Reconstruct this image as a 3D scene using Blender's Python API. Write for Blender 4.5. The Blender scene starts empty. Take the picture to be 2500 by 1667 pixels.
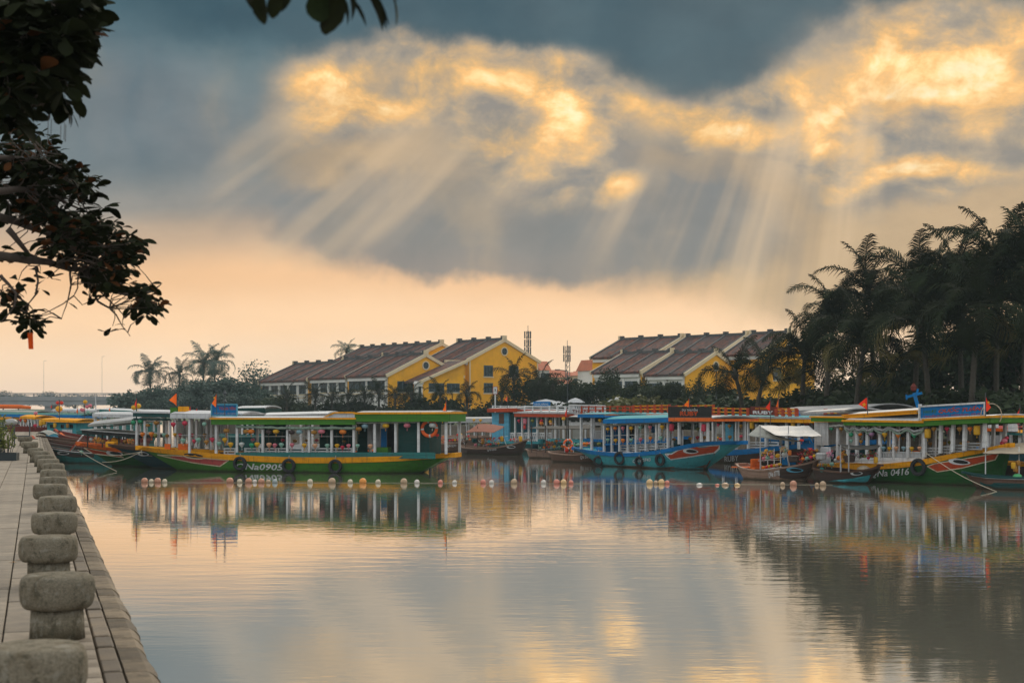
import bpy, bmesh, math, random
from mathutils import Vector, Matrix, noise as mnoise
random.seed(7)
sc = bpy.context.scene
COL = sc.collection
F = 3500.0           # focal length in photograph pixels (2500 wide)
HZ = 1003.0          # horizon row in the photograph
HW = 2.8             # eye height above the water

# ------------------------------------------------------------------ camera
cam_data = bpy.data.cameras.new('camera')
cam_data.lens = 50.4
cam_data.sensor_width = 36.0
cam_data.shift_y = 0.0678
cam_data.clip_start = 0.1
cam_data.clip_end = 6000
cam_data.dof.use_dof = True
cam_data.dof.focus_distance = 62
cam_data.dof.aperture_fstop = 4.0
cam = bpy.data.objects.new('camera', cam_data)
COL.objects.link(cam)
cam.location = (0, 0, HW)
cam.rotation_euler = (math.radians(90), 0, 0)
sc.camera = cam

# ------------------------------------------------------------------ render settings
sc.view_settings.view_transform = 'Standard'
sc.view_settings.look = 'None'
sc.view_settings.exposure = 0.27
sc.view_settings.gamma = 1.0
sc.view_settings.use_curve_mapping = False
sc.render.engine = 'CYCLES'
sc.cycles.use_denoising = True
sc.cycles.max_bounces = 6
sc.cycles.diffuse_bounces = 2
sc.cycles.glossy_bounces = 3
sc.cycles.transmission_bounces = 3
sc.cycles.volume_bounces = 0
sc.cycles.transparent_max_bounces = 6
sc.cycles.caustics_reflective = False
sc.cycles.caustics_refractive = False

SUN_AZ = math.radians(15.2)
SUN_EL = math.radians(28.0)

def lin(r, g, b, a=1.0):
    f = lambda c: (c / 255 / 12.92) if c / 255 <= 0.04045 else ((c / 255 + 0.055) / 1.055) ** 2.4
    return (f(r), f(g), f(b), a)

# ------------------------------------------------------------------ node helper
class NT:
    def __init__(s, tree):
        s.t = tree
        s.n = tree.nodes
    def put(s, sock, v):
        if isinstance(v, bpy.types.NodeSocket):
            s.t.links.new(v, sock)
        elif v is not None:
            sock.default_value = v
    def math(s, op, a, b=None, c=None, clamp=False):
        n = s.n.new('ShaderNodeMath'); n.operation = op; n.use_clamp = clamp
        for i, v in enumerate((a, b, c)):
            s.put(n.inputs[i], v)
        return n.outputs[0]
    def vmath(s, op, a, b=None):
        n = s.n.new('ShaderNodeVectorMath'); n.operation = op
        s.put(n.inputs[0], a); s.put(n.inputs[1], b)
        return n.outputs['Value'] if op in ('LENGTH', 'DOT_PRODUCT') else n.outputs[0]
    def scale(s, a, k):
        n = s.n.new('ShaderNodeVectorMath'); n.operation = 'SCALE'
        s.put(n.inputs[0], a); s.put(n.inputs['Scale'], k)
        return n.outputs[0]
    def mapping(s, v, loc=(0, 0, 0), rot=(0, 0, 0), scale=(1, 1, 1), typ='POINT'):
        n = s.n.new('ShaderNodeMapping'); n.vector_type = typ
        s.put(n.inputs[0], v)
        n.inputs['Location'].default_value = loc; n.inputs['Rotation'].default_value = rot; n.inputs['Scale'].default_value = scale
        return n.outputs[0]
    def noise(s, v, scale=5, detail=4, rough=0.5, dist=0.0, col=False, dims='3D'):
        n = s.n.new('ShaderNodeTexNoise'); n.noise_dimensions = dims
        if v is not None: s.put(n.inputs['W' if dims == '1D' else 'Vector'], v)
        n.inputs['Scale'].default_value = scale; n.inputs['Detail'].default_value = detail
        n.inputs['Roughness'].default_value = rough; n.inputs['Distortion'].default_value = dist
        return n.outputs['Color' if col else 'Fac']
    def maprange(s, v, a, b, c=0.0, d=1.0, smooth=True):
        n = s.n.new('ShaderNodeMapRange'); n.interpolation_type = 'SMOOTHSTEP' if smooth else 'LINEAR'
        s.put(n.inputs[0], v)
        for i, x in enumerate((a, b, c, d)): s.put(n.inputs[i + 1], x)
        return n.outputs[0]
    def mix(s, f, a, b, mode='MIX'):
        n = s.n.new('ShaderNodeMix'); n.data_type = 'RGBA'; n.blend_type = mode; n.clamp_factor = True
        s.put(n.inputs[0], f); s.put(n.inputs[6], a); s.put(n.inputs[7], b)
        return n.outputs[2]
    def ramp(s, v, stops, interp='EASE'):
        n = s.n.new('ShaderNodeValToRGB'); n.color_ramp.interpolation = interp
        e = n.color_ramp.elements
        while len(e) > 1: e.remove(e[-1])
        e[0].position = stops[0][0]; e[0].color = stops[0][1]
        for p, c in stops[1:]:
            x = e.new(p); x.color = c
        s.put(n.inputs[0], v)
        return n.outputs[0]
    def comb(s, x, y, z):
        n = s.n.new('ShaderNodeCombineXYZ')
        for i, v in enumerate((x, y, z)): s.put(n.inputs[i], v)
        return n.outputs[0]
    def sep(s, v):
        n = s.n.new('ShaderNodeSeparateXYZ'); s.put(n.inputs[0], v)
        return n.outputs

# ------------------------------------------------------------------ sky
def sk(u, v):
    az = math.atan((u - 1250) / F)
    el = math.atan((HZ - v) / F * math.cos(az))
    return az * 3.5, el * 3.5

world = bpy.data.worlds.new('World')
sc.world = world
world.use_nodes = True
W = NT(world.node_tree)
W.n.clear()
tc = W.n.new('ShaderNodeTexCoord').outputs['Generated']
dx, dy, dz = W.sep(tc)
hyp = W.math('SQRT', W.math('ADD', W.math('MULTIPLY', dx, dx), W.math('MULTIPLY', dy, dy)))
U = W.math('MULTIPLY', W.math('ARCTAN2', dx, dy), 3.5)
V = W.math('MULTIPLY', W.math('ARCTAN2', dz, hyp), 3.5)
UV = W.comb(U, V, 0.0)

def warp(amount, scale, detail=4, rough=0.55, stretch=(1, 1, 1), seed=0.0):
    n = W.noise(W.mapping(tc, loc=(seed, seed * .7, 0), scale=stretch), scale, detail, rough, col=True)
    off = W.vmath('SUBTRACT', n, (0.5, 0.5, 0.5))
    return W.scale(off, amount)

w_small = W.vmath('ADD', UV, warp(0.10, 26, 5, 0.6))
w_mid = W.vmath('ADD', w_small, warp(0.16, 8, 4, 0.55, seed=3.1))
w_big = W.vmath('ADD', w_mid, warp(0.22, 4, 3, 0.5, seed=7.7))

def blobs(coord, items):
    """sum of soft ellipses (u, v, radius u, radius v, weight[, tilt degrees]) in sky angle"""
    total = None
    for it in items:
        u, v, ru, rv, w = it[:5]
        rot = math.radians(it[5]) if len(it) > 5 else 0.0
        cx, cy = sk(u, v)
        m = W.mapping(coord, loc=(cx, cy, 0), rot=(0, 0, rot), scale=(ru / 1000, rv / 1000, 1), typ='TEXTURE')
        g = W.n.new('ShaderNodeTexGradient'); g.gradient_type = 'SPHERICAL'
        W.put(g.inputs[0], m)
        total = W.math('MULTIPLY', g.outputs[1], w) if total is None else W.math('MULTIPLY_ADD', g.outputs[1], w, total)
    return total
# base gradient by elevation
_stops = [(0.0, (232, 206, 182)), (.03, (234, 206, 180)), (.12, (240, 208, 174)), (.22, (242, 202, 160)), (.33, (230, 184, 138)), (.43, (184, 158, 132)),
          (.50, (138, 134, 127)), (.62, (104, 117, 120)), (.80, (88, 109, 115)), (.90, (70, 97, 106)), (1.0, (42, 76, 88)), (1.07, (58, 84, 94)), (1.14, (150, 156, 158)), (1.24, (226, 222, 214)), (1.5, (240, 236, 228))]
Vn = W.math('DIVIDE', W.math('ADD', V, W.math('MULTIPLY', W.math('SUBTRACT', W.noise(tc, 3.0, 3), 0.5), 0.12)), 5.5)
base = W.ramp(Vn, [(p / 5.5, lin(*c)) for p, c in _stops] + [(1.0, lin(236, 234, 230))])

# warm veil of lit air behind the broken cloud
veil = W.maprange(blobs(w_big, [(1150, 320, 620, 300, 1.0), (1500, 450, 520, 320, .7), (2150, 480, 620, 420, .95), (1950, 640, 700, 250, .6), (860, 400, 350, 260, .6, -40), (2350, 250, 500, 300, .9)]), .12, .75)
col = W.mix(W.math('MULTIPLY', veil, .95), base, lin(178, 152, 118))

# grey blue cloud body with a firm lower edge
bodyf = blobs(w_mid, [(960, 560, 360, 150, 1.2), (1250, 575, 360, 140, 1.2), (1560, 580, 420, 170, 1.2), (1120, 470, 330, 170, .9), (1480, 480, 330, 170, .8),
                      (1750, 500, 300, 190, .8), (820, 500, 220, 120, .6), (400, 360, 520, 260, .6), (300, 200, 500, 330, .45), (2080, 380, 260, 90, .5), (2240, 340, 200, 110, .55), (1180, 300, 260, 100, .25)])
body = W.maprange(bodyf, .08, .85)
tex = W.noise(W.mapping(w_small, rot=(0, 0, .75), scale=(1.6, .8, 1)), 1.9, 4, .5)
bcol = W.ramp(tex, [(.32, lin(84, 101, 110)), (.5, lin(108, 114, 117)), (.66, lin(142, 133, 120))])
col = W.mix(W.math('MULTIPLY', body, .84), col, bcol)

# heavy dark teal cloud deck above, with the lobe that dips on the right
deck = W.maprange(blobs(w_mid, [(1250, -120, 1100, 330, 1.7), (1750, 160, 360, 230, 1.1), (1820, 240, 230, 120, .7), (600, -60, 900, 260, .8), (2150, -90, 700, 180, .9), (2600, -200, 900, 240, 1.0)]), .10, .85)
deckn = W.ramp(W.noise(w_small, 3.0, 5, .5), [(.3, lin(40, 70, 82)), (.7, lin(62, 86, 95))])
col = W.mix(W.math('MULTIPLY', deck, .93), col, deckn)

# broken cloud lit from behind: grey hollows, tan veils, gold rims
wc = W.vmath('ADD', UV, warp(0.10, 9, 6, 0.6, seed=11.0))
n1 = W.noise(W.mapping(wc, rot=(0, 0, .35), scale=(1.0, 1.5, 1)), 5.4, 10, .60, .22)
n2 = W.noise(W.mapping(wc, loc=(3, 2, 0), rot=(0, 0, .2), scale=(1.0, 1.4, 1)), 24.0, 8, .65)
halof = blobs(w_mid, [(1000, 230, 520, 170, .9), (820, 280, 300, 150, .6, 25), (1340, 320, 260, 230, .9), (1230, 190, 380, 130, .7), (1620, 300, 260, 140, .8), (1880, 300, 280, 130, .8), (2150, 200, 460, 260, 1.0), (2400, 160, 420, 270, 1.0), (2120, 350, 330, 190, .7), (2250, 430, 420, 110, .7), (1500, 460, 150, 110, .45), (2420, 330, 280, 180, .6), (1250, 420, 400, 140, .35)])
goldf = blobs(W.vmath('ADD', UV, warp(0.05, 14, 4, .6, seed=4.0)), [(800, 195, 170, 62, .9), (1050, 180, 240, 50, .8, -3), (1270, 215, 200, 50, .85, -16), (1390, 255, 90, 80, .8, -50), (1350, 325, 150, 120, 1.0), (1300, 395, 90, 80, .6), (1430, 140, 160, 50, .45),
                        (770, 290, 130, 70, .8, 20), (945, 268, 150, 62, .8), (1160, 355, 170, 50, .5), (1600, 300, 150, 75, 1.0, -10), (1550, 245, 80, 60, .6, -40), (1780, 318, 170, 58, .9, -8), (1910, 322, 170, 60, .85, 8),
                        (1985, 365, 80, 40, .8), (2015, 270, 100, 130, .9, 25), (2010, 190, 150, 100, .8), (2170, 130, 240, 120, .9, 6), (2330, 185, 300, 70, .9), (2480, 95, 260, 90, 1.0, 18), (2250, 225, 340, 60, .8),
                        (2110, 445, 150, 42, .95, 24), (2260, 405, 190, 36, .9, 4), (2450, 425, 220, 36, .85, -4), (2430, 310, 200, 80, .5), (1535, 445, 78, 44, 1.1, 14), (1495, 480, 62, 42, .9, 40), (1180, 595, 100, 30, .55), (1640, 570, 90, 32, .5), (860, 200, 300, 130, .3)])
halo = W.maprange(halof, .02, .95)
bright = W.math('ADD', W.math('MULTIPLY', W.math('MINIMUM', goldf, 1.0), .52), W.math('MULTIPLY', halo, .20))
n1 = W.maprange(n1, .32, .68, .16, .84)
bright = W.math('ADD', bright, W.math('MULTIPLY', W.math('SUBTRACT', n1, .5), W.math('MULTIPLY_ADD', halo, .78, .06)))
bright = W.math('ADD', bright, W.math('MULTIPLY', W.math('SUBTRACT', n2, .5), W.math('MULTIPLY', halo, .20)))
gcol = W.ramp(bright, [(0.0, lin(128, 124, 118)), (.22, lin(158, 144, 124)), (.36, lin(182, 156, 122)), (.50, lin(206, 168, 116)), (.66, lin(238, 184, 112)), (.82, lin(254, 212, 146)), (1.0, lin(255, 234, 190))], 'LINEAR')
fac = W.math('MULTIPLY', W.maprange(W.math('ADD', W.math('MULTIPLY', halo, .8), W.math('MULTIPLY', goldf, .55)), .05, .75), .94)
col = W.mix(fac, col, gcol)
# fine billows over the grey deck too
dn = W.noise(W.mapping(wc, loc=(7, 1, 0), scale=(.8, 1.8, 1)), 4.0, 7, .6)
col = W.mix(W.maprange(V, .30, .50, .25, 1.0), col, W.ramp(dn, [(.25, (.88, .89, .90, 1)), (.75, (1.14, 1.12, 1.10, 1))]), 'MULTIPLY')

# rays of sunlight fanning down from the hidden sun
sx, sy = sk(2200, -930)
ang = W.math('ARCTAN2', W.math('SUBTRACT', U, sx), W.math('SUBTRACT', sy, V))
rn = W.noise(W.comb(W.math('MULTIPLY', ang, 9.5), W.math('MULTIPLY', V, .5), 0.0), 1.0, 3.5, .55)
rays = W.maprange(rn, .46, .74)
rayd = W.maprange(rn, .56, .34)
rmask = W.maprange(blobs(UV, [(740, 430, 280, 240, 1.1, 40), (900, 430, 320, 240, .9, 40), (1250, 470, 420, 240, .55), (1880, 560, 280, 330, 1.3), (2080, 380, 230, 260, .8), (650, 520, 200, 180, .6), (1600, 540, 300, 200, .5), (2350, 330, 260, 200, .4)]), .05, .7)
col = W.mix(W.math('MULTIPLY', W.math('MULTIPLY', rays, rmask), .6), col, lin(214, 184, 146))
col = W.mix(W.math('MULTIPLY', W.math('MULTIPLY', rayd, rmask), .3), col, lin(92, 104, 112))

# bright cloudy sky added behind and above the viewer to light the boats
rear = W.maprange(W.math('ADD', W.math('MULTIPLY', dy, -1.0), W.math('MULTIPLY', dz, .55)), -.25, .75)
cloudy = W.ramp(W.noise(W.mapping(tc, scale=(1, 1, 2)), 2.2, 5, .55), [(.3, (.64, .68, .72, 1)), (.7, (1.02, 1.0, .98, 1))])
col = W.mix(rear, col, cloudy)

# glare added round the hidden sun above the frame, to brighten water and rims
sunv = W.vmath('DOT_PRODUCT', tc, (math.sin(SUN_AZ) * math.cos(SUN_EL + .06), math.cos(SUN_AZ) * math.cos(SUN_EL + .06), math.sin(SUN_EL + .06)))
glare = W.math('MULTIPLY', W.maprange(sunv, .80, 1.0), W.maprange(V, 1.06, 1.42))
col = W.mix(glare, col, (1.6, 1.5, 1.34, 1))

# clear physical sky shows through only thinly
nish = W.n.new('ShaderNodeTexSky'); nish.sky_type = 'NISHITA'; nish.sun_disc = False
nish.sun_elevation = SUN_EL; nish.sun_rotation = SUN_AZ
bg1 = W.n.new('ShaderNodeBackground'); W.put(bg1.inputs[0], nish.outputs[0]); bg1.inputs[1].default_value = 0.05
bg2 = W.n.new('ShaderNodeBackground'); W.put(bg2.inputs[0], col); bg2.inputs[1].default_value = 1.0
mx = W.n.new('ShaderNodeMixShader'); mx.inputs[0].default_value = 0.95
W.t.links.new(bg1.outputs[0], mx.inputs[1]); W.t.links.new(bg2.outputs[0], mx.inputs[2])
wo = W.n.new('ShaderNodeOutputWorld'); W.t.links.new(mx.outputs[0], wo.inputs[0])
world.cycles.sampling_method = 'MANUAL'
world.cycles.sample_map_resolution = 1024

sun_data = bpy.data.lights.new('sun', 'SUN')
sun_data.energy = 0.9
sun_data.angle = math.radians(14)
sun_data.color = (1.0, .86, .68)
sun = bpy.data.objects.new('sun', sun_data)
COL.objects.link(sun)
_sd = Vector((math.sin(SUN_AZ) * math.cos(SUN_EL), math.cos(SUN_AZ) * math.cos(SUN_EL), math.sin(SUN_EL)))
sun.rotation_euler = _sd.to_track_quat('Z', 'Y').to_euler()
# ------------------------------------------------------------------ geometry helpers
def P(u, v, Y):
    """world point seen at photograph pixel (u, v) at distance Y in front of the camera"""
    return Vector(((u - 1250) / F * Y, Y, HW - (v - HZ) / F * Y))

class MB:
    def __init__(s):
        s.v = []; s.f = []
    def add(s, vs, fs):
        k = len(s.v)
        s.v.extend(tuple(p) for p in vs); s.f.extend(tuple(i + k for i in f) for f in fs)
        return s
    def box(s, x0, x1, y0, y1, z0, z1):
        return s.add([(x0, y0, z0), (x1, y0, z0), (x1, y1, z0), (x0, y1, z0), (x0, y0, z1), (x1, y0, z1), (x1, y1, z1), (x0, y1, z1)],
                     [(0, 3, 2, 1), (4, 5, 6, 7), (0, 1, 5, 4), (1, 2, 6, 5), (2, 3, 7, 6), (3, 0, 4, 7)])
    def rbox(s, x0, x1, y0, y1, z0, z1, b=.02):
        """box with chamfered upper and side edges"""
        vs = []
        for z, k in ((z0, 0), (z1 - b, 0), (z1, b)):
            for cx, cy, sx, sy in ((x0, y0, 1, 1), (x1, y0, -1, 1), (x1, y1, -1, -1), (x0, y1, 1, -1)):
                vs.append((cx + sx * (k + b), cy + sy * k, z)); vs.append((cx + sx * k, cy + sy * (k + b), z))
        o = [1, 0, 2, 3, 5, 4, 6, 7]
        fs = [tuple(reversed(o))]
        for r in (0, 1):
            for i in range(8):
                a, c = o[i], o[(i + 1) % 8]
                fs.append((a + 8 * r, c + 8 * r, c + 8 * (r + 1), a + 8 * (r + 1)))
        fs.append(tuple(i + 16 for i in o))
        return s.add(vs, fs)
    def bar(s, a, b, w, h=None, up=(0, 0, 1)):
        a = Vector(a); b = Vector(b); h = w if h is None else h
        d = (b - a).normalized(); up = Vector(up)
        if abs(d.dot(up)) > .98: up = Vector((0, 1, 0))
        x = d.cross(up).normalized() * w / 2; z = x.cross(d).normalized() * h / 2
        vs = [a - x - z, a + x - z, a + x + z, a - x + z, b - x - z, b + x - z, b + x + z, b - x + z]
        return s.add(vs, [(0, 1, 2, 3), (7, 6, 5, 4), (0, 4, 5, 1), (1, 5, 6, 2), (2, 6, 7, 3), (3, 7, 4, 0)])
    def tube(s, pts, r, n=6, caps=True):
        pts = [Vector(p) for p in pts]
        rs = r if isinstance(r, (list, tuple)) else [r] * len(pts)
        k = len(s.v); prev = None
        for i, p in enumerate(pts):
            d = (pts[min(i + 1, len(pts) - 1)] - pts[max(i - 1, 0)])
            d = d.normalized() if d.length > 1e-9 else Vector((0, 0, 1))
            if prev is None:
                x = d.orthogonal().normalized()
            else:
                x = (prev - d * prev.dot(d)); x = x.normalized() if x.length > 1e-6 else d.orthogonal().normalized()
            prev = x; y = d.cross(x)
            for j in range(n):
                a = 2 * math.pi * j / n
                s.v.append(tuple(p + (x * math.cos(a) + y * math.sin(a)) * rs[i]))
        for i in range(len(pts) - 1):
            for j in range(n):
                a = k + i * n + j; b = k + i * n + (j + 1) % n
                s.f.append((a, b, b + n, a + n))
        if caps:
            s.f.append(tuple(reversed(range(k, k + n)))); s.f.append(tuple(range(k + (len(pts) - 1) * n, k + len(pts) * n)))
        return s
    def lathe(s, prof, n=16, at=(0, 0, 0), jit=0.0):
        k = len(s.v); at = Vector(at)
        for r, z in prof:
            for j in range(n):
                a = 2 * math.pi * j / n
                q = 1 + jit * mnoise.noise(Vector((math.cos(a) * 1.7, math.sin(a) * 1.7, z * 4 + at.x)))
                s.v.append((at.x + r * q * math.cos(a), at.y + r * q * math.sin(a), at.z + z))
        for i in range(len(prof) - 1):
            for j in range(n):
                a = k + i * n + j; b = k + i * n + (j + 1) % n
                s.f.append((a, b, b + n, a + n))
        s.f.append(tuple(reversed(range(k, k + n)))); s.f.append(tuple(range(k + (len(prof) - 1) * n, k + len(prof) * n)))
        return s
    def grid(s, rows):
        """rows: list of equally long lists of points"""
        m = len(rows[0]); k = len(s.v)
        for r in rows: s.v.extend(tuple(p) for p in r)
        for i in range(len(rows) - 1):
            for j in range(m - 1):
                a = k + i * m + j
                s.f.append((a, a + 1, a + m + 1, a + m))
        return s
    def prism(s, poly, d):
        """closed prism: polygon (3d points) swept by vector d"""
        d = Vector(d); n = len(poly)
        vs = [Vector(p) for p in poly] + [Vector(p) + d for p in poly]
        return s.add(vs, [tuple(reversed(range(n))), tuple(range(n, 2 * n))] + [(i, (i + 1) % n, (i + 1) % n + n, i + n) for i in range(n)])
    def mesh(s, name, mat, smooth=False):
        me = bpy.data.meshes.new(name)
        me.from_pydata(s.v, [], s.f)
        for m in (mat if isinstance(mat, (list, tuple)) else [mat]): me.materials.append(m)
        if smooth: me.polygons.foreach_set('use_smooth', [True] * len(me.polygons))
        me.update()
        return me
    def build(s, name, mat, parent=None, smooth=False, loc=None, kind=None, fix=False):
        """fix: make the face directions agree (closed shells)"""
        if loc is not None and s.v:
            l = Vector(loc); s.v = [(x - l.x, y - l.y, z - l.z) for x, y, z in s.v]
        me = s.mesh(name, mat, smooth)
        if fix:
            bm = bmesh.new(); bm.from_mesh(me); bmesh.ops.recalc_face_normals(bm, faces=bm.faces); bm.to_mesh(me); bm.free()
        return put(name, me, parent, loc, kind)

def put(name, me, parent=None, loc=None, kind=None, rot=None, scale=None):
    o = bpy.data.objects.new(name, me); COL.objects.link(o)
    if parent is not None: o.parent = parent
    if loc is not None: o.location = loc
    if rot is not None: o.rotation_euler = rot
    if scale is not None: o.scale = scale
    if kind: o['kind'] = kind
    return o

_seen = {}
def tag(o, label, cat, group=None):
    o['label'] = label; o['category'] = cat
    if group: o['group'] = group
    if label in _seen and not group: print('DUP LABEL', label)
    _seen[label] = 1
    return o

def empty(name, loc=(0, 0, 0), rz=0.0, label=None, cat=None, group=None):
    o = bpy.data.objects.new(name, None); COL.objects.link(o)
    o.location = loc; o.rotation_euler = (0, 0, rz); o.empty_display_size = .3
    if label: tag(o, label, cat, group)
    return o

# ------------------------------------------------------------------ materials
MATS = {}
def mat(name, rgb, rough=.6, var=.12, nscale=3.0, bump=0.0, bscale=20.0, dirt=None, dirt_amt=.35, dirt_scale=1.5, objvar=0.0, spec=.4, stretch=(1, 1, 1), trans=0.0, sheen=0.0, huevar=0.0):
    if name in MATS: return MATS[name]
    m = bpy.data.materials.new(name); m.use_nodes = True
    N = NT(m.node_tree); b = N.n['Principled BSDF']
    tcn = N.n.new('ShaderNodeTexCoord').outputs['Object']
    v = N.mapping(tcn, scale=stretch)
    c = (rgb[0], rgb[1], rgb[2], 1.0)
    n1 = N.noise(v, nscale, 5, .6)
    f = N.maprange(n1, .3, .7, 1 - var, 1 + var, smooth=False)
    hs = N.n.new('ShaderNodeHueSaturation'); hs.inputs['Color'].default_value = c
    if objvar or huevar:
        oi = N.n.new('ShaderNodeObjectInfo').outputs['Random']
        f = N.math('MULTIPLY', f, N.maprange(oi, 0, 1, 1 - objvar, 1 + objvar, smooth=False))
        if huevar: N.put(hs.inputs['Hue'], N.maprange(oi, 0, 1, .5 - huevar, .5 + huevar, smooth=False))
    N.put(hs.inputs['Value'], f)
    out = hs.outputs[0]
    if dirt:
        d = N.maprange(N.noise(v, dirt_scale, 6, .65), .48, .72)
        out = N.mix(N.math('MULTIPLY', d, dirt_amt), out, (dirt[0], dirt[1], dirt[2], 1))
    N.put(b.inputs['Base Color'], out)
    N.put(b.inputs['Roughness'], N.maprange(n1, .3, .7, max(.02, rough - .08), min(1, rough + .08), smooth=False))
    b.inputs['Specular IOR Level'].default_value = spec
    if bump:
        bn = N.n.new('ShaderNodeBump'); bn.inputs['Strength'].default_value = 1.0; bn.inputs['Distance'].default_value = bump
        N.put(bn.inputs['Height'], N.noise(v, bscale, 6, .6)); N.put(b.inputs['Normal'], bn.outputs[0])
    if trans:
        tr = N.n.new('ShaderNodeBsdfTranslucent'); N.put(tr.inputs[0], out)
        ms = N.n.new('ShaderNodeMixShader'); ms.inputs[0].default_value = trans
        N.t.links.new(b.outputs[0], ms.inputs[1]); N.t.links.new(tr.outputs[0], ms.inputs[2])
        N.t.links.new(ms.outputs[0], N.n['Material Output'].inputs[0])
    MATS[name] = m
    return m

M_stone = mat('worn_granite', (.18, .16, .118), .9, .35, 70, .007, 80, dirt=(.09, .07, .04), dirt_amt=.75, dirt_scale=7, objvar=.12, spec=.15)
M_slab = mat('paving_granite', (.235, .198, .150), .75, .26, 7, .005, 60, dirt=(.08, .06, .038), dirt_amt=.75, dirt_scale=1.7, objvar=.16)
M_strip = mat('gutter_stone', (.13, .10, .065), .6, .3, 7, .006, 40, dirt=(.05, .036, .022), dirt_amt=.6, dirt_scale=4, objvar=.4)
M_coping = mat('coping_granite', (.135, .105, .068), .72, .35, 9, .010, 30, dirt=(.04, .03, .018), dirt_amt=.8, dirt_scale=6, objvar=.5, spec=.25)
M_joint = mat('wet_joint_mortar', (.05, .042, .03), .9, .2, 8)
M_quaywall = mat('quay_wall_stone', (.12, .10, .075), .85, .3, 2, .02, 8, dirt=(.04, .045, .02), dirt_amt=.6)
M_soil = mat('bank_soil', (.10, .085, .055), .95, .3, .4)
M_grass = mat('bank_grass', (.05, .075, .025), .95, .35, .8)
M_conc = mat('bridge_concrete', (.24, .25, .25), .85, .15, .3, dirt=(.12, .12, .11), dirt_amt=.5, dirt_scale=.2)

def add_grime(m, z0, z1, amt, rgb, sc_=7.0):
    """dirt and moss gathered near the foot of a stone, with a ragged upper edge"""
    N = NT(m.node_tree); b = N.n['Principled BSDF']; src = b.inputs['Base Color'].links[0].from_socket
    pos = N.n.new('ShaderNodeTexCoord').outputs['Object']
    z = N.math('ADD', N.sep(pos)[2], N.math('MULTIPLY', N.math('SUBTRACT', N.noise(pos, sc_, 5, .7), .5), .35))
    c = N.mix(N.maprange(z, z0, z1, amt, 0.0), src, rgb)
    spots = N.maprange(N.noise(pos, 13.0, 6, .75), .52, .62)
    c = N.mix(N.math('MULTIPLY', spots, .6), c, (.045, .045, .03, 1))
    pale = N.maprange(N.noise(N.mapping(pos, loc=(4, 4, 4)), 9.0, 5, .7), .54, .66)
    N.put(b.inputs['Base Color'], N.mix(N.math('MULTIPLY', pale, .4), c, (.32, .31, .26, 1)))
add_grime(M_stone, -.02, .20, .75, (.05, .042, .022, 1))

def make_water():
    m = bpy.data.materials.new('river_water'); m.use_nodes = True
    N = NT(m.node_tree); b = N.n['Principled BSDF']
    pos = N.n.new('ShaderNodeNewGeometry').outputs['Position']
    b.inputs['Base Color'].default_value = (.40, .38, .30, 1)
    b.inputs['Roughness'].default_value = .035
    b.inputs['IOR'].default_value = 1.75
    patch = N.maprange(N.noise(N.mapping(pos, scale=(.5, 1, 1)), .035, 3, .5), .38, .62, .5, 1.25)
    band = N.maprange(N.sep(pos)[1], 8, 24, .6, 1.0)
    rip = N.noise(N.mapping(pos, scale=(.45, 1.5, 1)), 1.7, 3, .55)
    fine = N.noise(N.mapping(pos, rot=(0, 0, .3), scale=(.8, 1.6, 1)), 6.0, 2, .5)
    swell = N.noise(N.mapping(pos, scale=(.5, 1, 1)), .5, 2, .5)
    h = N.math('ADD', N.math('MULTIPLY', N.math('MULTIPLY', rip, patch), band), N.math('MULTIPLY', fine, N.maprange(N.sep(pos)[1], 10, 40, .16, .07)))
    h = N.math('ADD', h, N.math('MULTIPLY', swell, .8))
    bn = N.n.new('ShaderNodeBump'); bn.inputs['Distance'].default_value = .0042; bn.inputs['Strength'].default_value = 1.0
    N.put(bn.inputs['Height'], h); N.put(b.inputs['Normal'], bn.outputs[0])
    b.inputs['Specular IOR Level'].default_value = 0.0
    gl = N.n.new('ShaderNodeBsdfGlossy'); N.put(gl.inputs['Roughness'], N.maprange(N.sep(pos)[1], 9, 34, .045, .018)); gl.inputs['Color'].default_value = (.97, .97, .96, 1); N.put(gl.inputs['Normal'], bn.outputs[0])
    fr = N.n.new('ShaderNodeFresnel'); fr.inputs['IOR'].default_value = 1.33; N.put(fr.inputs['Normal'], bn.outputs[0])
    ms = N.n.new('ShaderNodeMixShader'); N.put(ms.inputs[0], N.math('POWER', fr.outputs[0], .15))
    N.t.links.new(b.outputs[0], ms.inputs[1]); N.t.links.new(gl.outputs[0], ms.inputs[2]); N.t.links.new(ms.outputs[0], N.n['Material Output'].inputs[0])
    return m
M_water = make_water()

# ------------------------------------------------------------------ ground, water, far bank
MB().add([(-2500, -200, -1.2), (2500, -200, -1.2), (2500, 4500, -1.2), (-2500, 4500, -1.2)], [(0, 1, 2, 3)]).build('ground', M_soil, kind='structure')
MB().add([(-2500, -100, 0), (2500, -100, 0), (2500, 4400, 0), (-2500, 4400, 0)], [(0, 1, 2, 3)]).build('river_water', M_water, kind='structure')

bank = [(60, 30), (40, 55), (27, 66), (20, 80), (15, 96), (11, 118), (2, 136), (-12, 154), (-34, 178), (-50, 215), (-62, 262), (-72, 320), (-80, 420), (-90, 640), (400, 640), (400, 30)]
def land(name, poly, top, m, skirt=None):
    b = MB(); n = len(poly)
    b.add([(x, y, top) for x, y in poly], [tuple(range(n))])
    return b.build(name, m, kind='structure', fix=False)
land('far_bank_ground', bank, 1.25, M_grass)
bw = MB()
for i in range(13):
    (x0, y0), (x1, y1) = bank[i], bank[i + 1]
    bw.add([(x0, y0, -1.1), (x1, y1, -1.1), (x1, y1, 1.35), (x0, y0, 1.35), (x0 + .5, y0 + .3, 1.35), (x1 + .5, y1 + .3, 1.35), (x0 + .5, y0 + .3, -1.1), (x1 + .5, y1 + .3, -1.1)],
           [(0, 1, 2, 3), (3, 2, 5, 4), (4, 5, 7, 6)])
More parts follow.
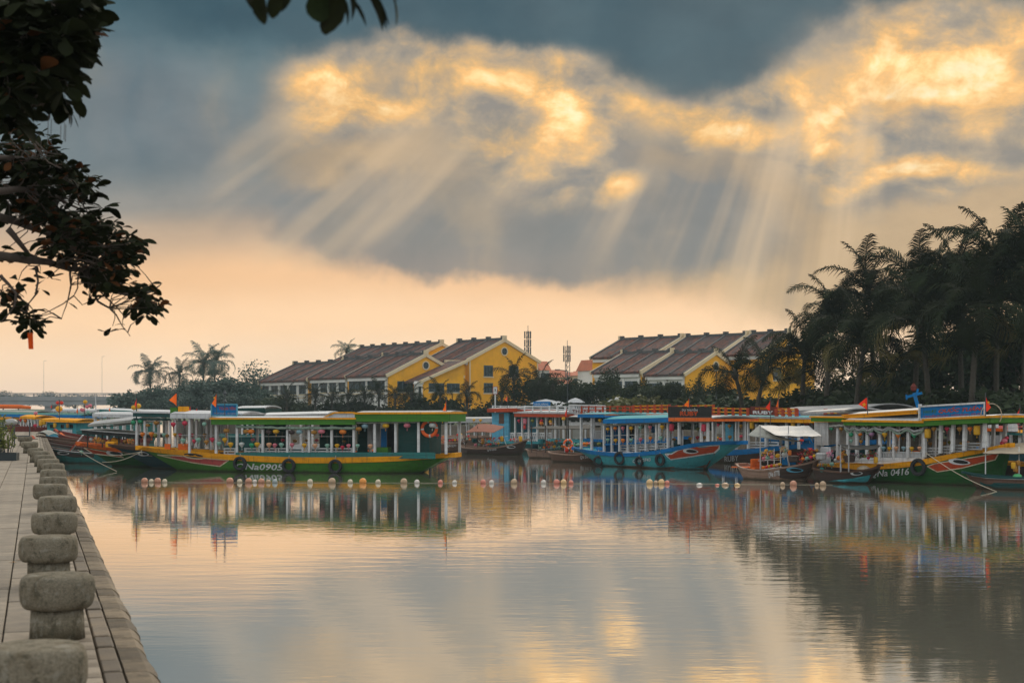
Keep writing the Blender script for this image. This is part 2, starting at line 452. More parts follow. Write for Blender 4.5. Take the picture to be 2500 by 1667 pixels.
tag(bw.build('embankment_wall', M_quaywall), 'grey stone embankment wall along the far bank behind the boats', 'wall')
b = MB(); pts = []
for i in range(41):
    x = -420 + i * 24
    z = 3.0 + 2.5 * mnoise.noise(Vector((i * .35, 2.2, 0)))
    pts.append((x, z))
rows = [[(x, 560, -1) for x, z in pts], [(x, 566, z * .5) for x, z in pts], [(x, 600, z) for x, z in pts], [(x, 900, z * .6) for x, z in pts]]
b.grid(rows).build('distant_shore', M_grass, kind='structure')
# ------------------------------------------------------------------ quay on the left
QZ = 1.25
QD = Vector((-.316, .949, 0)); QN = Vector((.949, .316, 0))
Q0 = Vector((-1.98, 8.2, 0))
Q_RZ = math.atan2(QN.y, QN.x)
quay = empty('promenade', Q0, Q_RZ)
quay['kind'] = 'structure'
# local x = across (0 at the edge, negative inland), local y = along the quay
b = MB()
b.box(-40, -.03, -22, 122, -1.15, QZ - .085)
b.build('quay_wall', M_quaywall, quay)
def coping(y0, y1, obj_to):
    rest = MB(); y = y0
    while y < y1:
        L = .50 + .14 * mnoise.noise(Vector((y * 3.1, 1.7, 0))); z = QZ - .04 + .010 * mnoise.noise(Vector((y * 5.3, 0, 3))); e = .022 * mnoise.noise(Vector((y * 4.1, 9, 0)))
        rows = []
        for k in range(5):
            f = k / 4; yy = .006 + (L - .012) * f; h = .012 * mnoise.noise(Vector((y + f * L, 4, 2)) * 6); c = -.006 if k in (0, 4) else 0
            rows.append([(-.19, yy, z - .14), (-.188, yy, z + c), (-.11, yy, z + c + h * .4), (-.055, yy, z + c - .004 + h * .5), (-.02 + e, yy, z + c - .025), (.012 + e + h, yy, z - .07), (.02 + e + h, yy, z - .15), (.012, yy, z - .34)])
        q = MB(); q.grid(rows); n = 8
        q.f.append(tuple(range(n))); q.f.append(tuple(reversed(range(4 * n, 5 * n))))
        if -1.5 < y < obj_to: q.build('coping_stone', M_coping, quay).location = (0, y, 0)
        else: rest.add([(a, b + y, c) for a, b, c in q.v], q.f)
        y += L
    rest.build('coping_row', M_coping, quay, kind='stuff')
def slabs(name, x0, x1, lng, y0, y1, m, zt, j=.012, obj_to=26.0, bev=.008, off=0.0, side=0.0, stuff_name=None, up=.004):
    rest = MB(); k = 0
    y = y0 + off; variants = {}
    while y < y1:
        L = lng * (1 + .12 * math.sin(y * 7.3))
        dz = random.uniform(-up, up); dx = random.uniform(-side, side)
        if -1.5 < y < obj_to:
            q = MB(); q.rbox(x0 + j, x1 - j + dx, 0 + j, L - j, zt - .12, zt + dz, bev)
            q.build(name, m, quay, loc=(0, 0, 0)).location = (0, y, 0)
            k += 1
        else:
            rest.box(x0 + j, x1 - j + dx, y + j, y + L - j, zt - .11, zt + dz)
        y += L
    if rest.v:
        rest.build(stuff_name or (name + '_field'), m, quay, kind='stuff')
    return k
coping(-20, 118, 30)
slabs('gutter_stone', -.33, -.19, .48, -20, 118, M_strip, QZ - .035, .012, 22, .008, up=.008)
slabs('border_stone', -.46, -.33, .34, -20, 118, M_slab, QZ - .004, .007, 17, .006)
for r in range(5):
    slabs('paving_slab', -.46 - .46 * (r + 1), -.46 - .46 * r, .92, -20, 118, M_slab, QZ, .006, 34 - r * 2, .005, off=.41 * (r % 2), stuff_name='paving_field')
rest = MB()
for r in range(5, 40):
    for i in range(150 if r < 16 else 0):
        y = -20 + i * .92 + (r % 2) * .4
        rest.box(-.46 - .46 * (r + 1) + .006, -.46 - .46 * r - .006, y + .006, y + .91, QZ - .15, QZ + random.uniform(-.003, .003))
rest.build('paving_field', M_slab, quay, kind='stuff')
MB().box(-39.9, -7.9, -21.9, 121.9, QZ - .15, QZ - .006).build('paving_bed', M_slab, quay)

# bollards: squat round stone heads on thick stems
BOL = [(83, 6.86, 1.0), (140, 9.8, 1.0), (119, 12.9, 1.03), (133, 15.8, .99), (141, 19.0, 1.0), (122, 21.9, 1.02), (131, 24.4, .93), (130, 27.3, .97), (130, 30.6, .93), (118, 33.5, 1.0), (108, 36.2, .99), (100, 40.1, .98), (87, 43.3, .95), (72, 52.7, 1.25), (61, 64.0, 1.3)]
ordn = ['first', 'second', 'third', 'fourth', 'fifth', 'sixth', 'seventh', 'eighth', 'ninth', 'tenth', 'eleventh', 'twelfth', 'thirteenth', 'fourteenth', 'fifteenth', 'sixteenth', 'seventeenth', 'eighteenth', 'nineteenth', 'twentieth']
for i, (u, Y, s) in enumerate(BOL):
    x = (u - 1250) / F * Y
    t = empty('stone_bollard', (x, Y, QZ), random.uniform(0, 6), None); t.rotation_euler.x = random.uniform(-.012, .012)
    lab = ['cut off stone bollard at the very bottom corner of the quay', 'nearest fully visible stone bollard showing its whole thick stem', 'stone bollard second behind the nearest whole one, stem partly hidden'][i] if i < 3 else \
        ['', '', '', 'smooth grey stone bollard third behind the nearest whole one', 'paler squat stone bollard fourth behind the nearest whole one'][i] if i < 5 else \
        'round topped stone bollard, %s in the row counted from the bottom corner' % ordn[i] if i < 13 else \
        ['stone bollard near the far end beside the green planter', 'farthest stone bollard at the end of the quay row'][i - 13]
    tag(t, lab, 'bollard', 'stone bollards along the quay')
    R = .25 * s
    h = MB(); prof = []
    for k in range(11):
        a = -math.pi / 2 + math.pi * k / 10
        ca, sa = max(0, math.cos(a)), math.sin(a); prof.append((R * (.70 + .30 * ca ** .55), .315 + .115 * (abs(sa) ** .75 if sa > 0 else -abs(sa) ** .9)))
    prof.append((R * .3, .4335)); prof.append((R * .02, .434))
    h.lathe([(r, z) for r, z in prof], 40, (0, 0, random.uniform(-.006, .01)), .035)
    h.build('bollard_head', M_stone, t, smooth=True)
    MB().lathe([(R * .74, -.002), (R * .72, .08), (R * .70, .21)], 28, (0, 0, 0), .02).build('bollard_stem', M_stone, t, smooth=True)

# planter with a bush and a metal frame on the quay
M_black = mat('dark_planter_paint', (.018, .028, .03), .55, .2)
M_leafbright = mat('yellow_green_leaf', (.16, .19, .03), .6, .3, 5, trans=.35, objvar=.2)
M_metal = mat('dark_metal', (.04, .05, .055), .5, .15)
pl = empty('planter', P(6, 1118, 45) * 1.0, .2, 'black box planter with a yellow green bush on the quay', 'planter')
pl.location.z = QZ
b = MB(); b.box(-.62, .46, -.35, .35, 0, .03); 
for a_, c_, d_, e_ in ((-.62, .46, -.35, -.31), (-.62, .46, .31, .35), (-.62, -.58, -.31, .31), (.42, .46, -.31, .31)): b.box(a_, c_, d_, e_, .03, .24)
b.build('planter_box', M_black, pl)
MB().box(-.58, .42, -.31, .31, .03, .2).build('soil', M_soil, pl)
b = MB(); st = MB()
for k in range(46):
    a = random.uniform(0, 6.28); r = random.uniform(0, .42); hgt = random.uniform(.35, 1.25)
    base = Vector((r * math.cos(a) * .9 - .08, r * math.sin(a) * .6, .2)); top = base + Vector((random.uniform(-.16, .16), random.uniform(-.16, .16), hgt))
    st.tube([base, (base + top) / 2 + Vector((.02, 0, 0)), top], [.012, .009, .004], 4)
    for q in range(16):
        p = base.lerp(top, random.uniform(.3, 1.02)); d = Vector((random.uniform(-1, 1), random.uniform(-1, 1), random.uniform(-.2, .9))).normalized()
        s_ = d.orthogonal().normalized() * .028; L = random.uniform(.08, .14)
        b.add([p, p + d * L * .5 + s_, p + d * L, p + d * L * .5 - s_], [(0, 1, 2, 3)])
b.build('foliage', M_leafbright, pl, kind='stuff'); st.build('stems', M_black, pl)
fr = empty('metal_frame', P(48, 1085, 62), .1, 'thin black metal frame stand on the quay behind the planter', 'metal frame'); fr.location.z = QZ
b = MB()
for x in (-.3, -.22, .42): b.bar((x, 0, 0 if x < 0 else .45), (x, 0, 1.15 if x > 0 else .95), .045)
b.bar((-.32, 0, .47), (.44, 0, .47), .04); b.bar((-.32, 0, .9), (-.05, 0, .9), .04)
b.build('frame_bars', M_metal, fr)
bb = empty('grey_sack', P(28, 1055, 66), 0, 'pale grey plastic sack lying on top of the metal frame', 'sack'); bb.location.z = QZ + .88; bb.location.x -= .02
MB().lathe([(.05, 0), (.26, .05), (.3, .16), (.22, .28), (.06, .32)], 12, (0, 0, 0), .2).build('sack_body', mat('grey_plastic', (.3, .31, .3), .5), bb, smooth=True)
for (u, v) in ((31, 1374), (50, 1368)):
    Y = F * (HW - QZ) / (v - HZ)
    p = P(u, v, Y); p.z = QZ + .006
    lf = MB(); lf.add([(-.04, 0, 0), (0, -.018, .008), (.045, 0, .004), (0, .018, .01), (-.04, 0, -.001), (0, -.018, .007), (.045, 0, .003), (0, .018, .009)], [(0, 1, 2, 3), (7, 6, 5, 4)])
    o = lf.build('fallen_leaf', mat('dry_leaf', (.35, .2, .08), .8), None); o.location = p
    tag(o, 'dry tan fallen leaf on the paving, %s of two' % ('left one' if u < 40 else 'right one'), 'leaf', 'fallen leaves on the paving')

# ------------------------------------------------------------------ concrete bridge far left
br = empty('road_bridge', (-105, 330, 0), math.radians(3), 'long low concrete road bridge across the far river', 'bridge')
zb = HW + (HZ - 978) / F * 330
b = MB(); b.box(-60, 56, -3.5, 3.5, zb, zb + .75); b.build('deck', M_conc, br)
b = MB()
for y in (-3, -1, 1, 3): b.box(-60, 56, y - .3, y + .3, zb - 1.0, zb - .002)
b.build('girders', M_conc, br)
for i in range(7):
    x = -52 + i * 17
    q = MB(); q.box(x - .7, x + .7, -3.2, 3.2, -1.1, zb - 1.3); q.box(x - 1.0, x + 1.0, -3.6, 3.6, zb - 1.3, zb - 1.002)
    q.build('pier', M_conc, br)
b = MB()
for y in (-3.4, 3.4):
    b.box(-60, 56, y - .08, y + .08, zb + .752, zb + .95)
    b.bar((-60, y, zb + 1.65), (56, y, zb + 1.65), .14, .16)
    b.bar((-60, y, zb + 1.3), (56, y, zb + 1.3), .07)
    for i in range(58): b.box(-60 + i * 2 - .07, -60 + i * 2 + .07, y - .07, y + .07, zb + .95, zb + 1.62)
b.build('railing', M_conc, br)
for i, (u, hh) in enumerate(((100, 8.5), (243, 9.5), (560, 0))):
    if not hh: continue
    p = P(u, 960, 331); lp = empty('street_lamp', (p.x, 333, zb + .75), 0, 'thin lamp pole on the far bridge, %s of two' % ('left one' if i == 0 else 'right one'), 'street lamp', 'lamp poles on the bridge')
    MB().tube([(0, 0, 0), (0, 0, hh)], [.045, .03], 6).build('pole', M_conc, lp)
    q = MB(); q.bar((0, 0, hh), (.7, 0, hh + .1), .05); q.build('lamp_head', M_conc, lp)
# ------------------------------------------------------------------ riverside buildings
M_yellow = mat('yellow_lime_wall', (.80, .39, .012), .85, .10, .8, dirt=(.42, .20, .03), dirt_amt=.35, dirt_scale=.35)
M_white = mat('white_lime_wall', (.68, .68, .64), .85, .10, .8, dirt=(.30, .29, .26), dirt_amt=.5, dirt_scale=.4)
M_trim = mat('cream_trim', (.66, .55, .36), .8, .12, 1.5, dirt=(.3, .24, .16), dirt_amt=.4)
M_rib = mat('grey_mortar_ridge', (.085, .088, .085), .9, .4, 2.5, dirt=(.05, .055, .05), dirt_amt=.6)
M_glass = mat('dark_window_glass', (.025, .045, .055), .25, .2)
M_shut = mat('teal_shutter', (.06, .10, .115), .6, .2)
M_hole = mat('dark_interior', (.02, .03, .035), .9)
def roof_mat():
    m = bpy.data.materials.new('clay_roof_tiles'); m.use_nodes = True
    N = NT(m.node_tree); b = N.n['Principled BSDF']
    v = N.n.new('ShaderNodeTexCoord').outputs['Object']
    n1 = N.noise(N.mapping(v, scale=(.6, 1.6, 1)), 1.7, 7, .75); n2 = N.noise(v, .45, 3, .6); n3 = N.noise(N.mapping(v, scale=(1, 4, 1)), 3.0, 3, .7)
    c = N.ramp(n1, [(.30, (.018, .016, .017, 1)), (.46, (.060, .030, .024, 1)), (.58, (.19, .062, .034, 1)), (.75, (.24, .10, .06, 1))])
    c = N.mix(N.maprange(n2, .42, .68, 0, .8), c, (.06, .055, .055, 1))
    c = N.mix(N.maprange(n3, .5, .75, 0, .4), c, (.07, .072, .072, 1))
    N.put(b.inputs['Base Color'], c); b.inputs['Roughness'].default_value = .9
    wv = N.n.new('ShaderNodeTexWave'); wv.bands_direction = 'Y'; wv.inputs['Scale'].default_value = 1.1; N.put(wv.inputs[0], v)
    bn = N.n.new('ShaderNodeBump'); bn.inputs['Distance'].default_value = .06; N.put(bn.inputs['Height'], wv.outputs['Fac']); N.put(b.inputs['Normal'], bn.outputs[0])
    return m
M_roof = roof_mat()
M_redroof = mat('orange_red_roof', (.42, .13, .06), .85, .2, 1.0, dirt=(.2, .07, .05), dirt_amt=.4)

def window(par, plane, c, w0, w1, z0, z1, frame=M_shut, bars=3, arched=False):
    """window lying in the plane x=c or y=c of its building; the outside is towards the smaller coordinate"""
    def bx(mb, p0, p1, q0, q1, d0, d1):
        if plane == 'y': mb.box(p0, p1, c - d1, c - d0, q0, q1)
        else: mb.box(c - d1, c - d0, p0, p1, q0, q1)
    g = MB(); bx(g, w0 + .05, w1 - .05, z0 + .05, z1 - .05, -.02, .015)
    f = MB(); t = .09
    for p in ((w0, w1, z0, z0 + t), (w0, w1, z1 - t, z1), (w0, w0 + t, z0 + t, z1 - t), (w1 - t, w1, z0 + t, z1 - t)): bx(f, *p, -.01, .07)
    for i in range(1, bars):
        x = w0 + (w1 - w0) * i / bars; bx(f, x - .035, x + .035, z0 + t, z1 - t, -.01, .05)
    o = g.build('window', M_glass, par)
    f.build('window_frame', frame, o)
    s = MB(); bx(s, w0 - .12, w1 + .12, z0 - .14, z0 - .003, -.01, .12); s.build('sill', M_trim, o)
    return o
def round_window(par, cx, y, cz, r):
    g = MB(); n = 24
    g.prism([(cx + r * math.cos(2 * math.pi * i / n), y - .03, cz + r * math.sin(2 * math.pi * i / n)) for i in range(n)], (0, .03, 0))
    o = g.build('round_window', M_glass, par)
    f = MB(); rows = []
    for q, (rr, yy) in enumerate(((r, y - .01), (r, y - .1), (r * 1.28, y - .1), (r * 1.28, y - .01))):
        rows.append([(cx + rr * math.cos(2 * math.pi * i / n), yy, cz + rr * math.sin(2 * math.pi * i / n)) for i in range(n + 1)])
    f.grid(rows); f.build('window_surround', M_trim, o)
    g = MB(); g.bar((cx - r, y - .06, cz), (cx + r, y - .06, cz), .06); g.bar((cx, y - .06, cz - r), (cx, y - .06, cz + r), .06); g.build('glazing_bar', M_shut, o)
def wing(par, b0, b1, a0, a1, ze, zr, side=M_white, ribs=3.1, front=M_yellow, ov=.45, zg=1.2, wallfront=True):
    bm_ = (b0 + b1) / 2; hw = (b1 - b0) / 2; sl = (zr - ze) / hw
    w = MB(); w.box(b0 + .003, b0 + .25, a0 + .26, a1, zg, ze); w.box(b1 - .25, b1 - .003, a0 + .26, a1, zg, ze)
    w.build('side_wall', side, par)
    g = MB(); g.prism([(b0, a0, zg), (b1, a0, zg), (b1, a0, ze), (bm_, a0, zr), (b0, a0, ze)], (0, .25, 0)); g.build('gable_wall', front, par)
    g = MB(); g.prism([(b0, a1 - .25, zg), (b1, a1 - .25, zg), (b1, a1 - .25, ze), (bm_, a1 - .25, zr), (b0, a1 - .25, ze)], (0, .25, 0)); g.build('gable_wall', front, par)
    th = .22
    for sgn in (-1, 1):
        e = bm_ + sgn * (hw + ov); zz = ze - sl * ov
        rows = []; n = max(2, int((a1 - a0) / .3)); q = MB()
        r0 = []; r1 = []; r2 = []; r3 = []
        for i in range(n * 2 + 1):
            y = a0 + .05 + (a1 - a0 - .1) * i / (2 * n); d = .05 if i % 2 else 0.0
            r0.append((bm_, y, zr + th + d)); r1.append((e, y, zz + th + d)); r2.append((e, y, zz)); r3.append((bm_, y, zr))
        q.grid([r3, r0, r1, r2, r3]) if sgn > 0 else q.grid([r3, r2, r1, r0, r3])
        rf = q.build('roof_slope', M_roof, par)
        k = max(1, round((a1 - a0) / ribs)); rb = MB()
        for i in range(k + 1):
            y = a0 + .12 + (a1 - a0 - .24) * i / k
            mb = MB(); mb.bar((bm_, y, zr + th + .06), (e, y, zz + th + .06), .26, .2); mb.build('roof_rib', M_rib, rf)
    q = MB(); q.bar((bm_, a0, zr + th + .12), (bm_, a1, zr + th + .12), .34, .3)
    k = max(1, round((a1 - a0) / ribs))
    for i in range(k + 1):
        y = a0 + .2 + (a1 - a0 - .4) * i / k; q.box(bm_ - .24, bm_ + .24, y - .3, y + .3, zr + th + .27, zr + th + .52)
    q.build('ridge', M_rib, par)
    for y, s in ((a0, -1), (a1, 1)):
        q = MB()
        for sgn in (-1, 1):
            e = bm_ + sgn * (hw + ov); zz = ze - sl * ov
            q.bar((bm_, y + s * .08, zr + th * .6), (e, y + s * .08, zz + th * .6), .22, .42)
        q.box(bm_ - .3, bm_ + .3, y + s * .08 - .14, y + s * .08 + .14, zr + th, zr + .75)
        q.build('gable_coping', M_trim, par)
    q = MB(); q.box(b0 - .3, b0 - .002, a0 + .3, a1 - .3, ze - .62, ze - .22); q.build('eaves_band', M_white, par)
def side_windows(par, b0, a0, a1, n, z0, z1, gap=.55, bars=3):
    for i in range(n):
        s = (a1 - a0) / n
        window(par, 'x', b0, a0 + s * i + gap / 2 + .1, a0 + s * (i + 1) - gap / 2 + .1, z0, z1, M_shut, bars)
        q = MB(); q.box(b0 - .12, b0 - .002, a0 + s * i - .08, a0 + s * i + .22, 1.2, z1 + .35); q.build('pilaster', M_white, par)
    q = MB(); q.box(b0 - .1, b0 - .003, a0, a1, z0 - .55, z0 - .42); q.build('string_course', M_trim, par)

R40 = math.radians(40)
HO = (-5.65, 190, 0)
H1 = empty('yellow_gabled_building', HO, R40, 'big two storey yellow building with tall gable at the right of the left row', 'building')
wing(H1, 0, 12, 0, 10, 9.55, 12.23, side=M_yellow)
round_window(H1, 6, 0, 10.84, .47)
for (x0, x1, z0, z1) in ((2.45, 4.0, 7.4, 8.9), (6.87, 8.5, 7.4, 8.9), (2.45, 4.0, 5.2, 6.55)): window(H1, 'y', 0, x0, x1, z0, z1)
for xa in (-.02, 11.85):
    q = MB(); q.box(xa, xa + .18, -.07, -.002, 1.2, 9.5); q.build('corner_strip', M_trim, H1)
window(H1, 'x', 0, .9, 2.1, 7.4, 8.9)
H2 = empty('lean_to_building', HO, R40, 'yellow lean-to with a single sloping roof edge, between the two gables', 'building')
q = MB(); q.prism([(-10.1, -3, 1.2), (-3.3, -3, 1.2), (-3.3, -3, 9.1), (-10.1, -3, 6.55)], (0, .25, 0)); q.build('front_wall', M_yellow, H2)
q = MB(); q.box(-3.55, -3.302, -2.75, 1.0, 1.2, 9.05); q.box(-3.3, -.003, .75, 1.0, 1.2, 9.4); q.build('return_wall', M_yellow, H2)
q = MB(); q.prism([(-10.6, -3.3, 6.55), (-3.1, -3.3, 9.35), (-3.1, -3.3, 9.12), (-10.6, -3.3, 6.3)], (0, 4.3, 0)); q.build('roof_slope', M_roof, H2)
q = MB(); q.bar((-10.7, -3.42, 6.4), (-3.0, -3.42, 9.28), .2, .36); q.box(-3.6, -.1, .4, .74, 9.1, 9.5); q.build('gable_coping', M_trim, H2)
window(H2, 'y', -3, -8.93, -6.5, 5.2, 6.35); window(H2, 'y', -3, -6.05, -4.0, 5.2, 6.35); window(H2, 'y', .75, -2.6, -.9, 7.4, 8.9)
q = MB(); q.box(-11.0, -10.103, -3.3, -2.7, 1.2, 6.2); q.prism([(-11.1, -3.4, 6.2), (-10.0, -3.4, 6.2), (-10.2, -3.4, 6.55), (-10.9, -3.4, 6.55)], (0, .8, 0)); ni = q.build('white_niche', M_white, H2)
q = MB(); q.box(-10.75, -10.35, -3.33, -3.302, 4.2, 5.9); q.build('niche_opening', M_hole, ni)
H3 = empty('colonnade_building', HO, R40, 'long low building with white windowed side and yellow gable end with round window', 'building')
wing(H3, -13, -1.4, 0, 9.3, 7.3, 9.9)
round_window(H3, -7.2, 0, 8.67, .45)
window(H3, 'y', 0, -11.68, -9.3, 5.2, 6.6); side_windows(H3, -13, .5, 9.2, 2, 5.5, 6.75, .6, 5)
H4 = empty('colonnade_building', HO, R40, 'middle white section of the long low row with four small windows', 'building')
wing(H4, -12.8, -1.6, 9.5, 18.9, 7.2, 9.7); side_windows(H4, -12.8, 9.8, 18.7, 4, 5.3, 6.6, .7, 2)
H5 = empty('colonnade_building', HO, R40, 'leftmost white section of the long low row, lowest roof', 'building')
wing(H5, -12.9, -1.7, 19.1, 32, 7.0, 9.35); side_windows(H5, -12.9, 19.4, 31.8, 5, 5.1, 6.4, .8, 2)
H6 = empty('long_roof_building', HO, R40, 'taller building with a long weathered tile roof rising behind the white low row', 'building')
wing(H6, 0, 12, 14, 34.4, 9.75, 12.23, side=M_white)

O2 = (20.9, 172, 0); R2 = math.radians(46.2)
K1 = empty('small_gabled_house', O2, R2, 'small yellow gabled house with round window behind the palms, right building row', 'building')
wing(K1, 0, 12, 0, 6.3, 7.2, 9.8, side=M_white, ribs=2.2); round_window(K1, 6, 0, 8.3, .5); side_windows(K1, 0, .4, 6.1, 2, 4.8, 6.2, .5, 4)
K2 = empty('small_gabled_house', O2, R2, 'low wing with patchy red tiles left of the small gabled house on the right', 'building')
wing(K2, -.2, 11.8, 6.6, 14.5, 7.6, 10.0, side=M_white, ribs=2.4); side_windows(K2, -.2, 7.0, 14.2, 3, 5.0, 6.5, .5, 4)
K3 = empty('yellow_gabled_building', O2, R2, 'tall yellow gable with round window half hidden by the palms on the right', 'building')
wing(K3, 9, 21, -4.7, .8, 9.75, 12.4, side=M_yellow); round_window(K3, 15.1, -4.7, 10.9, .5); window(K3, 'y', -4.7, 11.5, 13.2, 6.6, 8.2); window(K3, 'y', -4.7, 16.5, 18.2, 6.6, 8.2)
K4 = empty('long_roof_building', O2, R2, 'middle tall roof section of the right building row with yellow coping', 'building')
wing(K4, 9, 21, 1.6, 11.2, 9.75, 12.35, side=M_yellow)
K5 = empty('long_roof_building', O2, R2, 'leftmost tall roof section of the right building row over yellow walls', 'building')
wing(K5, 9, 21, 12.0, 22.5, 9.95, 12.4, side=M_yellow); side_windows(K5, 9, 12.6, 22, 4, 7.2, 8.6, .9, 2)

# small houses far between the two rows
def cottage(u0, u1, vt, ve, Y, wallm, label, rz=.35, roofm=M_redroof, gable=False):
    c = P((u0 + u1) / 2, ve, Y); w = (u1 - u0) / F * Y; zt = P(0, vt, Y).z; ze = c.z
    h = empty('village_house', (c.x, Y, 0), rz, label, 'house')
    q = MB(); q.box(-w / 2, w / 2, -3, 3, 1.2, ze); q.build('wall', wallm, h)
    q = MB()
    if gable:
        q.prism([(-w / 2 - .2, -3.3, ze), (w / 2 + .2, -3.3, ze), (0, -3.3, zt)], (0, 6.6, 0))
    else:
        q.prism([(-w / 2 - .3, -3.4, ze), (-w / 2 - .3, 3.4, ze), (-w / 2 - .3, 0, zt)], (w + .6, 0, 0))
    q.build('roof', roofm, h)
    if gable:
        q = MB(); q.prism([(-w / 2, -3.35, ze - 1.5), (w / 2, -3.35, ze - 1.5), (w / 2, -3.35, ze), (0, -3.35, zt - .25), (-w / 2, -3.35, ze)], (0, .04, 0)); q.build('gable_wall', wallm, h)
    for i in (-1, 1):
        window(h, 'y', -3, i * w * .25 - .35, i * w * .25 + .35, ze - 1.5, ze - .5, M_shut, 2)
cottage(1312, 1332, 882, 905, 250, M_white, 'red roofed white house peeking just right of the big yellow gable', .2)
cottage(1330, 1375, 903, 922, 262, M_trim, 'cream house with wide orange red roof, left in the far gap', .1)
cottage(1376, 1403, 908, 919, 270, M_trim, 'cream house with short red roof, right of the antenna mast foot', .2)
cottage(1404, 1431, 906, 918, 268, M_trim, 'cream house with small red roof beside the white gabled house', -.2)
cottage(1432, 1457, 878, 905, 235, M_white, 'narrow white gabled house with red roof, left of the right building row', .5, gable=True)
cottage(1362, 1392, 926, 938, 230, M_white, 'low white shed with pinkish roof amid the trees of the far gap', .1)

def mast(u, vt, Y, label, top):
    p = P(u, vt, Y); t = empty('antenna_mast', (p.x, Y, 1.2), 0.3, label, 'antenna mast', None); H = p.z - 1.2
    q = MB()
    for i in range(3):
        a = i * 2.094; q.tube([(.55 * math.cos(a), .55 * math.sin(a), 0), (.4 * math.cos(a), .4 * math.sin(a), H)], .06, 4)
    n = int(H / .8)
    for k in range(n):
        for i in range(3):
            a = i * 2.094; c = (i + 1) * 2.094; z = k * .8; r = .5
            q.bar((r * math.cos(a), r * math.sin(a), z), (r * math.cos(c), r * math.sin(c), z + .8), .05)
    q.build('lattice', M_metal, t)
    q = MB()
    for z in top:
        for i in range(3):
            a = i * 2.094 + .4; x, y = .62 * math.cos(a), .62 * math.sin(a)
            q.box(x - .10, x + .10, y - .07, y + .07, H - z - .65, H - z + .65)
    q.build('antenna_panels', M_metal, t)
    q = MB(); q.tube([(0, 0, H), (0, 0, H + 1.0)], .05, 5); q.build('tip', M_metal, t)
mast(1289, 808, 260, 'darker slim antenna mast rising right behind the big yellow gable', (.7, 2.2, 3.6))
mast(1385, 845, 245, 'grey lattice antenna mast with panels above the gap between the rows', (.6, 2.0))
# ------------------------------------------------------------------ trees and palms
M_leafs = {
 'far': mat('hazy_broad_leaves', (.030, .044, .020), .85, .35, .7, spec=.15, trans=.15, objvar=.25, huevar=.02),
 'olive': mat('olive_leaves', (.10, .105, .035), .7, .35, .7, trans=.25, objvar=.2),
 'farl': mat('haze_painted_leaves', (.060, .095, .075), .75, .35, .7, trans=.15, objvar=.25),  # distance haze mixed into the leaf colour, paler and bluer
 'palm': mat('palm_fronds', (.014, .020, .007), .9, .3, .8, spec=.12, trans=.10, objvar=.3, huevar=.02),
 'palmdry': mat('yellowing_palm_fronds', (.12, .10, .02), .6, .3, .8, trans=.2, objvar=.3),
}
M_bark = mat('bark', (.10, .085, .065), .9, .3, 4, .02, 10)
M_palmbark = mat('palm_bark', (.055, .048, .036), .9, .3, 6, .01, 20)

def clump_mesh(seed, rx, rz, n, leaf, lobes=9, hole=.0):
    """crown of many small leaf faces gathered into lobes; origin at the crown's base centre"""
    rnd = random.Random(seed); b = MB(); L = []
    for i in range(lobes):
        a = rnd.uniform(0, 6.28); r = rx * math.sqrt(rnd.random()) * .68; z = rz * rnd.uniform(.22, .85)
        L.append((Vector((r * math.cos(a), r * math.sin(a), z)), rnd.uniform(.26, .48)))
    L.append((Vector((0, 0, rz * .85)), .35))
    for i in range(n):
        c, s = L[rnd.randrange(len(L))]
        d = Vector((rnd.gauss(0, 1), rnd.gauss(0, 1), rnd.gauss(0, 1))).normalized() * (rnd.random() ** .4)
        p = c + Vector((d.x * rx * s, d.y * rx * s, d.z * rz * s * .9))
        if p.z < .1: p.z = rnd.uniform(0, .4)
        u = Vector((rnd.uniform(-1, 1), rnd.uniform(-1, 1), rnd.uniform(-.8, .5))).normalized()
        w = u.orthogonal().normalized(); w = (w + u.cross(w) * rnd.uniform(-1, 1)).normalized()
        q = leaf * rnd.uniform(.6, 1.3)
        b.add([p, p + u * q * .5 + w * q * .35, p + u * q, p + u * q * .5 - w * q * .35], [(0, 1, 2, 3)])
    return b, L
_crowns = {}
def crown(kind, seed):
    key = (kind, seed)
    if key not in _crowns:
        rx, rz, n, leaf, lobes = {'round': (3.2, 4.2, 2600, .34, 11), 'tall': (2.5, 6.0, 2600, .32, 12), 'airy': (2.8, 5.5, 1100, .34, 14), 'bush': (2.0, 1.8, 1100, .28, 8)}[kind]
        b, L = clump_mesh(seed, rx, rz, n, leaf, lobes)
        t = MB(); t.tube([(0, 0, -4.2), (.05, 0, -1), (0, .1, rz * .5)], [.2, .15, .06], 6)
        for c, s in L: t.tube([(0, 0, -.6), (c.x * .4, c.y * .4, c.z * .35), tuple(c)], [.09, .06, .02], 4)
        _crowns[key] = (b, t)
    return _crowns[key]
_cm = {}
def tree(u, Y, vtop, label, kind='round', seed=0, m='far', group=None, zb=1.25, widen=1.0, name='broadleaf_tree'):
    p = P(u, vtop, Y); H = max(1.5, p.z - zb)
    rz = {'round': 4.2, 'tall': 6.0, 'airy': 5.5, 'bush': 1.8}[kind]; lift = 0 if kind == 'bush' else H * .22
    t = empty(name, (p.x, Y, zb), random.uniform(0, 6.28), label, 'bush' if kind == 'bush' else 'tree', group)
    key = (kind, seed, m)
    if key not in _cm:
        b, tr = crown(kind, seed); _cm[key] = (b.mesh('crown', M_leafs[m]), tr.mesh('trunk', M_bark))
    k = (H - lift) / rz * (.84 if kind != 'bush' else .95)
    c = put('crown', _cm[key][0], t, (0, 0, lift), 'stuff', scale=(k * widen, k * widen, k))
    put('trunk', _cm[key][1], t, (0, 0, lift), scale=(k * widen, k * widen, max(k, (lift + .2) / 4.2)))
    return t

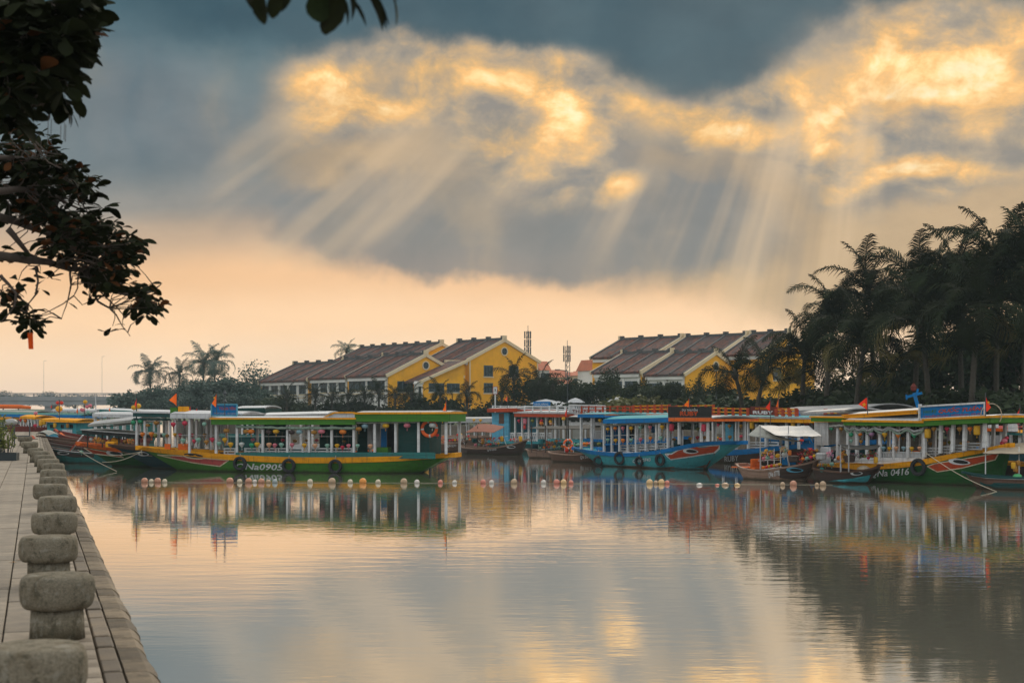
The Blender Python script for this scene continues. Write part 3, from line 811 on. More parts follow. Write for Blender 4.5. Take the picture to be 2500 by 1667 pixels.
def frond_mesh(seed, L=4.0, droop=1.0, pairs=34, wid=.75, rise=.9, mat_=None):
    rnd = random.Random(seed); b = MB(); pts = []
    p = Vector((0, 0, 0)); ang = rise; n = 12
    for i in range(n + 1):
        pts.append(p.copy()); ang -= droop * (0.07 + .035 * i) ; p = p + Vector((math.cos(ang), 0, math.sin(ang))) * (L / n)
    b.tube(pts, [.045 * (1 - i / (n + 1)) + .008 for i in range(n + 1)], 4)
    for k in range(pairs):
        t = .12 + .88 * k / (pairs - 1); x = t * n; i = min(n - 1, int(x)); q = pts[i].lerp(pts[i + 1], x - i); d = (pts[i + 1] - pts[i]).normalized()
        ll = wid * math.sin(math.pi * min(1, .18 + t * .82)) ** .6 * rnd.uniform(.8, 1.1) + .08
        up = Vector((-d.z, 0, d.x))
        for s in (-1, 1):
            out = (Vector((0, s, 0)) * .85 + d * .55 + up * rnd.uniform(-.1, .25)).normalized()
            mid = q + out * ll * .5; tip = q + out * ll * .95 + Vector((0, 0, -ll * rnd.uniform(.2, .5 + .15 * droop)))
            w = d * (.032 if pairs > 30 else .06)
            b.add([q - w, q + w, mid + w * 1.1, mid - w * 1.1, tip], [(0, 1, 2, 3), (3, 2, 4)])
    return b
_fr = {}
def frond(seed, m, **k):
    key = (seed, m)
    if key not in _fr: _fr[key] = frond_mesh(seed, **k).mesh('frond', M_leafs[m])
    return _fr[key]
PF = [dict(L=4.6, droop=.9, rise=.75, pairs=46, wid=1.15), dict(L=4.5, droop=1.3, rise=.9, pairs=46, wid=1.2), dict(L=4.5, droop=.6, rise=1.0, pairs=44, wid=1.0), dict(L=4.3, droop=1.6, rise=.6, pairs=44, wid=1.2), dict(L=4.0, droop=.30, rise=1.2, pairs=42, wid=1.0)]
def palm(u, Y, vtop, label, n=24, scale=1.0, m='palm', parts=True, lean=(0, 0), zb=1.25, group=None, seed=0, dry=2, thick=.16, coco=False, name='coconut_palm', updown=1.0, simple=False):
    """vtop: row of the crown's heart"""
    rnd = random.Random(seed + int(u)); p = P(u, vtop, Y); H = p.z - zb
    t = empty(name, (p.x - lean[0], Y - lean[1], zb), 0, label, 'palm tree', group)
    q = MB(); pts = []; rs = []
    for i in range(13):
        f = i / 12; pts.append((lean[0] * f * f, lean[1] * f * f, H * f)); rs.append(thick * (1.5 - .5 * min(1, f * 6)) * (1 - .3 * f) * (1.06 if i % 2 else 1))
    q.tube(pts, rs, 8); q.build('trunk', M_palmbark, t)
    top = Vector((lean[0], lean[1], H))
    join = None if parts else MB()
    for k in range(n):
        f = k / max(1, n - 1)           # 0 young upright .. 1 old hanging
        typ = 4 if f < .13 else 2 if f < .40 else 0 if f < .70 else 1 if f < .92 else 3
        az = k * 2.399 + rnd.uniform(-.3, .3); tilt = -.25 + .75 * f + rnd.uniform(-.12, .12)
        sc_ = scale * rnd.uniform(.85, 1.1); rot = Matrix.Rotation(az, 4, 'Z') @ Matrix.Rotation(tilt, 4, 'Y') @ Matrix.Rotation(rnd.uniform(-.5, .5), 4, 'X')
        mm = 'palmdry' if (k >= n - dry and parts) else m
        if parts:
            o = put('frond', frond(typ, mm, **PF[typ]), t); o.matrix_local = Matrix.Translation(top) @ rot @ Matrix.Scale(sc_, 4)
        else:
            fm = frond_mesh(typ * 7 + 1, **dict(PF[typ], pairs=20)); join.add([top + (rot @ Vector(v)) * sc_ for v in fm.v], fm.f)
    if join: join.build('crown', M_leafs[m], t)
    q = MB(); q.lathe([(.05, -.4), (.22, -.2), (.26, 0), (.18, .3), (.03, .6)], 8, tuple(top)); q.build('crown_shaft', M_palmbark, t)
    return t

# far bank, left of the buildings
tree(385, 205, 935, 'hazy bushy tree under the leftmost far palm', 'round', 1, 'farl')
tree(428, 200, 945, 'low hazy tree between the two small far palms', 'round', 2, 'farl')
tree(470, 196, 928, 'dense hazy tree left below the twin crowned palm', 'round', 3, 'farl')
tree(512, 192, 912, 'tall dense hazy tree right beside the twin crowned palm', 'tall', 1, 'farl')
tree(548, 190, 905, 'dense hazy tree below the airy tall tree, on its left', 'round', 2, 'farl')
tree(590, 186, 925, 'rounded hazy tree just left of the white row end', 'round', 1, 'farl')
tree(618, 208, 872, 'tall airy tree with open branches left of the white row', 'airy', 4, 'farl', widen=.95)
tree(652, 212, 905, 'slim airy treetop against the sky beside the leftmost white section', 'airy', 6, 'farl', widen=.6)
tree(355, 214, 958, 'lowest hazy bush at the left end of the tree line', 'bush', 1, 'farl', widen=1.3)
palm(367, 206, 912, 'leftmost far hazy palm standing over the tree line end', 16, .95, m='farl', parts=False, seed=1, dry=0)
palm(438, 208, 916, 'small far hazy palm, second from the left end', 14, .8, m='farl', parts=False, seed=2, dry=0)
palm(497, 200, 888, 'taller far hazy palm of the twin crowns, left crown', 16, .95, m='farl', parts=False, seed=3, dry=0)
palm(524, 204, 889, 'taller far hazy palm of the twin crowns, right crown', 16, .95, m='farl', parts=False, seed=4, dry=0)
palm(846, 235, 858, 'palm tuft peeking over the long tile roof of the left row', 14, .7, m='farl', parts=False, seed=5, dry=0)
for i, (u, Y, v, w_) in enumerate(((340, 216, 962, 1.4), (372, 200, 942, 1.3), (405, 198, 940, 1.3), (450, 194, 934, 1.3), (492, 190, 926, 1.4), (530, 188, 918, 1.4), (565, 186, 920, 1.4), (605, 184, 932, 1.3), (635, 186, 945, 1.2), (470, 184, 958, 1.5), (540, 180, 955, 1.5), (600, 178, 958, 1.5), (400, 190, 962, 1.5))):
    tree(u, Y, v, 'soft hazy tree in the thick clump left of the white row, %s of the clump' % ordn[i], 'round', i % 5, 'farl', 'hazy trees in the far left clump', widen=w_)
# distant clumps beyond the bridge
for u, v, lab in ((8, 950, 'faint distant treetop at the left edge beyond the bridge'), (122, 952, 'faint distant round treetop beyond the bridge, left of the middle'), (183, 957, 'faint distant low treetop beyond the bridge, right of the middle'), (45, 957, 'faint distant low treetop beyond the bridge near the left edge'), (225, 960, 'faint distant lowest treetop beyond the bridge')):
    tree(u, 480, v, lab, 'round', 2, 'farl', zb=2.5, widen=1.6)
# planting in front of the left row, low palms and shrubs
row = [(640, 178, 983), (672, 176, 977), (705, 176, 981), (738, 174, 973), (768, 172, 981), (800, 172, 977), (835, 170, 983), (868, 170, 975), (905, 168, 980), (945, 168, 983), (985, 166, 985), (1020, 165, 980), (1055, 165, 983), (1095, 164, 980), (1128, 163, 985), (1168, 162, 987), (1205, 160, 983), (1245, 160, 980), (1280, 160, 977)]
for i, (u, Y, v) in enumerate(row):
    tree(u, Y, v + random.uniform(-6, 8), 'shrub in the waterside planting below the left building row, %s from the left' % ordn[i], 'bush' if i % 3 else 'round', i % 4, 'far', 'shrubs below the left building row', widen=1.25)
lowp = [(700, 172, 970, 'far'), (770, 170, 966, ''), (850, 168, 970, ''), (925, 167, 958, ''), (1005, 164, 966, ''), (1075, 162, 960, ''), (1140, 160, 963, ''), (1255, 157, 924, ''), (1225, 156, 965, ''), (810, 170, 973, ''), (890, 168, 968, ''), (965, 166, 968, '')]
for i, (u, Y, v, _) in enumerate(lowp):
    palm(u, Y, v, 'short feathery palm among the shrubs below the left row, near %s' % ['its left end', 'the middle white section', 'the wide windows', 'the smaller gable corner', 'the white niche', 'the lean-to windows', 'the tall gable corner', 'the tall gable, highest one', 'the red bordered sign', 'the pilaster columns', 'the last wide window', 'the smaller gable window'][i], 13, .55 if u != 1255 else .75, parts=False, seed=20 + i, dry=0)
# middle and right part of the far bank
mid = [(1300, 158, 915, 'round'), (1335, 156, 925, 'round'), (1372, 156, 945, 'bush'), (1402, 152, 922, 'round'), (1432, 150, 930, 'tall'), (1462, 148, 922, 'round'), (1486, 150, 890, 'tall'), (1515, 146, 935, 'round'), (1548, 144, 926, 'round'), (1580, 142, 920, 'tall'), (1612, 140, 930, 'round'), (1642, 138, 925, 'round'), (1672, 136, 932, 'tall'), (1705, 134, 915, 'tall'), (1735, 134, 935, 'round'), (1768, 130, 940, 'round')]
for i, (u, Y, v, k) in enumerate(mid):
    tree(u, Y, v, 'dark leafy tree on the far bank below the right building row, %s from the left' % ordn[i], k, i % 5, 'far', 'trees below the right building row', widen=.85 if k == 'tall' else 1.1)
low = [(1520, 128, 985, 'olive'), (1570, 126, 972, 'olive'), (1600, 125, 975, 'olive'), (1650, 122, 985, 'far'), (1690, 118, 982, 'far'), (1740, 114, 972, 'far'), (1790, 110, 968, 'far'), (1830, 106, 985, 'far'), (1450, 132, 985, 'far'), (1400, 136, 988, 'far'), (1340, 140, 990, 'far'), (1870, 104, 975, 'far'), (1920, 100, 968, 'far'), (1960, 98, 965, 'far')]
for i, (u, Y, v, m) in enumerate(low):
    tree(u, Y, v, ['pale olive shrub', 'low dark shrub'][m == 'far'] + ' at the water edge behind the boats, %s of the bank shrubs' % ordn[i], 'bush', i % 4, m, 'bank shrubs behind the boats', widen=1.5)
for i, (u, Y, v, s, m) in enumerate(((1318, 152, 935, .7, 'palm'), (1350, 150, 948, .6, 'palm'))):
    palm(u, Y, v, 'bushy low palm right of the tall yellow gable, %s one' % ['taller', 'shorter'][i], 16, s, parts=False, seed=50 + i, dry=0)
# the coconut palms on the right bank
pr = [(1795, 100, 915, .8, (-.6, 0), 'slender leaning coconut palm with sparse hanging fronds, leftmost of the palm grove', 9),
      (1872, 98, 905, .85, (.8, 0), 'ragged coconut palm with twisted fronds before the tall yellow gable', 11),
      (1965, 92, 868, 1.0, (.2, 0), 'lower left coconut palm of the dark grove with a long arching frond', 20),
      (2035, 88, 790, 1.0, (.5, 0), 'coconut palm below the one with the upright tuft, left side of the grove', 22),
      (2120, 88, 728, 1.05, (-.4, 0), 'coconut palm with a tall upright tuft, highest of the left half of the grove', 22),
      (2110, 80, 850, 1.0, (.5, 0), 'short coconut palm with drooping yellow fronds at the middle of the grove', 20),
      (2250, 84, 712, 1.05, (.4, 0), 'coconut palm right of the upright tuft, second step of the grove', 22),
      (2335, 80, 690, 1.05, (-.3, 0), 'coconut palm with a level arching frond, third step of the grove', 22),
      (2440, 78, 650, 1.1, (.2, 0), 'tallest coconut palm of the grove at the upper right', 24),
      (2390, 72, 770, 1.05, (.4, 0), 'coconut palm hanging low above the blue boat sign', 22),
      (2505, 74, 665, 1.1, (.1, 0), 'dense coconut palm cut by the right edge of the picture', 22),
      (2250, 76, 800, 1.0, (-.4, 0), 'broad low coconut palm behind the roofs of the right boats', 20)]
for i, (u, Y, v, s, ln, lab, n) in enumerate(pr):
    palm(u, Y, v, lab, n, s, lean=ln, seed=70 + i, dry=3 if i in (5, 11) else 1, thick=.17)
fill = [(1985, 102, 930), (2040, 100, 905), (2095, 98, 885), (2150, 96, 860), (2200, 95, 845), (2255, 93, 825), (2310, 92, 800), (2365, 91, 775), (2420, 90, 750), (2480, 88, 730), (2540, 86, 730)]
for i, (u, Y, v) in enumerate(fill):
    tree(u, Y, v, 'dense dark tree filling the shade behind the palm grove, %s from the left' % ordn[i], 'tall' if i % 2 else 'round', i % 5, 'far', 'dark trees behind the palm grove', widen=1.0)
under = [(2020, 90, 962), (2075, 86, 955), (2140, 82, 960), (2195, 80, 950), (2260, 78, 958), (2330, 75, 955), (2400, 73, 962), (2470, 70, 958)]
for i, (u, Y, v) in enumerate(under):
    tree(u, Y, v, 'dim undergrowth bush beneath the palm grove, %s from the left' % ordn[i], 'bush', i % 4, 'far', 'undergrowth beneath the palm grove', widen=1.3)
# ------------------------------------------------------------------ boats
from mathutils.geometry import delaunay_2d_cdt
def paint(name, rgb, **k):
    d = dict(rough=.78, var=.12, nscale=2.5, bump=.004, bscale=9, dirt=(rgb[0] * .35 + .02, rgb[1] * .35 + .02, rgb[2] * .35 + .015), dirt_amt=.45, dirt_scale=1.6, stretch=(.35, 1, 1.6), spec=.18)
    d.update(k); m = mat(name, rgb, **d); N = NT(m.node_tree); bs = N.n['Principled BSDF']
    # weathering: chipped bare wood spots, run marks and a ragged tide line near the water
    pos = N.n.new('ShaderNodeTexCoord').outputs['Object']; src = bs.inputs['Base Color'].links[0].from_socket
    chips = N.maprange(N.noise(N.mapping(pos, scale=(1, 1, 2.2)), 9.0, 5, .7), .60, .68)
    c = N.mix(N.math('MULTIPLY', chips, .55), src, (rgb[0] * .3 + .06, rgb[1] * .3 + .045, rgb[2] * .3 + .03, 1))
    runs = N.maprange(N.noise(N.mapping(pos, scale=(5, 5, .35)), 2.0, 4, .6), .5, .72)
    c = N.mix(N.math('MULTIPLY', runs, .38), c, (.05, .045, .035, 1))
    if not k.get('noboot'):
        z = N.math('ADD', N.sep(N.n.new('ShaderNodeNewGeometry').outputs['Position'])[2], N.math('MULTIPLY', N.math('SUBTRACT', N.noise(pos, 3.0, 4, .6), .5), .16))
        c = N.mix(N.maprange(z, .02, .15, .8, 0.0), c, (.035, .032, .018, 1))
    N.put(bs.inputs['Base Color'], c)
    # plank seams
    wv = N.n.new('ShaderNodeTexWave'); wv.bands_direction = 'Z'; wv.wave_profile = 'SAW'; wv.inputs['Scale'].default_value = 1.9; wv.inputs['Distortion'].default_value = .4; N.put(wv.inputs[0], pos)
    bn = N.n.new('ShaderNodeBump'); bn.inputs['Distance'].default_value = .012; bn.inputs['Strength'].default_value = .8; N.put(bn.inputs['Height'], N.maprange(wv.outputs['Fac'], 0, .12))
    if bs.inputs['Normal'].links: N.put(bn.inputs['Normal'], bs.inputs['Normal'].links[0].from_socket)
    N.put(bs.inputs['Normal'], bn.outputs[0]); return m
PAINT = dict(
 green=paint('green_boat_paint', (.05, .17, .02)), dgreen=paint('dark_green_boat_paint', (.018, .085, .02)), teal=paint('teal_boat_paint', (.03, .16, .15)), dteal=paint('dark_teal_boat_paint', (.015, .065, .065)),
 navy=paint('blue_green_hull_paint', (.012, .045, .055)), turq=paint('turquoise_boat_paint', (.05, .30, .34)), blue=paint('blue_boat_paint', (.005, .16, .42)), lblue=paint('light_blue_boat_paint', (.10, .36, .52)),
 yellow=paint('ochre_boat_paint', (.74, .32, .008)), orange=paint('orange_boat_paint', (.70, .14, .02)), red=paint('brick_red_boat_paint', (.42, .06, .02)), dred=paint('dark_red_boat_paint', (.14, .028, .022)), pink=paint('faded_red_boat_paint', (.42, .075, .07)),
 brown=paint('brown_boat_wood', (.12, .07, .05), rough=.75), dbrown=paint('dark_boat_wood', (.055, .038, .032), rough=.75), tan=paint('pale_boat_wood', (.30, .20, .15), rough=.75), white=paint('white_boat_paint', (.62, .64, .64), dirt_amt=.3), cream=paint('cream_line_paint', (.62, .52, .36)),
 grey=paint('grey_roof_sheet', (.36, .37, .37), rough=.6), lgrey=paint('pale_grey_roof_sheet', (.50, .52, .53), rough=.6), tarp=paint('grey_tarpaulin', (.30, .31, .28), rough=.8), black=paint('black_tarpaulin', (.02, .022, .022), rough=.8), darkteal=paint('dark_cabin_paint', (.012, .05, .045)), mint=paint('pale_green_cloth', (.22, .30, .24), rough=.9),
 btarp=paint('brown_tarpaulin', (.22, .075, .045), rough=.85), beige=paint('beige_tarpaulin', (.45, .38, .28), rough=.85))
M_tyre = mat('tyre_rubber', (.018, .02, .021), .8, .25, 8)
M_rope = mat('rope_fibre', (.42, .38, .28), .9, .2, 20)

def interp(pts, x):
    if x <= pts[0][0]: return pts[0][1]
    for (a, b), (c, d) in zip(pts, pts[1:]):
        if x <= c:
            t = (x - a) / (c - a) if c > a else 0
            return b + (d - b) * t
    return pts[-1][1]
def smooth(pts, n=3):
    for _ in range(n):
        q = [pts[0]]
        for a, b in zip(pts, pts[1:]):
            q += [(a[0] * .75 + b[0] * .25, a[1] * .75 + b[1] * .25), (a[0] * .25 + b[0] * .75, a[1] * .25 + b[1] * .75)]
        q.append(pts[-1]); pts = q
    return pts

class Boat:
    def __init__(s, label, A, B, beam, group=None, cat='boat', name='river_boat'):
        """A, B: (pixel column, distance) of the near side's waterline, left and right"""
        a = Vector(((A[0] - 1250) / F * A[1], A[1])); b = Vector(((B[0] - 1250) / F * B[1], B[1]))
        s.th = math.atan2(b.y - a.y, b.x - a.x); s.beam = beam
        m = (a + b) / 2; nrm = Vector((-math.sin(s.th), math.cos(s.th)))
        s.o = m + nrm * beam / 2
        s.e = empty(name, (s.o.x, s.o.y, 0), s.th, label, cat, group)
        s.xa = -(b - a).length / 2; s.xb = -s.xa
    def px(s, u, v, y=None):
        y = -s.beam / 2 if y is None else y
        a = (u - 1250) / F; c = (v - HZ) / F; sn, cs = math.sin(s.th), math.cos(s.th)
        t = (y - s.o.x * sn + s.o.y * cs) / (cs - a * sn)
        X = a * t - s.o.x; Y = t - s.o.y
        return X * cs + Y * sn, HW - c * t
    def pxs(s, u, v):
        y = -s.beam / 2
        for _ in range(7):
            x, z = s.px(u, v, y); y = y * .4 + s.at(x, z)[1] * .6
        return s.px(u, v, y)
    def world(s, x, y, z):
        sn, cs = math.sin(s.th), math.cos(s.th)
        return Vector((s.o.x + x * cs - y * sn, s.o.y + x * sn + y * cs, z))
    def hull(s, gun, strake, m_hull, m_strake, footL=None, footR=None, tipw=(.10, .10), full=(.22, .28), draft=.3, flare=.82, waist=None, m_boot=None, deck='brown', strake_out=.035):
        s.tipw, s.full = tipw, full; u0, u1 = gun[0][0], gun[-1][0]
        s.gun = smooth([s.px(p[0], p[1], -s.hw((p[0] - u0) / (u1 - u0))) for p in gun]); s.strk = strake if isinstance(strake, list) else None; s.st = strake
        s.xL, s.xR = s.gun[0][0], s.gun[-1][0]
        s.fL = s.px(footL[0], footL[1], -s.hw(0) * flare)[0] if footL else s.xL + .3; s.fR = s.px(footR[0], footR[1], -s.hw(1) * flare)[0] if footR else s.xR - .3
        s.draft, s.flare = draft, flare
        N = 36; rows = []; Q = [0, .15, .3, .45, .6, .75, .9, 1.0]
        for side in (-1, 1):
            for q in Q:
                rows.append([s.hp(i / N, q, side) for i in range(N + 1)])
        near = rows[:8]; far = rows[8:]
        b = MB(); b.grid(near[::-1] + [[(p[0], 0, -draft - .1) for p in near[-1]]][:0])
        b.grid(far)
        b.grid([near[-1], far[-1]])
        for k in (0, N):
            for i in range(len(Q) - 1):
                v = [near[i][k], near[i + 1][k], far[i + 1][k], far[i][k]]
                b.add(v, [(0, 1, 2, 3) if k else (3, 2, 1, 0)])
        s.hull_o = b.build('hull', PAINT[m_hull], s.e, smooth=False)
        # gunwale plank
        g = MB()
        for side in (-1, 1):
            R = [[], [], [], []]
            for i in range(N + 1):
                t = i / N; x, y, z = s.hp(t, 0, side); th = s.thick(x)
                x2, y2, z2 = s.at(x, z - th, side)
                o = side * strake_out
                R[0].append((x, y + o, z + .02)); R[1].append((x, y2 + o, z - th)); R[2].append((x, y - side * .09, z + .02)); R[3].append((x, y2 - side * .05, z - th))
            g.grid([R[1], R[0], R[2], R[3], R[1]] if side < 0 else [R[3], R[2], R[0], R[1], R[3]])
        for k in (0, N):
            p, q = s.hp(k / N, 0, -1), s.hp(k / N, 0, 1); th = s.thick(p[0]); d = .10 if k else -.10
            x0, x1 = sorted((p[0] - d * .5, p[0] + d)); yy = max(.07, abs(p[1]) + strake_out + .01)
            g.box(x0, x1, -yy, yy, p[2] - th, p[2] + .03)
        s.gun_o = g.build('gunwale', PAINT[m_strake], s.e)
        d = MB(); L = []; R = []
        for i in range(N + 1):
            x, y, z = s.hp(i / N, 0, -1); zz = z - .16; yy = max(.02, abs(y) - .1); L.append((x, -yy, zz)); R.append((x, yy, zz))
        d.grid([L, R]); d.build('deck', PAINT[deck], s.e)
        if m_boot: s.decal_strip('boot_stripe', m_boot, .0, .16)
        return s
    def thick(s, x):
        if s.strk: return interp(s.strk, (x - s.xL) / (s.xR - s.xL))
        return s.st
    def hw(s, t):
        w = s.beam / 2; a, b = s.full
        if t < a: k = s.tipw[0] + (1 - s.tipw[0]) * math.sin(math.pi / 2 * t / a) ** .8
        elif t > 1 - b: k = s.tipw[1] + (1 - s.tipw[1]) * math.sin(math.pi / 2 * (1 - t) / b) ** .8
        else: k = 1
        return w * k
    def hp(s, t, q, side):
        xt = s.xL + t * (s.xR - s.xL); xb = s.fL + t * (s.fR - s.fL)
        zt = interp(s.gun, xt); z = zt + (-s.draft - zt) * q
        qq = min(1, (zt - z) / max(.05, zt))
        x = xt + (xb - xt) * qq
        w = s.hw(t) * (1 - (1 - s.flare) * q ** 1.5)
        return (x, side * w, z)
    def at(s, x, z, side=-1, off=0.0):
        t = (x - s.xL) / (s.xR - s.xL)
        for _ in range(8):
            tt = min(1, max(0, t)); zt = interp(s.gun, s.xL + tt * (s.xR - s.xL)); q = min(1, max(0, (zt - z) / (zt + s.draft)))
            qq = min(1, max(0, (zt - z) / max(.05, zt)))
            xt = s.xL + tt * (s.xR - s.xL); xb = s.fL + tt * (s.fR - s.fL); cur = xt + (xb - xt) * qq
            t = tt + (x - cur) / (s.xR - s.xL)
        tt = min(1, max(0, t)); w = s.hw(tt) * (1 - (1 - s.flare) * q ** 1.5)
        return (x, side * (w + off), z)
    def decal(s, name, poly, m, off=.012, line=None, lw=.05, px=True, closed=True, both=False, step=.22):
        pts = smooth([s.pxs(*p) for p in poly] if px else poly, 0)
        vs = [Vector(p) for p in pts]; n = len(vs)
        x0, x1 = min(p[0] for p in pts), max(p[0] for p in pts); z0, z1 = min(p[1] for p in pts), max(p[1] for p in pts)
        inner = []
        x = x0 + step / 2
        while x < x1:
            z = z0 + step / 2
            while z < z1:
                inside = False
                for i in range(n):
                    a, b = pts[i], pts[(i + 1) % n]
                    if (a[1] > z) != (b[1] > z) and x < (b[0] - a[0]) * (z - a[1]) / (b[1] - a[1]) + a[0]: inside = not inside
                if inside: inner.append(Vector((x, z)))
                z += step
            x += step
        edges = [(i, (i + 1) % n) for i in range(n)]
        r = delaunay_2d_cdt(vs + inner, edges, [], 1, 1e-5)
        b = MB(); b.add([s.at(p.x, p.y, -1, off) for p in r[0]], [tuple(f) for f in r[2]])
        o = b.build(name, PAINT[m] if isinstance(m, str) else m, s.e)
        if line:
            s.ribbon(name + '_line', pts + [pts[0]] if closed else pts, line, lw, off + .004, o)
        return o
    def ribbon(s, name, pts, m, lw, off, par=None):
        b = MB(); L = []; R = []; dense = []
        for a, c in zip(pts, pts[1:]):
            k = max(1, int(math.hypot(c[0] - a[0], c[1] - a[1]) / .15))
            dense += [(a[0] + (c[0] - a[0]) * i / k, a[1] + (c[1] - a[1]) * i / k) for i in range(k)]
        dense.append(pts[-1])
        for i, p in enumerate(dense):
            a = dense[max(0, i - 1)]; c = dense[min(len(dense) - 1, i + 1)]; d = Vector((c[0] - a[0], c[1] - a[1]))
            d = d.normalized() if d.length > 1e-6 else Vector((1, 0)); nx, nz = -d.y * lw / 2, d.x * lw / 2
            L.append(s.at(p[0] + nx, p[1] + nz, -1, off)); R.append(s.at(p[0] - nx, p[1] - nz, -1, off))
        b.grid([L, R]); return b.build(name, PAINT[m], par or s.e)
    def ellipse(s, name, c, ru, rv, m, off=.02, rot=0, k=.0, n=20, line=None, lw=.04):
        poly = []
        for i in range(n):
            a = 2 * math.pi * i / n; x = ru * math.cos(a); y = rv * math.sin(a) * (1 - k * math.cos(a))
            poly.append((c[0] + x * math.cos(rot) - y * math.sin(rot), c[1] + x * math.sin(rot) + y * math.cos(rot)))
        return s.decal(name, poly, m, off, line, lw, step=.12)
    def text(s, body, p0, p1, h, m, off=.02, shear=.25, name='lettering', bold=.012, par=None):
        """body from pixel p0 to pixel p1 (baseline), letter height h in pixels"""
        x0, z0 = s.pxs(*p0); x1, z1 = s.pxs(*p1); zt = s.pxs(p0[0], p0[1] - h)[1]; H = zt - z0
        vs, fs = text_mesh(body, bold, shear); W_ = max(p[0] for p in vs); b = MB()
        out = []
        for x, y, d in vs:
            f = x / W_; X = x0 + (x1 - x0) * f; Z = z0 + (z1 - z0) * f + y / .73 * H
            out.append(s.at(X, Z, -1, off + d))
        b.add(out, fs); return b.build(name, PAINT[m], s.e)
    def tyre(s, u, v, r, label, tw=0.0, squash=1.0, rot=None):
        x, z = s.pxs(u, v); R = r / F * (s.o.y)
        y = s.at(x, z, -1, R * .36)[1]; w = s.world(x, y, z)
        t = empty('tyre_fender', w, s.th + (rot or 0), label, 'tyre', 'tyre fenders hung on the boats'); b = MB(); n = 22; rows = []
        for i in range(n + 1):
            a = 2 * math.pi * i / n; row = []
            for rr, yy in ((.62, .24), (.62, -.24), (.72, -.34), (.92, -.34), (1.0, -.2), (1.0, .2), (.92, .34), (.72, .34), (.62, .24)):
                row.append((math.cos(a) * rr * R, yy * R, math.sin(a) * rr * R * squash))
            rows.append(row)
        b.grid(rows); b.build('tyre', M_tyre, t)
        gz = interp(s.gun, x); q = MB(); q.tube([(0, 0, R * .9), (.02, .02, (gz - z) + .1)], .018, 5); q.build('hanging_rope', M_rope, t)
        return t
    def roof(s, uL, vL, uR, vR, hpx, fascia, top, trim=None, tpx=3, half=None, camber=.10, lift=0, name='roof', slope_end=0.0, soffit='white'):
        half = half or s.beam / 2 + .12
        (x0, z0), (x1, z1) = s.px(uL, vL, -half), s.px(uR, vR, -half); K = s.o.y / F; h = hpx * K
        b = MB(); n = 8; T = []; Bt = []
        for i in range(n + 1):
            f = i / n * 2 - 1; y = half * f; c = camber * (1 - f * f)
            T.append(((x0, y, z0 + c), (x1, y, z1 + c))); Bt.append(((x0, y, z0 + c - .06), (x1, y, z1 + c - .06)))
        b.grid([[p[0] for p in T], [p[1] for p in T]]); b.grid([[p[1] for p in Bt], [p[0] for p in Bt]])
        for k in (0, 1): b.grid([[p[k] for p in T], [p[k] for p in Bt]])
        ro = b.build(name, PAINT[top], s.e)
        b = MB()
        for y in (-half, half): b.prism([(x0, y - .03, z0 - .005), (x1, y - .03, z1 - .005), (x1, y - .03, z1 - h), (x0, y - .03, z0 - h)], (0, .055, 0))
        for x, z in ((x0, z0), (x1, z1)): b.box(x - .03, x + .03, -half + .03, half - .03, z - h, z - .07)
        b.build('fascia', PAINT[fascia], ro)
        if trim:
            t = tpx * K; b = MB()
            for y in (-half, half): b.prism([(x0 - .06, y - .07, z0 + .03), (x1 + .06, y - .07, z1 + .03), (x1 + .06, y - .07, z1 + .03 - t), (x0 - .06, y - .07, z0 + .03 - t)], (0, .135, 0))
            for x, z in ((x0, z0), (x1, z1)): b.box(x - .07, x + .04, -half + .07, half - .07, z + .03 - t, z + .03)
            b.build('roof_trim', PAINT[trim], ro)
        return dict(x0=x0, z0=z0 - h, x1=x1, z1=z1 - h, half=half, obj=ro)
    def post(s, u, vt, vb, w=.10, m='white', y=None, far=True, name='post', lean=0):
        y = -s.beam / 2 + .12 if y is None else y
        (x, zt), (_, zb) = s.px(u, vt, y), s.px(u, vb, y)
        for yy in ((y, -y) if far else (y,)):
            b = MB(); b.bar((x, yy, zb), (x + lean, yy, zt), w, w, up=(0, 1, 0)); b.build(name, PAINT[m], s.e)
    def wall(s, u0, u1, vt, vb, m, y=None, name='cabin_wall', th=.04, y2=None):
        y = -s.beam / 2 + .2 if y is None else y
        (x0, zt), (_, zb) = s.px(u0, vt, y), s.px(u0, vb, y); x1, zt1 = s.px(u1, vt, y)
        b = MB(); b.prism([(x0, y, zt), (x1, y, zt1), (x1, y, zb), (x0, y, zb)], (0, th if y2 is None else y2 - y, 0))
        return b.build(name, PAINT[m], s.e)
    def bench(s, u0, u1, vt, vb, y=None, m='white', rails=2, name='bench'):
        y = -s.beam / 2 + .3 if y is None else y
        (x0, zt), (x1, zt1) = s.px(u0, vt, y), s.px(u1, vt, y); zb = s.px(u0, vb, y)[1]; zb1 = s.px(u1, vb, y)[1]
        b = MB(); H = zt - zb
        for k in range(rails + 1):
            f = k / (rails + .6); b.bar((x0, y, zt - H * f - .03), (x1, y, zt1 - H * f - .03), .03, .055)
        for f in (0, 1): b.bar((x0 + (x1 - x0) * f, y, zb + (zb1 - zb) * f), (x0 + (x1 - x0) * f, y, zt + (zt1 - zt) * f), .05)
        b.box(min(x0, x1), max(x0, x1), y + .03, y + .38, zb + H * .42, zb + H * .42 + .04)
        for f in (.03, .97): b.bar((x0 + (x1 - x0) * f, y + .35, zb), (x0 + (x1 - x0) * f, y + .35, zb + H * .42), .05)
        return b.build(name, PAINT[m], s.e)
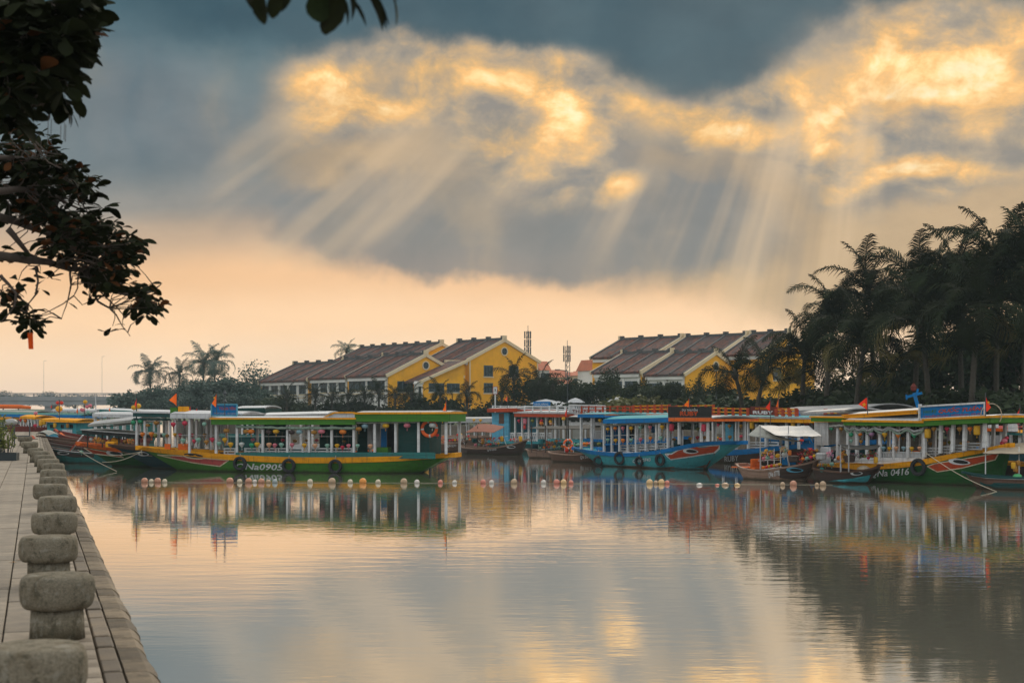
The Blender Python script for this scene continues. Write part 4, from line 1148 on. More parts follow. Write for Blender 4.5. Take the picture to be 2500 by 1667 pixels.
    def curtain(s, u0, v0, u1, v1, r=.07, m='mint', sag=.05, y=None, n=16, name='rolled_curtain'):
        y = -s.beam / 2 - .02 if y is None else y
        (x0, z0), (x1, z1) = s.px(u0, v0, y), s.px(u1, v1, y); pts = []
        for i in range(n + 1):
            f = i / n; pts.append((x0 + (x1 - x0) * f, y + .02 * math.sin(i * 2.3), z0 + (z1 - z0) * f - sag * abs(math.sin(math.pi * f * 3)) + .012 * math.sin(i * 3.7)))
        b = MB(); b.tube(pts, [r * (1 + .2 * math.sin(i * 1.9)) for i in range(n + 1)], 7); return b.build(name, PAINT[m], s.e, smooth=True)
    def rail(s, u0, v0, u1, v1, y=None, r=.02, m='white', name='rail'):
        y = -s.beam / 2 + .12 if y is None else y
        (x0, z0), (x1, z1) = s.px(u0, v0, y), s.px(u1, v1, y)
        b = MB(); b.bar((x0, y, z0), (x1, y, z1), r * 2); return b.build(name, PAINT[m], s.e)
    def railing(s, u0, v0, u1, v1, vb, n, m='yellow', mp='red', y=None, name='roof_railing', kx=.06):
        """two rails with posts, v0..v1 the top rail, vb its foot"""
        y = -s.beam / 2 if y is None else y
        b = MB(); posts = []
        (x0, z0), (x1, z1) = s.px(u0, v0, y), s.px(u1, v1, y); zb = s.px(u0, vb, y)[1]
        for yy in (y, -y):
            for f in (0, .48): b.bar((x0, yy, z0 - (z0 - zb) * f), (x1, yy, z1 - (z0 - zb) * f), .05)
            posts += [(x0 + (x1 - x0) * i / n, yy, z0 + (z1 - z0) * i / n + .05) for i in range(n + 1)]
        o = b.build(name, PAINT[m], s.e)
        for x, yy, zt in posts: c = MB(); c.box(x - kx, x + kx, yy - .035, yy + .035, zb, zt); c.build('railing_post', PAINT[mp], o)
        return o
    def eye(s, u, v, ru, rv, rot=0, white='white', dark='black', off=.02):
        w = s.ellipse('painted_eye', (u, v), ru, rv, white, off, rot, .25)
        p = s.ellipse('pupil', (u + ru * .12, v), ru * .70, rv * .6, dark, off + .006, rot); p.parent = w
        return w

_tm = {}
def text_mesh(body, bold=.012, shear=.25, sp=1.0):
    key = (body, bold, shear)
    if key in _tm: return _tm[key]
    c = bpy.data.curves.new('lettering', 'FONT'); c.body = body; c.size = 1.0; c.shear = shear; c.space_character = sp; c.resolution_u = 2
    o = bpy.data.objects.new('lettering', c); COL.objects.link(o)
    bpy.context.view_layer.update(); dg = bpy.context.evaluated_depsgraph_get(); me = o.evaluated_get(dg).to_mesh()
    x0 = min((v.co.x for v in me.vertices), default=0); n = len(me.vertices); vs = []; fs = []
    for k, (ox, oy) in enumerate(((0, 0), (bold, 0), (-bold, 0), (0, bold), (0, -bold)) if bold else ((0, 0),)):   # thick strokes: shifted layers, each a hair in front of the last
        vs += [(v.co.x - x0 + ox, v.co.y + oy, k * .0012) for v in me.vertices]; fs += [tuple(i + k * n for i in p.vertices) for p in me.polygons]
    r = (vs, fs)
    o.evaluated_get(dg).to_mesh_clear(); bpy.data.objects.remove(o); bpy.data.curves.remove(c)
    _tm[key] = r; return r

def flat_sign(name, label, boat, uL, vLt, vLb, uR, vRt, vRb, m, frame, texts, y=None, cat='sign', mts=None, depth=.07, group=None, legs=0.0):
    """a board standing on a boat's roof; texts: (body, fx0, fx1, fy, height fraction, colour, shear, bold)"""
    y = -boat.beam / 2 if y is None else y
    (x0, zt0), (_, zb0) = boat.px(uL, vLt, y), boat.px(uL, vLb, y); (x1, zt1), (_, zb1) = boat.px(uR, vRt, y), boat.px(uR, vRb, y)
    w = boat.world(x0, y, zb0); t = empty(name, w, boat.th, label, cat, group)
    L = x1 - x0; H = zt0 - zb0; d1 = zb1 - zb0; H1 = zt1 - zb1
    b = MB(); b.prism([(0, 0, 0), (L, 0, d1), (L, 0, d1 + H1), (0, 0, H)], (0, depth, 0)); b.build('board', m, t)
    if frame:
        f = MB(); q = .045
        c = [(0, 0, 0), (L, 0, d1), (L, 0, d1 + H1), (0, 0, H)]
        for i in range(4): f.bar(Vector(c[i]) + Vector((0, -.02, 0)), Vector(c[(i + 1) % 4]) + Vector((0, -.02, 0)), q * 1.4, q * 1.4)
        f.build('sign_frame', frame, t)
    if legs:
        f = MB()
        for k in (.1, .9): f.bar((L * k, depth, d1 * k + H * .5), (L * k, depth + .5, d1 * k - legs), .04); f.bar((L * k, depth + .02, d1 * k - legs), (L * k, depth + .02, d1 * k), .05)
        f.build('sign_braces', M_metal, t)
    lay = .006
    for (body, a, c, fy, fh, mt, sh, bo) in texts:
        vs, fs = text_mesh(body, bo, sh); W_ = max(p[0] for p in vs); b = MB()
        b.add([((a + (c - a) * x / W_) * L, -lay - d, (fy + fh * yy / .73) * (H + (H1 - H) * (a + (c - a) * x / W_)) + d1 * (a + (c - a) * x / W_)) for x, yy, d in vs], fs)
        lay += .008
        b.build('lettering', mt, t)
    return t
# ------------------------------------------------------------------ lanterns
def lmat(name, rgb):
    m = bpy.data.materials.new(name); m.use_nodes = True; N = NT(m.node_tree); b = N.n['Principled BSDF']
    v = N.n.new('ShaderNodeTexCoord').outputs['Object']
    c = N.mix(N.maprange(N.noise(v, 6, 3), .3, .7, 0, .35), (rgb[0], rgb[1], rgb[2], 1), (rgb[0] * .6, rgb[1] * .6, rgb[2] * .6, 1))
    N.put(b.inputs['Base Color'], c); b.inputs['Roughness'].default_value = .55
    tr = N.n.new('ShaderNodeBsdfTranslucent'); N.put(tr.inputs[0], c); ms = N.n.new('ShaderNodeMixShader'); ms.inputs[0].default_value = .3
    N.t.links.new(b.outputs[0], ms.inputs[1]); N.t.links.new(tr.outputs[0], ms.inputs[2]); N.t.links.new(ms.outputs[0], N.n['Material Output'].inputs[0])
    return m
LC = dict(yellow=(.80, .46, .015), orange=(.85, .25, .02), pink=(.75, .22, .28), red=(.72, .045, .03), crimson=(.65, .04, .09), mint=(.30, .55, .45), green=(.03, .38, .18), white=(.66, .70, .68), pale_blue=(.28, .46, .52), peach=(.80, .45, .26), purple=(.42, .22, .40), dark=(.05, .03, .03), gold=(.45, .22, .03), olive=(.28, .30, .06), bright_green=(.12, .55, .22))
LM = {k: lmat(k + '_silk', v) for k, v in LC.items()}
M_cap = mat('lantern_cap', (.10, .06, .03), .6)
def lantern_profile(kind):
    if kind == 'round': return [(.12, -.80), (.45, -.72), (.78, -.48), (.97, -.18), (1.0, .05), (.93, .32), (.72, .60), (.42, .78), (.14, .84)]
    if kind == 'squat': return [(.15, -.62), (.6, -.56), (.9, -.34), (1.0, 0), (.9, .34), (.6, .56), (.15, .62)]
    if kind == 'heart': return [(.16, -1.05), (.30, -.85), (.58, -.48), (.88, -.08), (1.0, .25), (.92, .52), (.66, .72), (.3, .80), (.16, .82)]
    if kind == 'barrel': return [(.45, -1.45), (.8, -1.38), (.98, -1.1), (1.0, 0), (.98, 1.1), (.8, 1.38), (.45, 1.45)]
_lm = {}
def lantern_meshes(kind, color):
    key = (kind, color)
    if key in _lm: return _lm[key]
    prof = lantern_profile(kind); b = MB(); n = 20; k0 = 0
    for r, z in prof:
        for j in range(n):
            a = 2 * math.pi * j / n; q = r * (1.0 if j % 2 else .94); b.v.append((q * math.cos(a), q * math.sin(a), z))
    for i in range(len(prof) - 1):
        for j in range(n):
            a = i * n + j; c = i * n + (j + 1) % n; b.f.append((a, c, c + n, a + n))
    b.f.append(tuple(reversed(range(n)))); b.f.append(tuple(range((len(prof) - 1) * n, len(prof) * n)))
    body = b.mesh('silk_body', LM[color], True)
    zt, zb = prof[-1][1], prof[0][1]
    c = MB(); c.lathe([(.22, zt - .03), (.24, zt + .12), (.05, zt + .14), (.02, zt + .4)], 8).lathe([(.05, zb - .12), (.22, zb - .1), (.2, zb + .03)], 8); cap = c.mesh('cap', M_cap)
    t = MB(); t.lathe([(.03, zb - .9), (.11, zb - .85), (.08, zb - .35), (.03, zb - .1)], 6); tas = t.mesh('tassel', LM[color])
    f = MB(); f.add(b.v, b.f); whole = f.mesh('lantern', [LM[color], M_cap], True); 
    bm = bmesh.new(); bm.from_mesh(body); k = len(bm.faces); bm.from_mesh(cap)
    bm.faces.ensure_lookup_table()
    for q in bm.faces[k:]: q.material_index = 1
    bm.from_mesh(tas); whole = bpy.data.meshes.new('lantern'); bm.to_mesh(whole); bm.free()
    whole.materials.append(LM[color]); whole.materials.append(M_cap)
    _lm[key] = (body, cap, tas, whole); return _lm[key]
_lc = {}
SHAPE = dict(round='round', squat='flattened', heart='tapered', barrel='barrel')
CW = dict(pale_blue='bluish', bright_green='green')
_lall = []
def lantern(w, r, color, kind, where, group, parts=False, hang=0.0):
    """w: world centre, r: radius"""
    body, cap, tas, whole = lantern_meshes(kind, color)
    key = (color, kind, where); _lc[key] = _lc.get(key, 0) + 1; n = _lc[key]
    lab = '%s %s lantern %s' % (CW.get(color, color), SHAPE[kind], where)
    rz = random.uniform(0, 6.28); tilt = random.uniform(-.06, .06)
    if parts:
        t = empty('lantern', w, rz); t['category'] = 'lantern'; t['group'] = group; t.rotation_euler = (tilt, tilt, rz); t.scale = (r, r, r)
        put('silk_body', body, t); put('cap', cap, t); put('tassel', tas, t)
        if hang:
            q = MB(); q.tube([(0, 0, .9), (0, 0, .9 + hang / r)], .02, 4); q.build('string', M_rope, t)
    else:
        t = put('lantern', whole, None, w, None, (tilt, tilt, rz), (r, r, r)); (t.__setitem__('category', 'lantern'), t.__setitem__('group', group))
        if hang:
            q = MB(); q.tube([(0, 0, .9), (0, 0, .9 + hang / r)], .02, 4); q.build('string', M_rope, t)
    _lall.append((t, key, n, lab)); return t
def lantern_row(boat, items, where, group, y=None, parts=False, hang=.08):
    """items: (u, v, radius px, colour, kind)"""
    y = -boat.beam / 2 + .02 if y is None else y
    for it in sorted(items):
        u, v, r, c, k = it; x, z = boat.px(u, v, y); w = boat.world(x, y, z)
        lantern(w, r / F * w.y, c, k, where, group, parts, hang)

M_flag = mat('red_flag_cloth', (.75, .045, .015), .8, trans=.5)
M_flago = mat('orange_flag_cloth', (.85, .16, .02), .8, trans=.5)
M_star = mat('yellow_star_print', (.85, .55, .02), .8, trans=.4)
def flag(u, vb, vt, Y, label, wpx=12, m=None, star=False, dirn=-1, foot=None, open_=.5):
    """limp or half open flag on a pole: vt top of the cloth, vb its lower end, foot: row where the pole stands"""
    m = m or M_flago; K = Y / F; foot = foot if foot is not None else vb + 8
    p = P(u, foot, Y); t = empty('flag', p, 0, label, 'flag', 'red and orange flags'); H = (foot - vt) * K
    q = MB(); q.tube([(0, 0, 0), (0, 0, H + .05)], .018, 6); q.build('pole', M_metal, t)
    h = (vb - vt) * K; w = wpx * K; rows = []
    for i in range(9):
        f = i / 8; row = []
        for j in range(7):
            g = j / 6
            sag = g * h * (1 - open_) * .55; ww = w * g * ((.2 + .8 * f / .62) if f < .62 else (1 - .75 * (f - .62) / .38))
            row.append((dirn * ww, .05 * math.sin(g * 7 + f * 2) * w * 2, H - f * h * (1 - .25 * g) - sag))
        rows.append(row)
    b = MB(); b.grid(rows); c = b.build('cloth', m, t, smooth=True)
    if star:
        cx, cz = dirn * w * .42, H - h * .52; poly = []
        for i in range(10):
            a = math.pi / 2 + i * math.pi / 5; r = (.26 if i % 2 == 0 else .11) * min(w, h); poly.append((cx + r * math.cos(a), -.055 - .05 * w, cz + r * math.sin(a)))
        b = MB(); b.prism(poly, (0, .004, 0)); b.build('star', M_star, c)
    return t
def lifebuoy(w, r, label, rz=0.0):
    t = empty('lifebuoy', w, rz, label, 'lifebuoy'); b = MB(); c = MB(); n = 28
    for i in range(n):
        a0, a1 = 2 * math.pi * i / n, 2 * math.pi * (i + 1) / n; tgt = c if i % 7 == 0 else b
        tgt.tube([(r * math.cos(a0), 0, r * math.sin(a0)), (r * math.cos(a1), 0, r * math.sin(a1))], r * .24 * (1.04 if i % 7 == 0 else 1), 8)
    b.build('ring', mat('lifebuoy_orange', (.8, .13, .02), .5), t, smooth=True); c.build('bands', PAINT['white'], t, smooth=True)
    return t

# ------------------------------------------------------------------ the long green boat on the left
G = Boat('long green and ochre tour boat with white posts, nearest on the left side', (435, 66.2), (1020, 63.7), 2.6)
G.hull([(336, 1089), (371, 1094), (461, 1101), (555, 1110.5), (650, 1115), (718, 1117), (834, 1117), (968, 1115), (1040, 1111), (1106, 1107)], [(0, .17), (.1, .20), (.25, .22), (.5, .25), (.7, .24), (.9, .19), (1, .17)],
       'green', 'yellow', (436, 1151), (1022, 1157), tipw=(.09, .42), full=(.30, .2))
G.decal('bow_panel', [(384, 1110), (430, 1112), (470, 1115), (520, 1120), (559, 1123), (537, 1138), (470, 1129)], 'pink', line='cream', lw=.05)
G.ellipse('painted_eye', (476, 1113.5), 30, 7, 'cream', .022, .12, .2); G.ellipse('pupil', (474, 1112), 25, 5, 'black', .03, .12)
G.text('QNa0905', (577, 1145), (693, 1147.5), 15, 'white', bold=.02)
G.wall(575, 1062, 1104, 1116, 'teal', y=-1.26, name='side_coaming', th=.08)
G.tyre(588, 1131, 17, 'tyre fender round the first painted letter of the green boat'); G.tyre(707, 1136, 17, 'tyre fender after the last painted number of the green boat'); G.tyre(820.5, 1138, 17, 'tyre fender amidships on the green boat, right of the number')
r1 = G.roof(516, 1021, 867, 1021, 15, 'green', 'lgrey', 'yellow', 4, half=1.42)
r2 = G.roof(867, 1008, 1096, 1007, 21, 'green', 'grey', 'yellow', 4.5, half=1.45, name='stern_roof')
G.roof(416, 1009, 515, 1010, 12, 'lgrey', 'lgrey', None, half=1.3, name='bow_canopy', camber=.14)
G.wall(516, 867, 1030, 1036, 'dgreen', y=-1.4, th=.04, name='lower_fascia')
q = MB(); (xa, za), (xb, zb_) = G.px(787, 1021, -.9), G.px(866, 1008, -.9)
q.prism([(xa, -.9, za - .05), (xb, -.9, za - .05), (xb, -.9, zb_), (xa + .6, -.9, zb_)], (0, 1.8, 0)); sk_ = q.build('skylight', PAINT['lgrey'], G.e)
q = MB(); q.bar((xa, -.93, za), (xa + .6, -.93, zb_ + .02), .06); q.bar((xa + .6, -.93, zb_ + .02), (xb, -.93, zb_ + .02), .06); q.build('skylight_trim', PAINT['yellow'], sk_)
G.curtain(576, 1040, 703, 1044, .065, 'mint', .03); G.curtain(704, 1044, 868, 1044, .07, 'mint', .03); G.curtain(866, 1031.5, 1022, 1029, .04, 'tarp', .02)
for u, vt in ((463, 1021), (528, 1036), (579, 1036), (642, 1036), (702, 1036), (755, 1036), (810, 1036), (864, 1036), (915, 1029), (966, 1029), (1022, 1029), (1089, 1028)):
    G.post(u, vt, 1106 if u < 500 else 1108, .105)
for u0, u1 in ((548, 574), (598, 634), (646, 674), (680, 738), (740, 798), (800, 858)): G.bench(u0, u1, 1093, 1110)
for u0, u1 in ((600, 640), (650, 700), (710, 760), (770, 820)): G.bench(u0, u1, 1093, 1110, y=.7)
G.rail(560, 1065, 864, 1065, r=.012, name='wire_rail', m='grey'); G.rail(430, 1062, 560, 1063, r=.012, name='wire_rail', m='grey')
G.wall(972, 1048, 1030, 1112, 'darkteal', y=-1.0, y2=1.0, name='stern_cabin'); G.wall(897, 928, 1034, 1094, 'grey', y=.3, name='bulkhead'); G.wall(930, 944, 1046, 1092, 'blue', y=.1, name='blue_door')
G.wall(919, 947, 1092, 1110, 'green', y=-1.0, y2=-.5, name='green_locker'); G.wall(945, 966, 1034, 1112, 'black', y=.5, name='engine_bulkhead'); G.wall(872, 897, 1031, 1108, 'darkteal', y=.8, name='bulkhead')
G.wall(780, 864, 1034, 1108, 'darkteal', y=1.0, name='far_screen'); G.wall(640, 700, 1034, 1108, 'darkteal', y=1.1, name='far_screen')
q = MB(); (xa, za) = G.px(1050, 1138, 0); q.tube([(xa, 0, za + .4), (xa, 0, -.4)], .045, 6); q.bar((xa, 0, za + .05), (xa + .9, 0, za + .25), .05, .03); q.build('rudder_post', M_metal, G.e)
q = MB()
for u0, u1 in ((404, 418), (437, 462)): 
    (xa, za), (xb, _z) = G.px(u0, 1083, -.6), G.px(u1, 1083, -.6); q.box(xa, xb, -.7, -.64, za - .28, za); q.box(xa, xb, -.64, -.2, za - .28, za - .24)
ch = q.build('orange_chairs', PAINT['orange'], G.e)
gy = 'lanterns on the green boat'
UP = [(553, 1051, 8, 'gold', 'squat'), (601, 1053, 8, 'gold', 'squat'), (613, 1053, 8.5, 'orange', 'squat'), (656, 1054, 8, 'dark', 'squat'), (674, 1053, 8, 'yellow', 'squat'), (712, 1055, 8, 'dark', 'squat'), (731, 1054, 8, 'pale_blue', 'squat'), (767, 1055, 8, 'gold', 'squat'), (785, 1053, 9, 'pink', 'squat'), (837, 1054, 9, 'orange', 'squat'), (876, 1047, 8, 'gold', 'squat')]
lantern_row(G, UP, 'under the front eaves of the green boat', gy, parts=True)
lantern_row(G, [(891, 1040, 8.5, 'pale_blue', 'squat'), (942, 1039, 8.5, 'yellow', 'squat'), (994, 1038.5, 8.5, 'pink', 'squat'), (1056, 1038, 9, 'white', 'squat')], 'under the stern roof of the green boat', gy, parts=True)
LO = [(549, 1074, 7, 'yellow', 'heart'), (563, 1085, 7, 'yellow', 'heart'), (590, 1085, 7, 'white', 'heart'), (615, 1087, 7, 'green', 'heart'), (628, 1085, 7, 'yellow', 'heart'), (657, 1086, 7, 'peach', 'heart'), (671, 1087, 6, 'pink', 'heart'), (687, 1086, 6.5, 'mint', 'heart'), (713, 1086, 6, 'pink', 'heart'), (743, 1087, 6.5, 'yellow', 'heart'), (769, 1088, 6.5, 'peach', 'heart'), (799, 1088, 6, 'mint', 'heart'), (823, 1088, 6, 'yellow', 'heart'), (836, 1092, 5.5, 'crimson', 'heart'), (851, 1088, 5.5, 'pink', 'heart'), (873, 1088, 5.5, 'mint', 'heart'), (904, 1089, 6.5, 'peach', 'heart'), (535, 1083, 6.5, 'mint', 'heart'), (518, 1073, 6.5, 'crimson', 'heart'), (504, 1079, 6.5, 'gold', 'heart'), (484, 1074, 7, 'mint', 'heart'), (474, 1077, 5.5, 'crimson', 'heart')]
lantern_row(G, LO, 'above the benches of the green boat', gy, hang=.5)
lantern_row(G, [(617, 1073, 5.5, 'pink', 'squat'), (748, 1075, 5, 'gold', 'squat'), (773, 1074, 5, 'crimson', 'squat'), (720, 1076, 6, 'gold', 'squat'), (840, 1077, 5, 'gold', 'squat'), (690, 1074, 5, 'crimson', 'squat')], 'on the far side of the green boat', gy, y=.9, hang=.3)
lantern_row(G, [(423, 1036, 6.5, 'crimson', 'heart'), (451, 1033, 7, 'crimson', 'round'), (447, 1075, 6.5, 'mint', 'heart'), (499, 1035, 6, 'mint', 'round')], 'under the bow canopy of the green boat', gy, parts=True)
x_, z_ = G.px(1048, 1046, -1.05); lifebuoy(G.world(x_, -1.05, z_), .33, 'orange lifebuoy ring hanging at the stern of the green boat', G.th)
x_, z_ = G.px(1067, 1062, -.9); lantern(G.world(x_, -.9, z_), .10, 'red', 'squat', 'beside the lifebuoy of the green boat', gy)
flat_sign('name_board', 'blue name board with faded red lettering on the roof of the green boat', G, 517, 987, 1014, 579, 987, 1015, PAINT['blue'], PAINT['lblue'],
          [('TOÀN YÊN', .28, .93, .52, .26, PAINT['red'], .0, .02), ('THĂM QUAN - DU LỊCH', .08, .94, .12, .16, PAINT['grey'], 0, .01)], y=-1.3)
flag(1090, 1002, 970, 64, 'orange flag with yellow patch at the stern of the long green boat', 9, foot=1008, star=True, open_=.1)
flag(529, 986, 954, 65, 'narrow orange flag standing above the blue name board', 12, foot=1010, star=True, dirn=-1, open_=.1)
flag(432, 992, 960, 67, 'orange flag blown to the left above the green boxes of the left boats', 20, foot=1010, open_=.9)
for i, (u, v0, v1) in enumerate(((450, 1008, 986), (458, 1008, 984), (466, 1008, 985), (482, 1008, 992))):
    flag(u, v0 - 2, v1, 68, 'small red pennant in the cluster left of the blue name board, %s one' % ordn[i], 6, M_flag, foot=1012, open_=.2)
t = empty('roof_box', G.world(*(lambda p: (p[0], -.6, p[1]))(G.px(437, 1013, -.6))), G.th, 'olive and yellow boxes on the roof left of the pennants', 'box')
q = MB(); q.box(-.35, .0, -.2, .2, 0, .36); q.build('green_box', PAINT['green'], t); q = MB(); q.box(.05, .42, -.2, .2, 0, .40); q.build('yellow_box', PAINT['yellow'], t)
# signal lamp tuft
q = MB(); p = P(549, 1015, 65); q.tube([(0, 0, 0), (0, 0, 1.2)], .02, 5); q.lathe([(.02, .6), (.09, .65), (.02, .75)], 8, (0, 0, 0)).lathe([(.02, .95), (.10, 1.0), (.03, 1.15)], 8); o = q.build('signal_mast', M_metal, None); o.location = p
tag(o, 'black signal mast with two lamps behind the blue name board', 'mast')

# ------------------------------------------------------------------ the boats moored behind it
B2 = Boat('dark blue green boat with ochre bow block, second behind the green boat', (400, 69.0), (985, 66.5), 2.6)
B2.hull([(262, 1083), (300, 1088), (345, 1093), (470, 1102), (650, 1108), (900, 1106), (1010, 1100)], [(0, .14), (.2, .15), (1, .18)], 'navy', 'brown', (372, 1148), (960, 1150), tipw=(.09, .4), full=(.3, .2))
q = MB(); x_, z_ = B2.xL, B2.gun[0][1]; q.rbox(x_ - .08, x_ + .42, -.2, .2, z_ - .17, z_ + .10, .03); q.build('bow_block', PAINT['yellow'], B2.e)
B2.ribbon('bow_line', [B2.pxs(296, 1103), B2.pxs(340, 1110), B2.pxs(372, 1113)], 'tan', .04, .01); B2.eye(350, 1108, 14, 5, .1)
B2.roof(325, 1005, 590, 1010, 12, 'dteal', 'lgrey', 'lgrey', 4, camber=.12)
for u in (334, 354, 415, 429, 480, 505): B2.post(u, 1024, 1090, .11)
B2.curtain(326, 1022, 415, 1023, .05, 'dteal', .02)
lantern_row(B2, [(361, 1038, 6, 'gold', 'squat'), (382, 1032, 7.5, 'gold', 'squat'), (348, 1060, 6, 'orange', 'heart'), (370, 1060, 7, 'orange', 'heart'), (379, 1063, 5.5, 'olive', 'heart'), (401, 1062, 6, 'mint', 'heart'), (408, 1064, 5, 'gold', 'heart'), (427, 1061, 5, 'yellow', 'heart'), (440, 1062, 5, 'crimson', 'heart'), (469, 1062, 5, 'crimson', 'heart'), (500, 1062, 5, 'gold', 'heart')], 'on the boat just behind the green one', 'lanterns on the second boat', hang=.3)
x_, z_ = B2.px(333, 1012, -1.2)
t = empty('lantern_mast', B2.world(x_, -1.2, z_ - .6), B2.th, 'green iron lantern bracket on a post left of the green boat', 'lantern bracket')
q = MB(); q.tube([(0, 0, 0), (0, 0, 1.1)], .03, 6); q.bar((-.22, 0, .35), (.28, 0, .35), .04); q.bar((-.22, 0, .15), (.28, 0, .15), .03); q.bar((-.22, 0, -.1), (-.22, 0, .4), .03); q.bar((.28, 0, -.1), (.28, 0, .4), .03); q.build('bracket', PAINT['dgreen'], t)
lantern_row(B2, [(326, 1031, 6.5, 'green', 'round'), (343, 1028, 7, 'green', 'round'), (327, 995, 7, 'yellow', 'round'), (337, 991, 7.5, 'yellow', 'round')], 'on the green bracket post', 'lanterns on the bracket post', y=-1.25, parts=True)
flag(334, 990, 965, 68, 'red pennant rising above the two yellow bracket lanterns', 6, M_flag, foot=1000, open_=.2)
B3 = Boat('dark green boat with bright orange bow strake, third behind the green boat', (310, 71.5), (890, 69.0), 2.5)
B3.hull([(190, 1079), (230, 1086), (263, 1091), (340, 1098), (520, 1106), (800, 1106), (900, 1100)], [(0, .18), (.2, .2), (1, .2)], 'dgreen', 'orange', (278, 1145), (860, 1146), tipw=(.08, .4), full=(.3, .2))
B3.decal('bow_panel', [(205, 1093), (262, 1103), (290, 1110), (303, 1117), (226, 1106)], 'red', line='cream', lw=.04); B3.eye(280, 1106, 21, 6, .12)
q = MB(); x_, z_ = B3.px(191, 1082, 0); x2, z2 = B3.px(203, 1062, 0); x3, z3 = B3.px(173, 1100, 0)
q.bar((x3, 0, z3), (x2, 0, z2), .12, .06); q.build('prow_board', PAINT['white'], B3.e); q = MB(); q.bar((x3 - .02, -.05, z3), ((x3 + x2) / 2, -.05, (z3 + z2) / 2), .07, .05); q.build('prow_stripe', PAINT['red'], B3.e)
B3.roof(200, 1049, 345, 1061, 9, 'black', 'tarp', 'grey', 2, camber=.05, name='low_canopy'); B3.roof(215, 1036, 335, 1023, 6, 'tarp', 'grey', None, camber=.2, name='tarpaulin_roof')
for u in (214, 250, 290): B3.post(u, 1055, 1092, .05, 'dbrown')
lantern_row(B3, [(238, 1075, 5, 'yellow', 'round'), (252, 1077, 5, 'gold', 'round'), (266, 1077, 5, 'gold', 'round'), (199, 1103, 5, 'mint', 'round'), (222, 1072, 4.5, 'white', 'round'), (306, 1078, 6, 'gold', 'heart'), (316, 1080, 5, 'gold', 'heart')], 'under the low black canopy by the quay', 'lanterns under the low canopy', hang=.2)
x_, z_ = B3.px(279, 1076, -.9); q = MB(); q.rbox(-.2, .2, -.2, .2, 0, .3, .05); o = q.build('yellow_drum', PAINT['yellow'], None); o.location = B3.world(x_, -.9, z_ - .15); tag(o, 'tilted yellow plastic drum on the bow of the boat with black canopy', 'drum'); o.rotation_euler = (0, .5, 0)
B4 = Boat('turquoise low boat with white edged gunwale nearest the stone bollards', (140, 77.0), (300, 75.5), 1.9)
B4.hull([(85, 1072), (100, 1083), (130, 1092), (171, 1099), (230, 1104), (330, 1104)], [(0, .12), (1, .12)], 'teal', 'dbrown', (134, 1131), (320, 1131), tipw=(.08, .4), full=(.35, .2))
B4.ribbon('gunwale_line', [B4.pxs(104, 1087.5), B4.pxs(135, 1096), B4.pxs(180, 1102.5), B4.pxs(225, 1106)], 'white', .05, .05); B4.decal('dark_wale', [(118, 1098), (140, 1102), (190, 1108), (230, 1110), (230, 1116), (180, 1116), (134, 1112)], 'dbrown'); B4.eye(155, 1106, 15, 4.5, .05, off=.03)
def bow_block(bt, u, v, m, w=.5, h=.22, tilt=.5):
    x, z = bt.px(u, v, 0); q = MB(); q.rbox(-w / 2, w / 2, -.11, .11, -h / 2, h / 2, .03); o = q.build('bow_block', PAINT[m], bt.e); o.location = (x, 0, z); o.rotation_euler = (0, tilt, 0)
bow_block(B4, 92, 1080, 'orange', .42, .16, .75); bow_block(B4, 80, 1069, 'red', .3, .14, .75)
B5 = Boat('dark red wooden boat with grey tarpaulin bow cover beside the quay', (150, 84.5), (330, 83), 2.0)
B5.hull([(92, 1064), (116, 1070), (150, 1076), (185, 1080), (260, 1084), (340, 1082)], .13, 'dred', 'brown', (120, 1119), (330, 1120), tipw=(.1, .4), full=(.3, .2))
q = MB(); rows = []
for i in range(6):
    x, z = B5.px(90 + i * 7, 1062 - 9 * math.sin(math.pi * i / 5) - 3, -.3); rows.append([(x, -.55 + .22 * j, z + .12 * math.sin(math.pi * j / 5) - .1) for j in range(6)])
q.grid(rows).build('bow_cover', PAINT['tarp'], B5.e, smooth=True)
B6 = Boat('maroon wooden boat with upturned orange tipped bow', (185, 92), (340, 90.5), 2.2)
B6.hull([(134, 1050), (150, 1060), (175, 1068), (210, 1072), (290, 1074), (350, 1070)], .16, 'dred', 'dred', (165, 1111), (340, 1111), tipw=(.08, .4), full=(.3, .2)); bow_block(B6, 151, 1062, 'orange', .42, .18, .6); bow_block(B6, 137, 1051, 'red', .3, .14, .7)
B6.roof(226, 1010, 335, 1012, 7, 'lgrey', 'lgrey', None, camber=.14)
for u in (235, 262, 300): B6.post(u, 1014, 1072, .07)
B7 = Boat('small turquoise cabin boat with ochre roof beyond the bollards', (105, 101), (215, 100), 2.6)
B7.hull([(95, 1060), (120, 1062), (160, 1064), (215, 1062), (240, 1058)], .12, 'turq', 'lblue', (105, 1100), (230, 1100), tipw=(.3, .4))
B7.roof(101, 1023, 189, 1026, 6, 'yellow', 'yellow', None, camber=.1); B7.wall(115, 185, 1031, 1062, 'turq', y=-1.1, y2=1.0, name='cabin')
for u0, u1 in ((122, 134), (148, 156), (170, 178)): B7.wall(u0, u1, 1036, 1045, 'black', y=-1.13, th=.02, name='cabin_window')
B7.wall(151, 176, 1048, 1056, 'white', y=-1.14, th=.02, name='white_panel')
lantern_row(B7, [(100, 1032, 5, 'yellow', 'barrel'), (108, 1030, 4.5, 'yellow', 'barrel'), (134, 1038, 4, 'yellow', 'barrel'), (165, 1039, 3.8, 'gold', 'barrel')], 'around the small turquoise cabin', 'lanterns at the turquoise cabin', y=-1.35)
lantern_row(B7, [(144, 998, 9, 'yellow', 'round'), (141, 983, 5, 'red', 'round'), (150, 983, 5, 'red', 'round')], 'on the pole above the turquoise cabin', 'lanterns on the cabin pole', y=-.4, parts=True)
